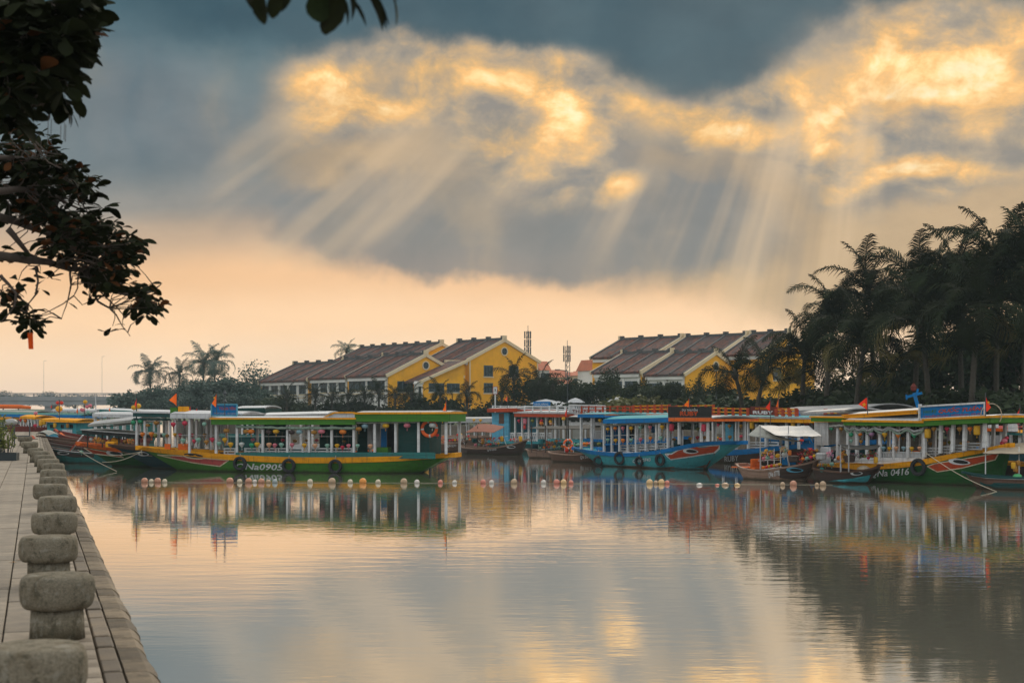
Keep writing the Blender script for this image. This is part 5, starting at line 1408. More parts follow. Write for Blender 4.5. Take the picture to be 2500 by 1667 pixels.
q = MB(); p = P(145, 1024, 100); q.tube([(0, 0, 0), (0, 0, 1.4)], .03, 5); o = q.build('lantern_pole', M_metal, None); o.location = p; tag(o, 'thin pole carrying the big yellow lantern over the turquoise cabin', 'pole')
# far left fleet
far = [
 ('long low boat with blue roof beyond the turquoise cabin', (10, 118), (215, 114), [(-30, 1046), (60, 1048), (200, 1046), (235, 1040)], 'navy', 'dteal', (-20, 1010, 197, 1013, 7, 'blue', 'teal'), 2.8),
 ('maroon boat with ochre roof at the far end of the quay', (30, 108), (110, 107), [(20, 1036), (40, 1040), (86, 1042), (120, 1044)], 'dred', 'dred', (49, 1016, 86, 1018, 5, 'yellow', 'yellow'), 2.2),
 ('boat with ochre roof cut by the left picture edge', (-60, 122), (30, 121), [(-80, 1040), (0, 1042), (50, 1040)], 'teal', 'dteal', (-50, 1017, 29, 1018, 6, 'yellow', 'yellow'), 2.2),
 ('boat with grey green curved roof near the left picture edge', (-60, 138), (80, 136), [(-80, 1030), (0, 1031), (95, 1028)], 'navy', 'teal', (-50, 1003, 81, 1006, 6, 'mint', 'tarp'), 2.6),
 ('boat with pale grey roof left of the second hull', (205, 98), (340, 96), [(190, 1052), (260, 1056), (350, 1054)], 'dteal', 'teal', (226, 1009, 325, 1010, 9, 'lgrey', 'lgrey'), 2.6),
 ('boat with teal fascia and white roof before the far trees', (235, 128), (360, 125), [(220, 1034), (300, 1036), (372, 1032)], 'teal', 'teal', (243, 999, 350, 1004, 7, 'teal', 'lgrey'), 2.6),
 ('boat with white barrel roof right of the blue name board', (560, 80), (665, 79.5), [(540, 1060), (600, 1062), (680, 1058)], 'dteal', 'teal', (575, 996, 646, 995, 13, 'darkteal', 'lgrey'), 2.4),
 ('dark boat with white gently sloping roof behind the green boat', (640, 74), (800, 73.5), [(630, 1085), (700, 1087), (810, 1084)], 'dteal', 'white', (640, 1013, 800, 1009, 9, 'grey', 'white'), 2.4),
 ('boat with grey roof and white posts beyond the green stern', (1095, 112), (1205, 110), [(1080, 1062), (1140, 1064), (1220, 1062)], 'brown', 'tan', (1094, 1022, 1203, 1021, 10, 'grey', 'grey'), 3.0),
 ('grey boat with white roof far left behind the yellow lantern', (110, 140), (235, 138), [(95, 1030), (170, 1032), (245, 1028)], 'teal', 'white', (125, 1000, 232, 1001, 5, 'lgrey', 'lgrey'), 2.6),
]
FB = []
for lab, A_, B_, gun, mh, ms_, rf, bm_ in far:
    b_ = Boat(lab, A_, B_, bm_); b_.hull(gun, .14, mh, ms_, (gun[0][0] + 12, HZ + 9800 / A_[1]), (gun[-1][0] - 14, HZ + 9800 / B_[1]), tipw=(.15, .4))
    b_.roof(*rf[:4], rf[4], rf[5], rf[6], None, camber=.13)
    n = 6
    for i in range(n):
        u = rf[0] + (rf[2] - rf[0]) * (i + .3) / (n - .4); b_.post(u, rf[1] + rf[4] - 1, interp([(g[0], g[1]) for g in gun], u) + 3, .09)
    FB.append(b_)
lantern_row(FB[1], [(39, 1031, 5, 'red', 'heart'), (50, 1025, 4, 'red', 'heart'), (62, 1027, 4.5, 'orange', 'heart'), (86, 1039, 5, 'crimson', 'heart')], 'on the maroon boat at the quay end', 'lanterns on the maroon boat')
FB[6].wall(590, 630, 1010, 1062, 'darkteal', y=.6, name='cabin_wall')
for (u, v, r, c) in ((208, 981, 5.5, 'yellow'), (213, 993, 5, 'pink'), (220, 990, 5, 'pink'), (203, 1001, 5, 'pink'), (215, 1006, 4.5, 'mint'), (199, 1000, 4.5, 'pink'), (87, 1009, 5, 'pink')):
    lantern(P(u, v, 105), r / F * 105, c, 'round', 'in the tall bunch above the far left boats', 'bunched lanterns far left')
q = MB(); p = P(207, 1030, 105.2); q.tube([(0, 0, 0), (0, 0, 1.6)], .03, 5); o = q.build('lantern_pole', M_metal, None); o.location = p; tag(o, 'thin pole with the bunch of pink lanterns and one yellow on top', 'pole')
q = MB(); p = P(236, 1040, 110); q.tube([(0, 0, 0), (-.1, 0, 2.3)], [.06, .04], 6); o = q.build('white_mast', PAINT['white'], None); o.location = p; tag(o, 'slim leaning white mast among the left boats', 'mast')
q = MB(); q.tube([(-5, 0, 0), (-2.5, 0, .12), (0, 0, .1), (1.2, 0, 0)], [.16, .2, .2, .14], 8); o = q.build('covered_mast', PAINT['orange'], None); o.location = P(45, 995, 140); tag(o, 'long orange brown spar lying on far roofs at the left edge', 'spar')
flag(190, 1009, 992, 110, 'small orange flag on the far left white roofs', 4, foot=1012); flag(127, 996, 986, 112, 'tiny red flag left of the big yellow lantern', 4, M_flag, foot=1005); flag(269, 1004, 992, 118, 'small orange flag on the teal roofed boat', 4, foot=1012)
# ------------------------------------------------------------------ central boats
C1 = Boat('dark wooden lantern boat with painted eye under a brown tarpaulin', (1135, 92.5), (1268, 90.5), 1.7, 'wooden lantern boats')
C1.hull([(1122, 1087), (1134, 1091), (1160, 1094), (1200, 1094), (1235, 1087), (1262, 1080), (1286, 1072)], .07, 'dbrown', 'tan', (1128, 1109), (1272, 1110), tipw=(.2, .08), full=(.2, .35))
C1.eye(1248, 1090.5, 11, 4, .05); C1.text('QN 0535', (1190, 1100.5), (1213, 1098.5), 6.5, 'white')
C0 = Boat('pale wooden lantern boat with white number plate behind the green stern', (1055, 98), (1130, 97), 1.7, 'wooden lantern boats')
C0.hull([(1040, 1076), (1060, 1080), (1095, 1083), (1120, 1079), (1140, 1073)], .07, 'brown', 'tan', (1046, 1102), (1128, 1103), tipw=(.2, .1)); C0.text('QN 0271', (1093, 1091), (1115, 1090), 5.5, 'white')
def tarp(label, pts, m, th=.025, name='tarpaulin', sag=.12):
    """pts: four corners (u, v, Y) clockwise from the far left"""
    c = [P(*p) for p in pts]; rows = []; n = 10
    for i in range(n + 1):
        f = i / n; row = []
        for j in range(n + 1):
            g = j / n; p = c[0].lerp(c[1], g).lerp(c[3].lerp(c[2], g), f); p.z -= sag * math.sin(math.pi * g) * (.5 + .5 * math.sin(math.pi * f)) + .012 * math.sin(g * 19 + f * 5); row.append(p)
        rows.append(row)
    b = MB(); b.grid(rows); k = [[p - Vector((0, 0, th)) for p in r] for r in rows]; b.grid([r[::-1] for r in k])
    o = b.build(name, PAINT[m], None, smooth=True, loc=tuple(c[0])); return tag(o, label, 'tarpaulin')
def poles(us, vt, vb, Y, label, m=M_metal, r=.02, dy=0):
    for i, u in enumerate(us):
        a = P(u, vb, Y); b = P(u, vt, Y); q = MB(); q.tube([(0, 0, 0), tuple(b - a)], r, 6); o = q.build('awning_pole', m, None); o.location = a
        tag(o, label + (', %s from the left' % ordn[i] if len(us) > 1 else ''), 'pole', 'awning poles')
tarp('brown tarpaulin stretched to a peak over the dark wooden lantern boat', [(1168, 1034, 93.5), (1232, 1041, 93.5), (1205, 1056, 90), (1136, 1056, 90)], 'btarp', sag=-.12)
poles([1137, 1166, 1230], 1040, 1092, 91.2, 'thin dark pole under the brown tarpaulin', PAINT['dbrown'])
CG = [(1161, 1086, 4, 'pink', 'round'), (1169, 1085, 3.5, 'mint', 'round'), (1179, 1077, 4.5, 'yellow', 'barrel'), (1188, 1086, 3, 'pink', 'round'), (1192, 1085, 3.3, 'orange', 'round'), (1198, 1084, 3.3, 'red', 'round'), (1211, 1083, 3, 'pink', 'round'), (1217, 1082, 3.6, 'yellow', 'round'), (1225, 1071, 4.6, 'yellow', 'barrel'), (1219, 1069, 3, 'red', 'round'), (1197, 1071, 3.4, 'orange', 'round'), (1190, 1072, 3, 'red', 'round'), (1184, 1074, 2.7, 'mint', 'round'), (1271, 1071, 4.6, 'yellow', 'barrel'), (1247, 1073, 2.8, 'red', 'round'), (1255, 1072, 2.6, 'red', 'round'), (1206, 1070, 2.8, 'pink', 'round')]
lantern_row(C1, CG, 'on the boat under the brown tarpaulin', 'lanterns on the brown tarpaulin boat', y=-.3, hang=.0)
lantern_row(C0, [(1075, 1069, 4, 'crimson', 'round'), (1124, 1064, 4.5, 'yellow', 'barrel'), (1117, 1061, 3, 'red', 'round'), (1105, 1074, 3, 'red', 'round'), (1111, 1074, 3, 'yellow', 'round'), (1118, 1073, 3, 'pink', 'round'), (1062, 1076, 3, 'red', 'round'), (1069, 1077, 3.5, 'red', 'round'), (1098, 1075, 2.6, 'crimson', 'round'), (1082, 1066, 2.6, 'orange', 'round'), (1140, 1071, 2.6, 'mint', 'round'), (1147, 1072, 2.6, 'orange', 'round'), (1144, 1064, 2.8, 'crimson', 'round')], 'on the wooden boat behind the green stern', 'lanterns on the pale wooden boat', y=-.2, hang=0)
lantern_row(C1, [(1157, 1025, 4, 'yellow', 'heart'), (1173, 1026, 4, 'yellow', 'heart')], 'above the brown tarpaulin', 'lanterns above the brown tarpaulin', y=.8)
def rods(boat, segs, m='tan', name='display_rail', r=.012):
    b = MB()
    for (u0, v0, u1, v1, y) in segs:
        x0, z0 = boat.px(u0, v0, y); x1, z1 = boat.px(u1, v1, y); b.bar((x0, y, z0), (x1, y, z1), r * 2)
    return b.build(name, PAINT[m], boat.e)
rods(C1, [(1178, 1088, 1225, 1080, -.3), (1178, 1074, 1240, 1064, -.2), (1236, 1086, 1228, 1064, -.3), (1180, 1090, 1180, 1072, -.3), (1240, 1075, 1275, 1068, .1), (1275, 1080, 1277, 1060, .1)], 'white')
rods(C0, [(1060, 1070, 1135, 1068, 0), (1128, 1088, 1126, 1060, -.3), (1134, 1084, 1127, 1060, -.3)], 'white')

C2 = Boat('turquoise cabin boat with red roof edge and white upper railing', (1200, 103), (1400, 97), 3.2)
C2.hull([(1180, 1072), (1230, 1078), (1330, 1078), (1410, 1074)], .16, 'dteal', 'turq', (1195, 1098), (1395, 1103), tipw=(.4, .3))
C2.roof(1190, 997, 1262, 996, 9, 'red', 'grey', None, name='cabin_roof', half=1.9); C2.roof(1256, 1005, 1385, 1006, 12, 'red', 'lgrey', 'lgrey', 5, name='deck_roof', half=1.8)
C2.wall(1201, 1242, 1007, 1076, 'lblue', y=-1.45, y2=1.4, name='cabin'); C2.wall(1218, 1230, 1009, 1034, 'brown', y=-1.48, th=.02, name='cabin_window'); C2.wall(1242, 1256, 1008, 1056, 'darkteal', y=-1.3, name='doorway')
for u in (1258, 1275, 1291, 1312, 1334, 1356, 1376): C2.post(u, 1018, 1078, .11)
q = MB(); y = -1.3
(x0, z0), (x1, z1) = C2.px(1236, 1057, y), C2.px(1348, 1057, y); zb = C2.px(1236, 1077, y)[1]
q.bar((x0, y, z0), (x1, y, z1), .09)
for i in range(24):
    xa = x0 + (x1 - x0) * i / 24; xb = x0 + (x1 - x0) * (i + 1) / 24
    q.bar((xa, y, zb), (xb, y, z0), .05); q.bar((xb, y, zb), (xa, y, z0), .05)
q.build('lattice_parapet', PAINT['white'], C2.e)
C2.railing(1203, 991, 1383, 993, 1004, 9, 'white', 'white', kx=.04)
lantern_row(C2, [(1267, 1027, 4.3, 'crimson', 'heart'), (1282, 1028, 5, 'pink', 'barrel'), (1300, 1027, 4.5, 'olive', 'round'), (1322, 1033, 5.5, 'orange', 'round'), (1322, 1027, 4.5, 'crimson', 'round'), (1344, 1029, 4.5, 'yellow', 'round'), (1345, 1034, 4.4, 'peach', 'round'), (1281, 1042, 3.5, 'red', 'barrel')], 'between posts of the red roofed boat', 'lanterns on the red roofed boat', y=-1.65, hang=.25)
lantern_row(C2, [(1376, 1022, 5.2, 'yellow', 'round'), (1393, 1022, 5.2, 'yellow', 'round')], 'under the white lettered board', 'lanterns under the white board', y=-1.9, parts=True)
flat_sign('boat_sign', 'white sign board with dark red lettering behind the blue boat roof', C2, 1390, 988, 1016, 1478, 990, 1017, PAINT['lgrey'], PAINT['white'],
          [('THUYỀN', .13, .70, .70, .20, PAINT['navy'], 0, .005), ('THẮNG LỢI', .08, .95, .30, .30, PAINT['dred'], 0, .015), ('DU LỊCH', .08, .45, .06, .16, PAINT['red'], 0, .005)], y=-1.2)
flat_sign('bank_sign', 'small bright blue sign board above the white railing', C2, 1302, 980, 992, 1342, 980, 992, PAINT['blue'], None, [('NHÀ HÀNG', .08, .92, .3, .35, PAINT['white'], 0, .01)], y=2.2, legs=.6)
flag(1384, 1012, 988, 96, 'slim red flag left of the white lettered board', 5, M_flag, foot=1045, open_=.1); flag(1239, 981, 966, 99, 'small orange flag on the turquoise cabin roof', 8, foot=997, open_=.7, dirn=-1)
flag(1130, 1013, 1004, 112, 'tiny red flag on the grey roofed boat', 5, M_flag, foot=1022)

C3 = Boat('pale wooden lantern boat, left of the pair before the white lattice', (1296, 85), (1350, 84.4), 1.6, 'wooden lantern boats')
C3.hull([(1285, 1096), (1300, 1101), (1325, 1103), (1360, 1100), (1375, 1094)], .05, 'tan', 'tan', (1292, 1118), (1368, 1119), tipw=(.3, .15))
C4 = Boat('brown wooden lantern boat, right of the pair before the white lattice', (1350, 79), (1450, 76.5), 1.6, 'wooden lantern boats')
C4.hull([(1340, 1102), (1360, 1107), (1390, 1110), (1425, 1108), (1460, 1098), (1480, 1088)], .05, 'brown', 'tan', (1350, 1127), (1466, 1130), tipw=(.35, .1)); C4.text('QN 0412', (1418, 1120), (1446, 1118), 8, 'white')
lantern_row(C3, [(1318, 1094, 4, 'mint', 'round'), (1328, 1092, 3.6, 'orange', 'round'), (1340, 1091, 3, 'red', 'round'), (1346, 1091, 3, 'mint', 'round'), (1353, 1090, 4.3, 'yellow', 'round'), (1365, 1090, 3.4, 'mint', 'round'), (1373, 1089, 4.2, 'orange', 'round'), (1335, 1081, 3.6, 'red', 'barrel'), (1342, 1081, 3.6, 'orange', 'round'), (1353, 1077, 3.5, 'mint', 'round'), (1359, 1076, 4.2, 'orange', 'round'), (1367, 1075, 3.3, 'pink', 'round'), (1374, 1074, 3.2, 'mint', 'round'), (1348, 1079, 3.2, 'gold', 'round')], 'on the wooden boat before the white lattice', 'lanterns on the wooden boat pair', y=-.3, hang=0)
lantern_row(C4, [(1384, 1100, 5.2, 'red', 'heart'), (1396, 1099, 4.2, 'orange', 'round'), (1411, 1085, 4.2, 'mint', 'round'), (1418, 1084, 3.6, 'olive', 'round'), (1426, 1083, 4.6, 'orange', 'round'), (1433, 1083, 4.6, 'orange', 'round'), (1440, 1082, 3.6, 'pink', 'round'), (1404, 1086, 3.6, 'green', 'round')], 'on the wooden boat beside the blue stern', 'lanterns on the brown wooden boat', y=-.3, hang=0)
rods(C3, [(1312, 1098, 1378, 1090, -.3), (1330, 1084, 1380, 1074, -.2), (1315, 1100, 1315, 1086, -.3), (1298, 1102, 1296, 1083, -.3)], 'white'); rods(C4, [(1400, 1087, 1445, 1081, -.3), (1378, 1104, 1380, 1080, -.3), (1400, 1104, 1402, 1080, -.3)], 'white')
x_, z_ = C4.px(1387, 1084, -.5); lifebuoy(C4.world(x_, -.5, z_), .24, 'orange lifebuoy standing on the wooden boat left of the blue boat', .3)
tarp('black tarpaulin stretched low between poles left of the blue boat', [(1312, 1040, 88), (1440, 1036, 84), (1450, 1046, 80), (1290, 1045, 84)], 'black', sag=.05)
poles([1298, 1332, 1384, 1388], 1038, 1104, 82.5, 'dark pole carrying the black tarpaulin', PAINT['dbrown'], .03)
CX = Boat('dark roofed boat with pale window blinds behind the black tarpaulin', (1360, 90), (1460, 88), 2.4)
CX.hull([(1340, 1072), (1390, 1076), (1440, 1076), (1480, 1070)], .12, 'dteal', 'turq', (1350, 1112), (1470, 1114), tipw=(.3, .3)); CX.roof(1388, 1017, 1476, 1018, 9, 'black', 'grey', None); CX.wall(1392, 1472, 1030, 1038, 'white', y=-1.1, name='white_beam'); CX.wall(1398, 1420, 1048, 1070, 'tarp', y=-.9, name='blind'); CX.wall(1444, 1470, 1050, 1072, 'grey', y=-.9, name='white_screen')
for u in (1392, 1430, 1470): CX.post(u, 1026, 1076, .08)
CY = Boat('boat with orange railed upper deck seen over the blue roof', (1440, 88), (1640, 80), 3.0)
CY.hull([(1430, 1070), (1500, 1074), (1600, 1072), (1660, 1066)], .14, 'navy', 'blue', (1440, 1112), (1650, 1120), tipw=(.3, .3)); CY.roof(1420, 1010, 1632, 1012, 8, 'yellow', 'turq', 'orange', 3, half=1.7); CY.railing(1420, 993, 1545, 992, 1009, 7, 'red', 'red', kx=.05); CY.railing(1548, 991, 1634, 989, 1008, 5, 'yellow', 'red', name='upper_railing', kx=.10)
for u in (1450, 1500, 1560, 1610): CY.post(u, 1020, 1074, .10)
flag(1474, 1009, 998, 84, 'tiny orange flag on the orange railed deck', 6, foot=1012, open_=.1)

# ------------------------------------------------------------------ the blue boat
B = Boat('blue and turquoise tour boat with brick red bow and white cabin posts, centre', (1475, 72.6), (1716, 66.7), 2.6)
B.hull([(1400, 1092), (1430, 1097), (1473, 1104), (1520, 1107), (1570, 1104), (1621, 1098), (1660, 1088), (1716, 1077.5), (1812, 1077)], [(0, .14), (.2, .17), (.7, .17), (.85, .16), (1, .14)], 'turq', 'blue', (1468, 1136), (1716, 1151), tipw=(.5, .09), full=(.2, .34), draft=.3)
B.decal('bow_panel', [(1624, 1108), (1640, 1108), (1655, 1099), (1690, 1090), (1757, 1087), (1756, 1095), (1745, 1105), (1690, 1114), (1638, 1121.6)], 'red', line='white', lw=.05)
B.decal('stem_panel', [(1746, 1104), (1757, 1090), (1750, 1101), (1722, 1147), (1716, 1149), (1640, 1148), (1560, 1143), (1480, 1138), (1480, 1136), (1560, 1137), (1640, 1139), (1726, 1134)], 'brown')
B.eye(1687, 1101, 19, 6.5, .09)
B.text('QNa 0743', (1546, 1129), (1590, 1125), 8, 'white', bold=.01)
B.tyre(1464, 1125, 13, 'tyre fender hanging at the stern quarter of the blue boat', rot=.7); B.tyre(1516, 1118, 14, 'large dark oval fender on the blue boat, second from its stern', rot=.6, squash=1.2); B.tyre(1563.6, 1126, 12, 'tyre fender over the painted number of the blue boat', rot=.25); B.tyre(1615, 1122, 13.5, 'tyre fender by the red bow panel of the blue boat', rot=.25, squash=1.1)
B.roof(1411, 1011, 1473, 1011, 8.5, 'blue', 'turq', 'white', 1.2, name='stern_roof'); B.roof(1473, 1023, 1633, 1019, 11, 'blue', 'turq', None, camber=.18, half=1.5); B.roof(1633, 1019, 1738, 1019, 9, 'orange', 'grey', None, half=1.5, name='bow_roof')
B.curtain(1474, 1037, 1632, 1030, .045, 'tarp', .03); B.curtain(1640, 1029, 1735, 1029, .03, 'tarp', .01)
for i, (u, vt, vb) in enumerate(((1419, 1019, 1096), (1445, 1020, 1100), (1475, 1036, 1106), (1494, 1036, 1106), (1513, 1035, 1106), (1533, 1035, 1105), (1553, 1034, 1103), (1577, 1033, 1100), (1603, 1031, 1096), (1631, 1029, 1093), (1658, 1028, 1084), (1712, 1028, 1078), (1728, 1028, 1077))): B.post(u, vt, vb, .105)
B.wall(1472, 1476, 1036, 1103, 'blue', y=-.9, y2=.9, name='stern_partition'); B.rail(1475, 1085, 1631, 1078, r=.03, m='blue', name='blue_rail'); B.rail(1475, 1064, 1631, 1058, r=.015, m='grey', name='wire_rail')
B.wall(1497, 1508, 1040, 1104, 'blue', y=.4, name='blue_door'); B.wall(1516, 1552, 1040, 1066, 'black', y=.7, name='dark_screen'); B.wall(1590, 1600, 1040, 1056, 'blue', y=.7, name='blue_panel')
for u0, u1, v in ((1515, 1533, 1086), (1536, 1553, 1085), (1557, 1577, 1083), (1580, 1601, 1082), (1606, 1629, 1080)): B.bench(u0, u1, v, v + 16, rails=2)
for u0, u1, v in ((1515, 1545, 1084), (1556, 1590, 1080)): B.bench(u0, u1, v, v + 14, y=.8)
B.wall(1474, 1632, 1103, 1106, 'white', y=-1.25, name='white_coaming', th=.05)
gB = 'lanterns on the blue boat'
lantern_row(B, [(1484, 1047, 5, 'yellow', 'round'), (1502, 1045, 5, 'orange', 'round'), (1521, 1045, 5.4, 'pink', 'heart'), (1541, 1045, 5.6, 'yellow', 'round'), (1563, 1044, 5.2, 'mint', 'heart'), (1587, 1043, 5.2, 'pink', 'heart'), (1617, 1042, 6.2, 'yellow', 'heart'), (1465, 1026, 4.8, 'yellow', 'heart')], 'in the upper row of the blue boat', gB, parts=True)
lantern_row(B, [(1484, 1074, 5, 'mint', 'heart'), (1503, 1075, 5.2, 'yellow', 'heart'), (1521, 1075, 5.6, 'orange', 'heart'), (1541, 1074, 5.3, 'mint', 'heart'), (1564, 1073, 5.2, 'pink', 'heart'), (1588, 1070, 5.2, 'orange', 'heart'), (1613, 1069, 5.6, 'mint', 'heart'), (1462, 1083, 5, 'olive', 'squat')], 'in the lower row of the blue boat', gB, hang=.45)
lantern_row(B, [(1640, 1043, 6.2, 'crimson', 'barrel'), (1718, 1044, 6.2, 'crimson', 'barrel')], 'under the orange roof of the blue boat', gB, parts=True)
lantern_row(B, [(1685, 1070, 5, 'yellow', 'squat'), (1703, 1068, 5, 'crimson', 'heart'), (1720, 1068, 5, 'gold', 'heart'), (1646, 1072, 5, 'gold', 'squat'), (1668, 1045, 4, 'dark', 'heart'), (1704, 1047, 5, 'olive', 'heart')], 'deep inside the blue boat bow cabin', gB, y=.5, hang=.3)
flat_sign('roof_sign', 'black roof sign with red lettering on the orange roof of the blue boat', B, 1631, 992, 1020, 1735, 993, 1020, PAINT['black'], None,
          [('DU THUYỀN', .34, .70, .60, .19, PAINT['white'], 0, .015), ('RUBY', .30, .72, .22, .36, PAINT['orange'], 0, .05), ('RUBY', .305, .715, .235, .33, PAINT['red'], 0, .02)], y=-1.45)
flag(1683, 991, 970, 67, 'orange flag pointing up behind the black roof sign', 13, foot=1000, star=True, open_=.3)

# ------------------------------------------------------------------ the big dark boat with the railed roof
D = Boat('large dark hulled boat with blue gunwale and railed roof, behind the blue boat', (1640, 81), (1960, 71), 3.2)
D.hull([(1600, 1098), (1700, 1102), (1800, 1099), (1865, 1093), (1930, 1085), (1990, 1080), (2046, 1079)], [(0, .2), (.6, .26), (1, .16)], 'dbrown', 'blue', (1640, 1124), (1976, 1142), tipw=(.5, .09), full=(.15, .3))
D.decal('red_wale', [(1850, 1112), (1930, 1104), (1990, 1096), (1985, 1106), (1930, 1122), (1850, 1124)], 'dred'); D.text('RUBY', (1770, 1127), (1806, 1124), 13, 'grey', name='bow_lettering')
D.roof(1735, 1016, 1960, 1020, 11, 'yellow', 'turq', 'grey', 4, half=1.75); D.railing(1738, 996, 1826, 998, 1014, 5, 'yellow', 'red', y=-1.6, kx=.10); D.railing(1896, 1000, 1945, 1001, 1016, 3, 'yellow', 'red', y=-1.6, name='bow_railing', kx=.12)
for u in (1741, 1766, 1798, 1827, 1870, 1920, 1950): D.post(u, 1027, 1096, .11)
D.wall(1771, 1790, 1031, 1078, 'lblue', y=-.6, name='cabin_panel'); D.wall(1740, 1960, 1027, 1034, 'black', y=-1.4, name='inner_beam'); D.bench(1830, 1900, 1078, 1094); D.wall(1748, 1762, 1036, 1058, 'tarp', y=-.5, name='blind')
lantern_row(D, [(1753, 1037, 4.5, 'crimson', 'heart'), (1781, 1040, 5, 'gold', 'heart'), (1809, 1040, 5.2, 'gold', 'heart'), (1836, 1038, 6, 'yellow', 'barrel'), (1751, 1068, 4.6, 'yellow', 'squat'), (1759, 1071, 4.6, 'red', 'squat'), (1782, 1067, 5.2, 'gold', 'heart'), (1810, 1065, 5.6, 'crimson', 'squat'), (1936, 1035, 5.5, 'yellow', 'barrel'), (1957, 1075, 5.5, 'red', 'squat'), (1877, 1048, 4.5, 'mint', 'heart'), (1900, 1050, 4.5, 'gold', 'heart')], 'on the dark boat with railed roof', 'lanterns on the railed roof boat', parts=False, hang=.3)
flat_sign('name_board', 'brown name board with white banner lettering between the roof railings', D, 1832, 992, 1013, 1896, 993, 1014, PAINT['dred'], None, [('DU THUYỀN', .2, .75, .68, .2, PAINT['yellow'], 0, .01), ('RUBY', .12, .88, .16, .36, PAINT['white'], 0, .05)], y=-1.55)
flag(1881, 998, 972, 72, 'tall red flag right of the brown name board', 12, M_flag, foot=1080, open_=.25); flag(1901, 995, 963, 73, 'orange flag just right of the tall red flag', 7, foot=1012, open_=.15)
t = empty('blue_crane_mast', D.world(*(lambda p: (p[0], -.6, p[1]))(D.px(1955, 1082, -.6))), D.th, 'bright blue wooden mast frame rising beside the grey awning', 'mast')
q = MB(); K = 71 / F
q.bar((.1, 0, 0), (-.3, 0, 84 * K), .16, .12); q.bar((-.3, 0, 84 * K), (.25, 0, 40 * K), .10, .08); q.bar((-.75, 0, 60 * K), (-.5, 0, 35 * K), .14, .1); q.bar((-.75, 0, 60 * K), (-.2, 0, 64 * K), .10, .08); q.bar((.25, 0, 45 * K), (.5, .3, 0), .12, .1); q.build('mast_beams', PAINT['blue'], t)
E = Boat('long grey roofed boat with pale lettering between the railed boat and the right green boat', (1880, 80), (2120, 72), 3.0)
E.hull([(1860, 1070), (1960, 1076), (2060, 1078), (2140, 1074)], .2, 'navy', 'blue', (1880, 1120), (2120, 1136), tipw=(.4, .3)); E.roof(1900, 1003, 2110, 996, 20, 'grey', 'grey', None, half=1.7, camber=.25)
E.wall(1953, 1990, 1029, 1037, 'red', y=-1.4, name='red_beam')
for u in (1910, 1960, 2000): E.post(u, 1022, 1078, .12)
vs, fs = text_mesh('DU THUYỀN', .02, .0)
x0, z0 = E.px(1967, 1013, -1.76); x1, z1 = E.px(2020, 1011, -1.76); Wm = max(p[0] for p in vs); b = MB(); b.add([(x0 + (x1 - x0) * x / Wm, -1.765 - d, z0 + (z1 - z0) * x / Wm + yy * .2) for x, yy, d in vs], fs); b.build('lettering', PAINT['white'], E.e)

# ------------------------------------------------------------------ the right green boat
Rb = Boat('green and ochre tour boat with brick red bow panel and long blue roof sign', (2010, 58.4), (2420, 52.4), 2.9)
Rb.hull([(1990, 1133), (2080, 1136), (2150, 1134), (2225, 1127), (2280, 1117), (2332, 1105), (2400, 1094), (2461, 1083)], [(0, .16), (.4, .18), (.7, .20), (1, .13)], 'dgreen', 'yellow', (2010, 1179), (2440, 1190), tipw=(.6, .09), full=(.15, .34), draft=.35)
Rb.decal('bow_panel', [(2264, 1138), (2284, 1131), (2330, 1124), (2400, 1112), (2440, 1104), (2430, 1122), (2350, 1142), (2289, 1151.6)], 'red', line='cream', lw=.035)
Rb.eye(2343, 1127, 27, 7.5, .12)
Rb.decal('boot_stripe', [(2010, 1173), (2200, 1178), (2330, 1182), (2430, 1180), (2436, 1188), (2330, 1188), (2200, 1184), (2010, 1180)], 'brown')
Rb.text('QNa 0416', (2126, 1164), (2221, 1158), 16, 'white', bold=.015)
Rb.tyre(2246, 1140, 19, 'large black tyre fender in the middle of the right green boat', rot=.2, squash=1.1)
Rb.roof(1981, 1017, 2060, 1018, 12, 'green', 'lgrey', 'yellow', 4, name='stern_roof', half=1.55); Rb.roof(2060, 1026, 2256, 1029, 12, 'green', 'lgrey', 'yellow', 5, half=1.6, name='roof', camber=.25); Rb.roof(2256, 1024, 2415, 1016, 15, 'green', 'lgrey', 'yellow', 5, half=1.65, name='bow_roof')
Rb.roof(2060, 1014, 2238, 1002, 8, 'yellow', 'grey', 'yellow', 3, half=1.25, name='upper_roof', camber=.15)
Rb.roof(1960, 1006, 2062, 1000, 5, 'grey', 'grey', None, half=1.2, name='stern_canopy')
Rb.wall(1991, 2022, 1030, 1086, 'white', y=-1.3, name='white_panel'); Rb.wall(1988, 1992, 1030, 1100, 'white', y=-1.3, y2=1.3, name='stern_partition')
Rb.curtain(2024, 1040, 2062, 1037, .06, 'tarp', .03)
for (u0, u1, s) in ((2062, 2132, .13), (2132, 2256, .15)): Rb.curtain(u0, 1040, u1, 1044, .05, 'grey', s, name='draped_curtain'); Rb.curtain(u0, 1044, u1, 1048, .045, 'mint', s * 1.4, name='draped_curtain')
for u, vt, vb in ((2045, 1040, 1128), (2070, 1040, 1128), (2092, 1042, 1127), (2117, 1042, 1126), (2148, 1045, 1124), (2182, 1045, 1121), (2217, 1045, 1118), (2257, 1040, 1116), (2296, 1038, 1106), (2326, 1037, 1103), (2354, 1036, 1100), (2403, 1033, 1092)): Rb.post(u, vt, vb, .115, lean=.03)
Rb.wall(2040, 2256, 1117, 1128, 'white', y=-1.36, name='white_coaming', th=.05)
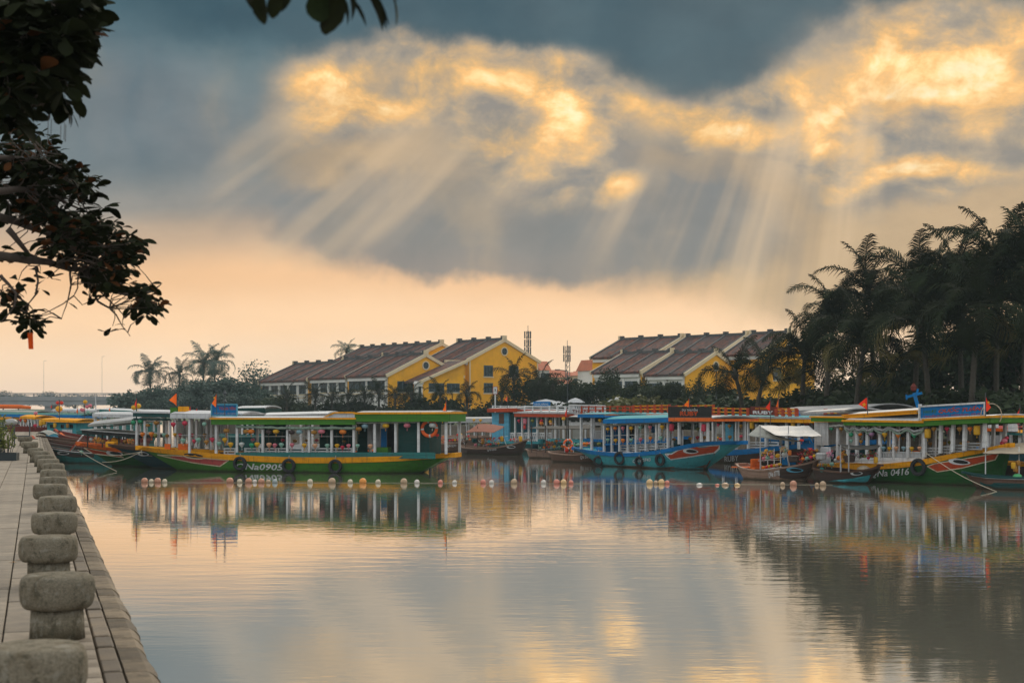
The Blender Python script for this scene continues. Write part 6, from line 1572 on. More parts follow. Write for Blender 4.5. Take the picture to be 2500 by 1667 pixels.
for u0, u1 in ((2140, 2178), (2186, 2214), (2222, 2252)):
    y = -1.25; (x0, zt), (x1, zt1) = Rb.px(u0, 1104, y), Rb.px(u1, 1104, y); zb = Rb.px(u0, 1119, y)[1]; q = MB(); q.bar((x0, y, zt), (x1, y, zt1), .05); n = 9
    for i in range(n + 1): q.bar((x0 + (x1 - x0) * i / n, y, zb), (x0 + (x1 - x0) * i / n, y, zt), .035)
    q.build('balustrade', PAINT['white'], Rb.e)
for u0, u1, v in ((2262, 2292, 1092), (2300, 2324, 1088), (2330, 2352, 1085), (2360, 2396, 1080)): Rb.bench(u0, u1, v, v + 18, m='grey')
q = MB(); (xa, za) = Rb.px(2206, 1109, -.9); q.box(xa - .18, xa + .18, -.9, -.8, za - .12, za + .1); (xa, za) = Rb.px(2236, 1106, -.9); q.box(xa - .12, xa + .12, -.9, -.8, za - .1, za + .1); q.build('orange_cushions', PAINT['orange'], Rb.e)
gR = 'lanterns on the right green boat'
lantern_row(Rb, [(2030, 1046, 5.5, 'green', 'round'), (2054, 1047, 5.5, 'gold', 'round'), (2078, 1061, 6, 'green', 'round'), (2100, 1060, 5.6, 'orange', 'round'), (2128, 1060, 6.6, 'purple', 'round'), (2160, 1061, 7.2, 'yellow', 'heart'), (2193, 1063, 6.2, 'orange', 'heart'), (2232, 1063, 6.4, 'green', 'heart'), (2280, 1047, 6.5, 'gold', 'heart'), (2312, 1047, 6, 'crimson', 'heart'), (2343, 1047, 7, 'gold', 'heart'), (2368, 1047, 6.6, 'orange', 'heart')], 'in the right green boat upper row', gR, parts=True)
lantern_row(Rb, [(2265, 1058, 8, 'yellow', 'barrel'), (2385, 1050, 8.2, 'yellow', 'barrel')], 'large at the right green boat bow', gR, parts=True)
lantern_row(Rb, [(2157, 1094, 5.6, 'pale_blue', 'heart'), (2171, 1095, 5.4, 'yellow', 'heart'), (2188, 1094, 5.8, 'peach', 'heart'), (2206, 1094, 5.6, 'pale_blue', 'heart'), (2226, 1095, 5.8, 'yellow', 'heart'), (2245, 1094, 5.6, 'peach', 'heart'), (2078, 1076, 5, 'mint', 'heart'), (2102, 1078, 5, 'gold', 'heart')], 'in the right green boat lower row', gR, hang=.5)
lantern_row(Rb, [(2271, 1083, 5.6, 'gold', 'heart'), (2305, 1082, 5.6, 'gold', 'heart'), (2318, 1080, 5, 'olive', 'heart'), (2347, 1083, 5, 'yellow', 'heart'), (2362, 1081, 5.6, 'peach', 'heart'), (2388, 1083, 6, 'gold', 'heart'), (2205, 1070, 5, 'gold', 'heart'), (2160, 1074, 5, 'olive', 'heart'), (2100, 1068, 5, 'mint', 'heart')], 'deep inside the right green boat', gR, y=.4, hang=.3)
flat_sign('roof_sign', 'long blue roof sign with white frame and red lettering on the right green boat', Rb, 2246, 992, 1023, 2405, 983, 1014, PAINT['blue'], PAINT['white'],
          [('QUỐC TUẤN', .30, .955, .42, .28, PAINT['red'], .35, .035), ('HÀO ĐỘ', .06, .26, .44, .22, PAINT['green'], .2, .012), ('* THUYỀN DU LỊCH - THĂM QUAN - HỘI AN', .05, .95, .10, .14, PAINT['pink'], .2, .012)], y=-1.55)
q = MB(); xs, zs = Rb.px(2246, 1026, -1.5); q.box(xs - .08, xs + .02, -1.5, -1.4, zs, zs + .62); q.build('sign_post', PAINT['white'], Rb.e)
flag(2118, 1003, 971, 56, 'open red flag with yellow star over the ochre roof edge', 22, M_flag, True, -1, foot=1012, open_=.95)
flag(2406, 1000, 962, 52, 'hanging red flag at the right end of the long blue sign', 14, M_flag, True, 1, foot=1016, open_=.3)
t = empty('blue_mast_head', P(2244, 1025, 60), -.3, 'bright blue carved mast with cross head behind the long blue sign', 'mast')
q = MB(); K = 60 / F; q.bar((.1, 0, 0), (-.2, 0, 66 * K), .24, .14); q.bar((-.50, 0, 56 * K), (.12, 0, 66 * K), .12, .1); q.bar((-.5, 0, 50 * K), (-.52, 0, 62 * K), .07, .07); q.bar((-.1, 0, 60 * K), (-.05, 0, 76 * K), .08, .08); q.build('carved_post', PAINT['blue'], t)
q = MB(); q.lathe([(.04, 0), (.11, .05), (.12, .2), (.08, .26), (.03, .34)], 8, (-.22, 0, 70 * K), .2); q.build('finial', PAINT['dred'], t)

# ------------------------------------------------------------------ wooden lantern boats in front on the right
S1 = Boat('pale brown wooden lantern boat with light blue painted eye under the grey awning', (1822, 58.7), (1965, 56.2), 1.55, 'wooden lantern boats')
S1.hull([(1800, 1132), (1814, 1141), (1835, 1147), (1865, 1148), (1900, 1143), (1940, 1135), (1970, 1129), (1994, 1121)], .045, 'tan', 'tan', (1818, 1170), (1966, 1177), tipw=(.35, .08), full=(.2, .4), deck='tan')
S1.decal('dark_side', [(1904, 1145), (1940, 1138.5), (1975, 1132), (1986, 1130), (1975, 1160), (1966, 1172), (1930, 1170), (1904, 1166)], 'dbrown', off=.018, step=.1); S1.eye(1942, 1147, 21, 6, .06, white='lblue', off=.035); S1.text('QNa 0778', (1878, 1165), (1906, 1160), 13, 'white', off=.03, bold=.02)
tarp('pale grey awning sheet over the brown wooden lantern boat', [(1852, 1037, 59.5), (1975, 1039, 58.5), (2006, 1064, 56.3), (1892, 1062, 56.9)], 'grey', sag=.05)
tarp('darker grey side flap of the awning hanging to the left', [(1852, 1038, 59.5), (1892, 1063, 56.9), (1960, 1078, 56.9), (1826, 1062, 58.8)], 'tarp', sag=.04)
poles([1856, 1925, 2006], 1038, 1146, 57.4, 'thin grey pole of the grey awning', PAINT['grey'], .02)
GS = [(1865, 1119, 5.4, 'pink', 'round'), (1874, 1117.5, 5.8, 'mint', 'round'), (1885, 1115.5, 5.6, 'pink', 'round'), (1899.5, 1112.5, 6.8, 'yellow', 'round'), (1914, 1109.5, 6.6, 'white', 'round'), (1865, 1141, 4.8, 'orange', 'round'), (1873, 1139.5, 5, 'red', 'round'), (1879, 1138, 4.6, 'yellow', 'round'), (1884, 1137, 5, 'red', 'round'), (1891, 1136, 4.6, 'yellow', 'round'), (1897, 1135, 5, 'peach', 'round'), (1904, 1133, 5.4, 'yellow', 'squat'),
      (1960, 1120, 5, 'orange', 'round'), (1970, 1118, 5, 'mint', 'round'), (1980, 1116, 5.2, 'crimson', 'round'), (1989, 1113, 5.2, 'yellow', 'round'), (1998, 1110, 6.4, 'white', 'round'), (1871, 1099, 4.4, 'yellow', 'round'), (1881, 1102, 4.4, 'gold', 'round'), (1912, 1094, 4.6, 'yellow', 'round'), (1917, 1099, 4.6, 'mint', 'round'), (1858, 1106, 3.8, 'mint', 'round'), (1928, 1105, 4.4, 'orange', 'barrel'), (1978, 1097, 4.4, 'red', 'round'), (1994, 1099, 4.4, 'gold', 'round')]
lantern_row(S1, GS, 'on the boat under the grey awning', 'lanterns under the grey awning', y=-.35, parts=True, hang=0)
rods(S1, [(1860, 1124, 1920, 1114, -.35), (1860, 1146, 1910, 1140, -.35), (1833, 1125, 1905, 1122, .1), (1955, 1124, 2002, 1114, -.3), (1875, 1144, 1873, 1095, -.35), (1890, 1141, 1890, 1095, -.35), (1906, 1140, 1905, 1096, -.35), (1857, 1147, 1857, 1100, -.35)], 'white')
q = MB(); p = [S1.px(1927, 1137, -.3), S1.px(1922, 1110, -.3), S1.px(1917, 1098, -.3), S1.px(1911, 1096, -.3)]; q.tube([(x, -.3, z) for x, z in p], .03, 6); q.build('white_bent_pole', PAINT['white'], S1.e)
q = MB(); (xa, za) = S1.px(1854, 1142, .1); q.rbox(xa - .16, xa - .06, -.3, .3, za - .0, za + .38, .03); q.rbox(xa - .2, xa + .1, -.3, .3, za - .04, za + .03, .02); q.build('orange_seat', PAINT['orange'], S1.e)
q = MB(); (xa, za) = S1.px(1825, 1140, 0); q.box(xa - .5, xa + .28, -.45, .45, za - .02, za + .02); q.build('orange_floor', PAINT['orange'], S1.e)
q = MB(); (xa, za) = S1.px(1930, 1122, .2); q.rbox(xa - .22, xa + .22, -.1, .3, za - .2, za + .15, .03); q.build('blue_crate', PAINT['blue'], S1.e)
S2 = Boat('dark wooden lantern boat with turquoise lower bow under the black awning', (2000, 56.0), (2110, 54.4), 1.5, 'wooden lantern boats')
S2.hull([(1985, 1140), (2010, 1147), (2045, 1152), (2080, 1151), (2110, 1146), (2130, 1141), (2146, 1135)], .045, 'dbrown', 'brown', (1996, 1174), (2115, 1181), tipw=(.3, .08), full=(.2, .45))
S2.decal('turquoise_panel', [(2040, 1172), (2085, 1167), (2128, 1158), (2120, 1174), (2112, 1178), (2060, 1177), (2020, 1175)], 'turq', off=.03, step=.1); S2.eye(2092, 1155, 15, 5, .0); S2.ellipse('painted_ring', (2007, 1146), 5.5, 6, 'teal'); 
tarp('black sagging awning over the dark wooden lantern boat', [(2044, 1084, 56.3), (2149, 1086, 54.9), (2140, 1095, 54.0), (2062, 1094, 55.0)], 'black', sag=.06)
tarp('bright blue sheet edge strung between the two awnings', [(1955, 1087, 60.5), (2044, 1084, 58.5), (2044, 1086, 58.4), (1965, 1098, 60.4)], 'blue', sag=.04)
poles([2052, 2072], 1086, 1152, 54.9, 'pale pole of the black awning', PAINT['grey'], .025)
lantern_row(S2, [(2049, 1118, 7, 'orange', 'round'), (2057, 1127, 7.2, 'yellow', 'squat'), (2064, 1111, 4.4, 'yellow', 'round'), (2015, 1135, 5.2, 'olive', 'round'), (2031, 1133, 6, 'mint', 'round'), (2138, 1123, 5.4, 'yellow', 'barrel'), (2040, 1123, 5, 'white', 'round'), (2028, 1108, 4.4, 'purple', 'round'), (2088, 1112, 4.4, 'white', 'round'), (2120, 1118, 4, 'crimson', 'round'), (2112, 1114, 4, 'olive', 'round')], 'on the boat under the black awning', 'lanterns under the black awning', y=-.3, parts=True, hang=0)
rods(S2, [(2010, 1128, 2140, 1123, -.2), (2054, 1150, 2054, 1125, -.3), (2000, 1138, 2000, 1100, -.2)], 'grey')
q = MB(); (xa, za) = S2.px(2022, 1106, .25); q.rbox(xa - .32, xa + .2, .1, .2, za - .4, za + .25, .05); q.build('white_bag', PAINT['lgrey'], S2.e)
q = MB(); (xa, za) = S2.px(2116, 1142, 0); q.lathe([(.26, 0), (.24, .06), (.12, .13), (.02, .15)], 14, (xa, -.2, za - .05)); o = q.build('straw_hat', PAINT['beige'], None, smooth=True); w = S2.world(0, 0, 0); o.location = w; o.rotation_euler = (0, 0, S2.th); tag(o, 'round straw hat lying on the bow of the dark wooden boat', 'hat')

R2b = Boat('slim teal and brown rowing boat at the lower right, lowest in front', (2392, 51.3), (2540, 50.2), 1.1)
R2b.hull([(2354, 1152), (2370, 1157), (2400, 1162), (2450, 1165), (2520, 1166), (2560, 1162)], .05, 'brown', 'dteal', (2386, 1193), (2540, 1196), tipw=(.06, .3), full=(.4, .2), deck='grey'); R2b.ribbon('pale_edge', [R2b.pxs(2372, 1160), R2b.pxs(2410, 1166), R2b.pxs(2480, 1169), R2b.pxs(2530, 1169)], 'grey', .04, .03); R2b.decal('teal_side', [(2392, 1176), (2430, 1178), (2500, 1180), (2500, 1192), (2430, 1192), (2398, 1190)], 'dteal')
R3b = Boat('wooden boat with ochre bow edge under the beige awning at the right edge', (2452, 54), (2560, 53), 1.5)
R3b.hull([(2443, 1126), (2460, 1130), (2490, 1133), (2560, 1132)], .08, 'dbrown', 'yellow', (2455, 1181), (2550, 1182), tipw=(.1, .4))
tarp('beige awning cut by the right picture edge', [(2470, 1082, 54.5), (2560, 1076, 54.0), (2560, 1106, 51.5), (2398, 1106, 52.0)], 'beige', sag=.02)
poles([2406, 2488], 1090, 1160, 52.2, 'thin pale pole of the beige awning', PAINT['white'], .02)
for (u, v, r, c, k) in ((2484, 1163, 11, 'bright_green', 'squat'), (2474, 1136, 5.5, 'yellow', 'barrel'), (2478, 1144, 5, 'gold', 'barrel'), (2486, 1130, 4.5, 'gold', 'barrel')): lantern(P(u, v, 51.6), r / F * 51.6, c, k, 'at the awning by the lower right edge', 'lanterns at the right edge', parts=True)
R4b = Boat('white posted boat with orange red roof behind the right green bow', (2405, 62), (2520, 60.5), 2.4)
R4b.hull([(2390, 1092), (2440, 1096), (2520, 1094), (2560, 1090)], .14, 'navy', 'blue', (2400, 1160), (2540, 1164), tipw=(.3, .3)); R4b.roof(2406, 1045, 2461, 1046, 7, 'orange', 'pink', None); R4b.roof(2455, 1055, 2560, 1058, 6, 'teal', 'yellow', None, name='side_roof')
for u in (2412, 2445, 2490): R4b.post(u, 1054, 1094, .11)
R4b.wall(2410, 2440, 1062, 1092, 'grey', y=.2, name='blind')
for (u, v, r, c) in ((2452, 1076, 8, 'pink'), (2446, 1082, 5.5, 'crimson'), (2458, 1069, 5, 'crimson')): lantern(P(u, v, 53.5), r / F * 53.5, c, 'round', 'bunched at the right green bow tip', 'lanterns at the right bow tip')
for (u, v, r, c) in ((2486, 1029, 8, 'pink'), (2500, 1022, 6, 'pink'), (2500, 1042, 6, 'peach')): lantern(P(u, v, 60), r / F * 60, c, 'heart', 'high at the right picture edge', 'lanterns at the right edge high up', parts=True, hang=.2)
for i, u in enumerate((2425, 2473)):
    q = MB(); q.lathe([(.20, 0), (.22, .02), (.22, .38), (.20, .4)], 12); o = q.build('white_drum', PAINT['white'], None); o.location = P(u, 1054 if i else 1045, 61); tag(o, 'white plastic drum on the roof at the right, %s one' % ('left' if i == 0 else 'right, taller'), 'drum')
flag(2490, 1014, 990, 60, 'red flag near the right picture edge above the pink lantern', 9, M_flag, foot=1060, open_=.15)
q = MB(); pts = []
for i in range(19):
    a = -.6 + 4.0 * i / 18; pts.append((.38 * math.cos(a), 0, .42 * math.sin(a)))
q.tube(pts, .018, 5); o = q.build('hoop', PAINT['beige'], None); o.location = P(2420, 1013, 52.5); tag(o, 'thin pale bent hoop right of the long blue sign', 'hoop')

# ------------------------------------------------------------------ bunches of flowers and cloth among the lanterns
def bunch(u, v, Y, wpx, hpx, cols, label, n=70, cat='flowers'):
    t = empty('flower_bunch', P(u, v, Y), 0, label, cat, 'bunches of flowers and cloth on the lantern boats'); K = Y / F
    mbs = [MB() for _ in cols]
    for i in range(n):
        a = random.uniform(0, 6.28); r = math.sqrt(random.random()); p = Vector((wpx * K * r * math.cos(a), random.uniform(-.15, .15), hpx * K * r * math.sin(a)))
        q = mbs[random.randrange(len(cols))]; s = random.uniform(.025, .06)
        d = Vector((random.uniform(-1, 1), random.uniform(-1, 0), random.uniform(-1, 1))).normalized(); e = d.orthogonal().normalized()
        for k in range(4):
            f = Matrix.Rotation(k * 1.57, 3, d) @ e; q.add([p, p + f * s + d * s * .3, p + (f + d.cross(f)) * s * .6], [(0, 1, 2)])
    for q, c in zip(mbs, cols): q.build('petals', LM[c], t, kind='stuff')
    s_ = MB()
    for i in range(5): s_.tube([(random.uniform(-.05, .05), 0, -hpx * K), (random.uniform(-1, 1) * wpx * K * .6, 0, hpx * K * .4)], .006, 4)
    s_.build('stems', PAINT['dgreen'], t)
for a in ((1875, 1106, 57.3, 16, 10, ('yellow', 'green', 'orange', 'pink'), 'mixed flowers standing behind the lantern rails under the grey awning'), (1914, 1096, 57.6, 12, 9, ('yellow', 'mint', 'peach'), 'pale yellow flower bunch at the bent white pole'), (1975, 1105, 58, 16, 12, ('crimson', 'red', 'orange', 'green'), 'deep red flowers at the bow under the grey awning'), (1952, 1118, 57.6, 8, 14, ('red', 'crimson', 'dark'), 'red basket of flowers beside the blue crate'),
          (2028, 1110, 55.6, 8, 12, ('purple', 'pink', 'white'), 'purple flower bunch before the white bag'), (2060, 1112, 55.2, 10, 12, ('gold', 'yellow', 'orange'), 'orange flower bunch over the dark wooden boat'), (2098, 1112, 55.2, 24, 8, ('purple', 'white', 'crimson', 'dark', 'olive'), 'mixed dark flowers under the black awning'), (2130, 1108, 54.8, 12, 9, ('crimson', 'gold', 'green'), 'red and green flowers near the bow of the dark boat'),
          (1180, 1076, 91.5, 14, 7, ('red', 'orange', 'white', 'green'), 'flowers among the rails of the brown tarpaulin boat'), (1208, 1074, 92, 12, 7, ('crimson', 'pink', 'yellow'), 'pink flowers behind the number of the dark wooden boat'), (1078, 1074, 97, 12, 7, ('red', 'orange', 'peach'), 'red flowers on the pale boat behind the green stern'), (1262, 1074, 92, 10, 8, ('crimson', 'dark', 'gold'), 'dark red flowers at the raised bow by the painted eye'),
          (1340, 1084, 84.2, 14, 7, ('red', 'orange', 'olive'), 'flowers on the left wooden boat before the lattice'), (1395, 1090, 79, 12, 7, ('crimson', 'orange', 'green'), 'flowers beside the standing lifebuoy'), (1435, 1090, 80, 12, 6, ('yellow', 'pink', 'green'), 'yellow flowers at the stern of the blue boat'), (2482, 1140, 52.5, 8, 12, ('yellow', 'gold', 'orange'), 'yellow flowers by the beige awning'), (236, 1074, 71, 10, 7, ('gold', 'yellow', 'orange'), 'yellow flowers under the low black canopy, left'), (318, 1077, 70, 8, 8, ('gold', 'orange', 'green'), 'orange flowers under the low black canopy, right')):
    bunch(*a)
for i, (u, v, Y, m_, lab) in enumerate(((1160, 1080, 92.3, 'dteal', 'dark teal bundle in the stern of the dark wooden boat'), (1305, 1094, 85, 'navy', 'dark blue tub in the pale wooden boat'), (1322, 1082, 85.6, 'turq', 'turquoise box behind the pale wooden boat rails'), (2075, 1128, 55.1, 'dbrown', 'brown bundle under the black awning'), (2005, 1122, 56, 'grey', 'grey plastic tub at the stern of the dark wooden boat'), (1938, 1128, 57, 'dbrown', 'dark seat box in the brown lantern boat'))):
    q = MB(); q.lathe([(.16, 0), (.2, .03), (.22, .22), (.2, .25), (.05, .27)], 12, (0, 0, 0), .15); o = q.build('tub', PAINT[m_], None); o.location = P(u, v, Y); tag(o, lab, 'tub')

# ------------------------------------------------------------------ ropes
def rope(label, a, b, sag=.1, r=.014, m=None):
    pts = [a.lerp(b, i / 14) - Vector((0, 0, sag * math.sin(math.pi * i / 14))) for i in range(15)]
    q = MB(); q.tube(pts, r, 5); o = q.build('mooring_rope', m or M_rope, None, loc=tuple(a)); return tag(o, label, 'rope')
rope('pale yellow mooring rope slanting down from the right green boat into the water', P(2261, 1106, 53.2), P(2434, 1200, 49.8), .12)
rope('mooring rope from the green boat bow to the left', P(346, 1101, 65.8), P(250, 1128, 66), .15); rope('second mooring rope crossing under the orange bow', P(190, 1098, 71), P(285, 1150, 66), .05); rope('thin mooring rope along the third hull', P(345, 1102, 66), P(232, 1108, 70), .12)
rope('short rope hanging vertically from the green boat bow', P(345, 1098, 65.8), P(347, 1112, 65.8), .0)

# ------------------------------------------------------------------ floating buoys
def bmat(name, rgb): return mat(name, rgb, .5, .18, 3, .002, 20, dirt=(.16, .12, .08), dirt_amt=.4, dirt_scale=4)
BC = dict(terracotta=bmat('terracotta_float', (.50, .24, .15)), cream=bmat('cream_float', (.58, .50, .36)), orange=bmat('orange_float', (.75, .30, .06)), tan=bmat('tan_float', (.45, .32, .2)), pink=bmat('coral_float', (.62, .22, .16)), white=bmat('white_float', (.62, .58, .52)), pale=bmat('pale_blue_float', (.32, .38, .38)), amber=bmat('amber_float', (.68, .46, .22)))
BU = [(353, 8.8, 'terracotta'), (369.5, 6.5, 'cream'), (385, 8.8, 'terracotta'), (402, 6.6, 'cream'), (561, 9.5, 'terracotta'), (585, 7, 'cream'), (607, 8.8, 'terracotta'), (622, 6.2, 'white'), (638, 8.5, 'terracotta'), (655, 6.2, 'tan'), (671, 7, 'pale'), (757, 7.2, 'cream'), (810.5, 9.5, 'tan'), (855, 6.9, 'cream'), (886, 9.3, 'orange'), (923, 6.9, 'cream'), (986, 9, 'tan'), (1018, 6.8, 'white'), (1075, 6.5, 'pink'), (1110, 6, 'white'), (1179.6, 7.3, 'pink'), (1200, 6.4, 'white'), (1255, 8.6, 'tan'), (1327, 7, 'white'), (1359, 8.1, 'pink'), (1376, 8, 'amber'), (1394, 6.4, 'pink'), (1586, 8.6, 'amber'), (1601, 6.4, 'tan'), (1614.5, 8.8, 'amber'), (1629, 6.6, 'pink'), (1707.5, 8, 'white'), (1751, 5.6, 'pink'), (1770.5, 9.2, 'tan'), (1800, 7.4, 'amber'), (1910.6, 6.6, 'tan'), (1937, 9.2, 'terracotta'), (1994.5, 5.6, 'tan'), (2009, 8.4, 'tan')]
cnt = {}; lastp = None
for u, r, c in BU:
    Y = 56.2 - .0009 * (u - 350) - (.9 if u > 1700 else 0); R = r * .92 / F * Y; cnt[c] = cnt.get(c, 0) + 1
    squ = .62 if (u > 1700 and u < 1805) else 1.0
    p = P(u, 1170, Y); t = empty('float_buoy', (p.x, Y, R * (.18 if squ < 1 else .45)), random.uniform(0, 6), '%s float buoy on the line across the water, %s %s one from the left' % (c, ordn[cnt[c] - 1], c), 'buoy', 'float buoys on the line')
    q = MB(); q.lathe([(R * math.cos(a) + .001, R * squ * math.sin(a)) for a in [-math.pi / 2 + math.pi * i / 12 for i in range(13)]], 18, (0, 0, 0), .03); q.build('float_body', BC[c], t, smooth=True)
    q = MB(); q.lathe([(R * 1.005, -.015), (R * 1.035, 0), (R * 1.005, .015)], 18); q.build('seam', BC[c], t)
    if lastp and 12 < u - lastp[0] < 200:
        rope('buoy line between floats at the %s floats' % ('', )[0] if 0 else 'thin line on the water joining the float buoys at column %s' % ordn[min(19, len(_seen) % 20)], Vector((lastp[1], lastp[2], .02)), Vector((p.x, Y, .02)), .0, .012) if 0 else None
    lastp = (u, p.x, Y)
q = MB(); q.tube([(P(330, 1178, 56.2).x, 56.2, .012), (P(1000, 1178, 55.8).x, 55.7, .014), (P(1720, 1178, 55.2).x, 55.0, .012), (P(2030, 1178, 54.4).x, 54.2, .012)], .006, 5); o = q.build('buoy_line', M_rope, None); tag(o, 'long thin rope threaded through the floating buoys', 'rope')

# ------------------------------------------------------------------ things on the far bank
def bankpost(u, vt, Y, label, head='globe', r=.05):
    p = P(u, vt, Y); t = empty('street_lamp' if head else 'pole', (p.x, Y, 1.25), 0, label, 'street lamp' if head else 'pole')
    q = MB(); q.tube([(0, 0, 0), (0, 0, p.z - 1.25)], [r * 1.3, r * .7], 6); q.build('pole', M_metal, t)
    if head == 'globe': q = MB(); q.lathe([(.16 * math.cos(a) + .001, .16 * math.sin(a)) for a in [-1.57 + 3.14 * i / 8 for i in range(9)]], 12, (0, 0, p.z - 1.25 + .12)); q.build('globe', PAINT['white'], t, smooth=True)
    elif head == 'arm': q = MB(); q.bar((0, 0, p.z - 1.3), (-.9, 0, p.z - 1.15), .07); q.box(-1.3, -.8, -.1, .1, p.z - 1.2, p.z - 1.1); q.build('lamp_head', M_metal, t)
bankpost(1386, 905, 145, 'tall thin lamp pole in the gap between the building rows', 'arm'); bankpost(1749, 905, 125, 'pale lamp pole before the small gabled house', 'arm'); bankpost(1799, 976, 110, 'white globe lamp behind the railed roof', 'globe'); bankpost(1957, 990, 100, 'white globe lamp in the dark greenery right of the blue mast', 'globe'); bankpost(2018, 992, 98, 'small globe lamp behind the grey roof lettering', 'globe'); bankpost(2198, 990, 90, 'dim globe lamp among the palm trunks', 'globe')
t = empty('river_sign', P(1209, 1000, 150), 0, 'white river traffic sign with red border on a striped pole', 'sign'); q = MB()
K = 150 / F
for i in range(8): pass
q.bar((0, 0, -1.2), (0, 0, 38 * K), .14); q.build('pole', PAINT['white'], t); q = MB(); q.box(-6 * K, 6 * K, -.1, -.05, 37 * K, 57 * K); q.build('sign_frame', PAINT['red'], t); q = MB(); q.box(-4.6 * K, 4.6 * K, -.12, -.1, 38.4 * K, 55.6 * K); q.build('board', PAINT['white'], t)
q = MB(); q.prism([(-2.6 * K, -.125, 44 * K), (0, -.125, 46.5 * K), (3 * K, -.125, 43 * K), (1 * K, -.125, 48 * K), (3 * K, -.125, 53 * K), (0, -.125, 49.5 * K), (-2.6 * K, -.125, 52 * K), (-.8 * K, -.125, 48 * K)], (0, .005, 0)); q.build('emblem', PAINT['black'], t)
def umbrella(u, v, Y, r, label, m='lgrey'):
    p = P(u, v, Y); t = empty('parasol', (p.x, Y, 1.25), 0, label, 'parasol'); H = p.z - 1.25; q = MB(); q.lathe([(r, H - .5), (r * .98, H - .46), (r * .5, H - .15), (.04, H)], 8); q.build('canopy', PAINT[m], t); q = MB(); q.tube([(0, 0, 0), (0, 0, H - .02)], .04, 6); q.build('pole', M_metal, t)
umbrella(1333, 974, 148, 1.7, 'wide pale parasol above the small blue sign'); umbrella(1362, 979, 147, 1.4, 'pale parasol between the wide one and the dome'); umbrella(1405, 971, 146, 1.0, 'small pale domed parasol left of the white lettered board'); umbrella(1510, 968, 140, 1.1, 'grey parasol in the trees above the railed deck', 'grey')
for i, (u, v, Y, c) in enumerate(((1352, 986, 147, 'yellow'), (1363, 988, 147, 'white'))):
    t = empty('bank_kiosk', P(u, v, Y), .2, '%s small kiosk panel on the far bank beside the parasols' % c, 'kiosk', 'kiosk panels on the far bank'); t.location.z = 1.25; H = P(u, v, Y).z - 1.25
    q = MB(); q.box(-.45, .45, -.3, .3, 0, max(.8, H)); q.build('wall', PAINT[c], t); q = MB(); q.box(-.6, .6, -.45, .45, max(.8, H) + .002, max(.8, H) + .12); q.build('roof', PAINT['beige'], t)
# ------------------------------------------------------------------ the near tree that frames the picture on the left
M_nleaf = mat('dark_glossy_leaf', (.011, .015, .005), .9, .3, 6, trans=.10, objvar=.35, huevar=.03, spec=.10)
M_rleaf = mat('reddening_leaf', (.06, .024, .008), .85, .3, 6, spec=.1, trans=.2, objvar=.3)
M_nbark = mat('near_bark', (.07, .055, .045), .9, .35, 7, .01, 30)
near = empty('almond_tree', (-7.6, 11.5, QZ), 0, 'dark tree at the left edge with broad drooping leaves and twisted branches', 'tree')
NO = Vector((-7.6, 11.5, QZ))
def nl(p): return tuple(Vector(p) - NO)
t_ = MB(); t_.tube([nl((-7.6, 11.5, QZ - .3)), nl((-7.55, 11.5, 2.2)), nl((-7.3, 11.4, 3.6)), nl((-7.1, 11.2, 5.2)), nl((-6.8, 10.6, 7.2)), nl((-6.3, 9.6, 9.0))], [.34, .27, .24, .2, .15, .08], 12); t_.build('trunk', M_nbark, near, smooth=True)
def limb(px, r0, r1, start=None, name='branch'):
    pts = [Vector(start)] if start else []
    pts += [P(*p) for p in px]; n = len(pts); out = []
    for i in range(n - 1):
        for k in range(3):
            q = pts[i].lerp(pts[i + 1], k / 3)
            if 0 < i + k: q += Vector((mnoise.noise(q * 2.1), mnoise.noise(q * 2.1 + Vector((5, 0, 0))), mnoise.noise(q * 2.1 + Vector((0, 7, 0))))) * .035
            out.append(q)
    out.append(pts[-1]); m = len(out)
    b = MB(); b.tube([nl(q) for q in out], [r0 + (r1 - r0) * (i / (m - 1)) ** .8 for i in range(m)], 7); b.build(name, M_nbark, near, smooth=True); return out
SK = []
SK += limb([(-60, 520, 12.2), (0, 533, 12.4), (41, 546, 12.6), (83, 563, 12.8), (140, 583, 13.2), (200, 560, 13.5), (250, 540, 13.8)], .055, .008, (-7.2, 11.3, 4.4))
SK += limb([(-60, 610, 12.0), (0, 625, 12.2), (64, 638, 12.4), (118, 641, 12.6), (169, 657, 12.8), (204, 660, 13.0), (265, 705, 13.2), (332, 724, 13.4), (372, 712, 13.5), (393, 694, 13.6)], .055, .005, (-7.3, 11.4, 3.9))
SK += limb([(20, 560, 12.3), (55, 600, 12.4), (75, 625, 12.5), (118, 641, 12.6)], .03, .012)
SK += limb([(172, 657, 12.8), (172, 700, 12.8), (166, 721, 12.8), (158, 752, 12.8), (150, 778, 12.8)], .012, .003, name='twig')
SK += limb([(204, 662, 13.0), (242, 731, 13), (270, 745, 13), (287, 762, 13.1), (302, 795, 13.1), (318, 821, 13.1)], .014, .003, name='twig')
SK += limb([(215, 668, 13.0), (240, 700, 13), (290, 745, 13.1), (305, 765, 13.1), (300, 790, 13.2)], .010, .003, name='twig')
SK += limb([(0, 672, 12.2), (20, 690, 12.2), (40, 712, 12.2), (35, 740, 12.2), (20, 760, 12.2), (-10, 790, 12.2)], .018, .004, name='twig')
SK += limb([(88, 650, 12.6), (92, 690, 12.6), (85, 725, 12.6), (70, 745, 12.6), (50, 755, 12.5)], .012, .004, name='twig')
SK += limb([(195, 662, 12.9), (190, 705, 12.9), (178, 725, 12.9), (200, 745, 12.9), (218, 735, 12.9)], .008, .003, name='twig')
SK += limb([(130, 600, 12.6), (125, 560, 12.8), (140, 500, 13), (165, 460, 13), (205, 470, 13.2)], .02, .005)
SK += limb([(-40, 470, 12), (40, 460, 12.3), (110, 470, 12.6), (160, 500, 13), (215, 520, 13.2)], .05, .006, (-7.1, 11.2, 5.3))
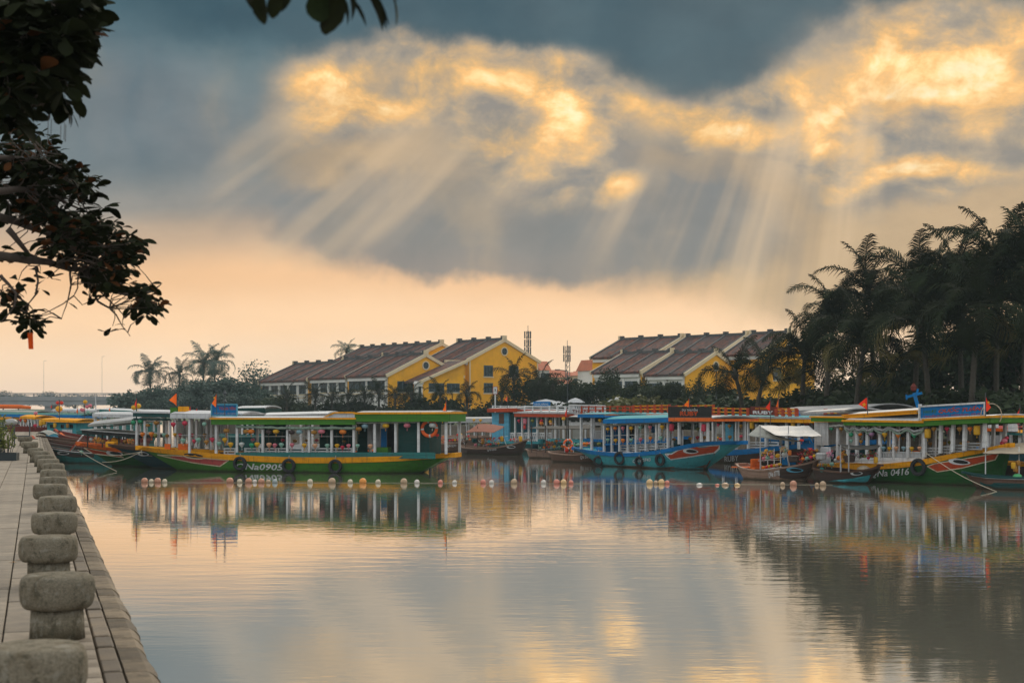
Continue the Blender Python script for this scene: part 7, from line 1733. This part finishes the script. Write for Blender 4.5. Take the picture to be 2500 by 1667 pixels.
SK += limb([(-40, 380, 12), (30, 385, 12.3), (80, 395, 12.5), (130, 425, 12.6)], .04, .005, (-7.0, 11.0, 5.9))
for a, b_ in (((70, 320, 12), (150, 378, 12)), ((80, 340, 12), (150, 410, 12)), ((75, 330, 12), (148, 412, 12))):
    limb([a, ((a[0] + b_[0]) / 2 + 8, (a[1] + b_[1]) / 2 + 22, 12), b_], .008, .003, name='twig')
UPB = []
UPB += limb([(-80, 180, 8.6), (0, 200, 8.6), (60, 215, 8.7), (100, 255, 8.8), (120, 290, 8.8)], .05, .006, (-6.9, 10.8, 6.6))
UPB += limb([(75, 195, 8.7), (95, 225, 8.7), (125, 258, 8.8)], .012, .006, name='twig')
UPB += limb([(-80, 40, 8.6), (40, 50, 8.6), (130, 60, 8.7), (200, 50, 8.8)], .04, .006, (-6.8, 10.6, 7.2))
UPB += limb([(-40, 100, 8.6), (60, 120, 8.6), (140, 120, 8.7), (190, 120, 8.8)], .03, .005, (-6.8, 10.6, 7.0))
OVB = limb([(-100, -500, 7.5), (250, -330, 6.0), (520, -160, 4.9), (640, -90, 4.6), (780, -60, 4.5), (880, -45, 4.5)], .06, .008, (-6.3, 9.6, 9.0))

def leaf_mesh(seed, fat=.42):
    rnd = random.Random(seed); b = MB(); prof = [(0, .03), (.18, .16), (.4, .33), (.62, .46), (.8, .42), (.93, .24), (1.0, .03)]
    L = []; C = []; R = []; bend = rnd.uniform(-.25, .25)
    for x, w in prof:
        z = -.18 * x * x + bend * x * (1 - x); c = .10 * w
        L.append((x, -w * fat / .46, z + c)); C.append((x, 0, z)); R.append((x, w * fat / .46, z + c))
    b.grid([L, C, R]); return b
LVS = [leaf_mesh(i, f) for i, f in enumerate((.22, .26, .30, .24))]
LM_ = [[q.mesh('leaf', m, True) for q in LVS] for m in (M_nleaf, M_rleaf)]
leaf_n = 0; rest_l = [MB(), MB()]; twigs = MB()
def place_leaf(pos, d, size, roll, red=False, obj=True):
    global leaf_n
    d = d.normalized(); y = Vector((0, 0, 1)).cross(d); y = y.normalized() if y.length > .05 else Vector((1, 0, 0)); z = d.cross(y)
    M = Matrix(((d.x, y.x, z.x, 0), (d.y, y.y, z.y, 0), (d.z, y.z, z.z, 0), (0, 0, 0, 1))) @ Matrix.Rotation(roll, 4, 'X') @ Matrix.Scale(size, 4)
    M = Matrix.Translation(Vector(pos) - NO) @ M
    k = random.randrange(4)
    if obj and leaf_n < 300:
        o = put('leaf', LM_[1 if red else 0][k], near); o.matrix_local = M; leaf_n += 1
    else:
        q = LVS[k]; rest_l[1 if red else 0].add([M @ Vector(v) for v in q.v], q.f)
def rosette(u, v, Y, n, size, skel, red=.1, down=.25, obj=False, spread=1.0):
    c = P(u, v, Y)
    near_p = min(skel, key=lambda q: (q - c).length)
    L_ = (near_p - c).length
    if L_ < .9:
        d_ = (c - near_p); o_ = Vector((random.uniform(-1, 1), random.uniform(-1, 1), random.uniform(-.2, 1))) * L_ * .16
        twigs.tube([nl(near_p), nl(near_p + d_ * .3 + o_), nl(near_p + d_ * .65 + o_ * .8), nl(c)], [.007, .005, .004, .003], 4)
    for i in range(n):
        a = 2.4 * i + random.uniform(-.4, .4); e = random.uniform(-.5, .8) - down
        d = Vector((math.cos(a), math.sin(a) * .8, e * spread)); place_leaf(c + d * .02, d, size * random.uniform(.7, 1.15), random.uniform(-.9, .9), random.random() < red, obj)
random.seed(21)
def fill(poly_ells, step, Y0, Y1, size, skel, n=6, obj=0.3, red=.1, down=.25):
    for (cu, cv, ru, rv, cnt_) in poly_ells:
        for _ in range(cnt_):
            r = math.sqrt(random.random()); a = random.uniform(0, 6.28)
            rosette(cu + ru * r * math.cos(a), cv + rv * r * math.sin(a), random.uniform(Y0, Y1), n, size, skel, red, down, random.random() < obj)
# hand placed tips first, as single leaves
for (u, v, s, n) in ((318, 572, .16, 6), (330, 590, .15, 4), (250, 508, .15, 6), (235, 520, .14, 5), (225, 460, .15, 7), (215, 480, .14, 6), (372, 752, .12, 8), (345, 745, .12, 7), (385, 735, .11, 6), (348, 705, .11, 3), (360, 770, .12, 5), (330, 745, .11, 5), (62, 785, .14, 7), (80, 800, .14, 6), (72, 760, .12, 4), (20, 750, .16, 6), (45, 685, .14, 4), (115, 680, .14, 4), (98, 665, .13, 4), (160, 735, .14, 1), (97, 705, .10, 2), (262, 812, .11, 2), (275, 796, .09, 2), (220, 725, .14, 3), (240, 725, .12, 2), (300, 640, .14, 5), (285, 600, .14, 6), (306, 690, .10, 3)):
    rosette(u, v, 12.8, n, s, SK, .05, .3, True)
fill([(150, 560, 70, 45, 26), (215, 600, 95, 52, 46), (262, 640, 58, 45, 34), (300, 600, 35, 28, 8), (255, 560, 40, 22, 8), (270, 690, 30, 25, 8), (120, 470, 110, 70, 46), (40, 440, 60, 70, 30), (60, 520, 60, 25, 8), (240, 680, 35, 30, 14), (20, 725, 30, 25, 6), (70, 790, 30, 22, 6), (355, 745, 32, 28, 12), (330, 700, 30, 22, 6), (185, 545, 60, 35, 14), (60, 370, 80, 50, 26), (80, 400, 90, 45, 24), (30, 330, 45, 30, 8), (150, 440, 60, 40, 14), (60, 480, 80, 50, 20), (20, 620, 30, 12, 3), (190, 440, 30, 28, 8)], 1, 12.2, 13.6, .118, SK, 7, .0, .12)
fill([(50, 40, 95, 60, 36), (95, 60, 75, 60, 16), (40, 180, 60, 50, 14), (15, 270, 35, 40, 8), (120, 200, 50, 40, 6), (90, 150, 60, 40, 10), (182, 30, 32, 32, 12), (208, 60, 14, 12, 4), (60, 130, 100, 60, 24), (155, 90, 42, 42, 10), (175, 120, 20, 16, 3), (20, 230, 30, 50, 10), (130, 165, 40, 22, 6), (0, 100, 60, 120, 16), (70, 200, 30, 20, 4)], 1, 8.2, 9.2, .17, UPB, 6, .0, .02, .35)
for (u, v, du, dv, s) in ((150, 190, .9, -.1, .12), (160, 215, 1, .02, .13), (145, 225, .05, -1, .20), (155, 225, .35, -1, .20), (165, 225, .7, -1, .17), (175, 240, .6, -1, .14), (150, 215, -.2, -1, .22), (35, 220, .5, -1, .16), (55, 215, .6, -.9, .14), (120, 205, .3, -1, .12), (175, 275, .5, -.8, .10), (165, 265, .3, -1, .12)):
    place_leaf(P(u, v, 8.8), Vector((du, .1, dv)), s, random.uniform(-.4, .4), False, True)
for (u, v, du, dv, s) in ((640, -60, -.10, -1, .135), (672, -55, .05, -1, .115), (690, -60, .12, -1, .10), (805, -60, .05, -1, .165), (812, -40, .5, -.9, .12), (840, -30, .75, -.9, .12), (870, -45, .7, -.9, .15), (905, -40, .55, -1, .13), (620, -65, -.2, -1, .10), (780, -50, -.05, -1, .12), (890, -60, .65, -.9, .15), (835, -55, .4, -1, .12), (930, -60, .5, -1, .14)):
    place_leaf(P(u, v, 4.55), Vector((du, .1, dv)), s * 1.15, random.uniform(-.2, .2) , False, True)
rest_l[0].build('foliage', M_nleaf, near, kind='stuff', smooth=True); rest_l[1].build('reddening_foliage', M_rleaf, near, kind='stuff', smooth=True); twigs.build('twigs', M_nbark, near, kind='stuff')
for i, (u, v, h) in enumerate(((118, 288, 60), (126, 290, 38), (149, 305, 38), (158, 300, 42), (161, 305, 42))):
    a = P(u, v, 8.8); q = MB(); q.tube([nl(a), nl(a - Vector((.004, 0, h / F * 8.8)))], .002, 4); q.build('hanging_catkin', M_nbark, near)
t = empty('ribbon_tag', P(73, 812, 12.6), 0, 'orange paper strip hanging from the lowest leaves of the near tree', 'ribbon')
q = MB(); h = 40 / F * 12.6; w = 6 / F * 12.6; q.prism([(-w, 0, 0), (w, .01, 0), (w * 1.15, .015, -h), (-w * .7, .012, -h)], (0, .004, 0)); q.build('strip', M_flago, t); q = MB(); q.tube([(0, 0, -.01), (0, 0, .12)], .003, 4); q.build('string', M_rope, t)

# ------------------------------------------------------------------ humid river air
m = bpy.data.materials.new('river_haze'); m.use_nodes = True; nt = m.node_tree; nt.nodes.clear()
pv = nt.nodes.new('ShaderNodeVolumePrincipled'); pv.inputs['Color'].default_value = (.66, .84, .90, 1); pv.inputs['Density'].default_value = .00032; pv.inputs['Anisotropy'].default_value = 0.0
ou = nt.nodes.new('ShaderNodeOutputMaterial'); nt.links.new(pv.outputs[0], ou.inputs['Volume'])
MB().box(-500, 500, -40, 620, -2.4, 22).build('haze', m, kind='stuff')

# each lantern's place among its like
_lall2 = {}
for t, key, n, lab in _lall: _lall2.setdefault(key, []).append((t, lab))
for key, L in _lall2.items():
    L.sort(key=lambda e: e[0].location.x / e[0].location.y)
    for i, (t, lab) in enumerate(L): t['label'] = lab + (', %s such from left' % ordn[i] if len(L) > 1 else '')
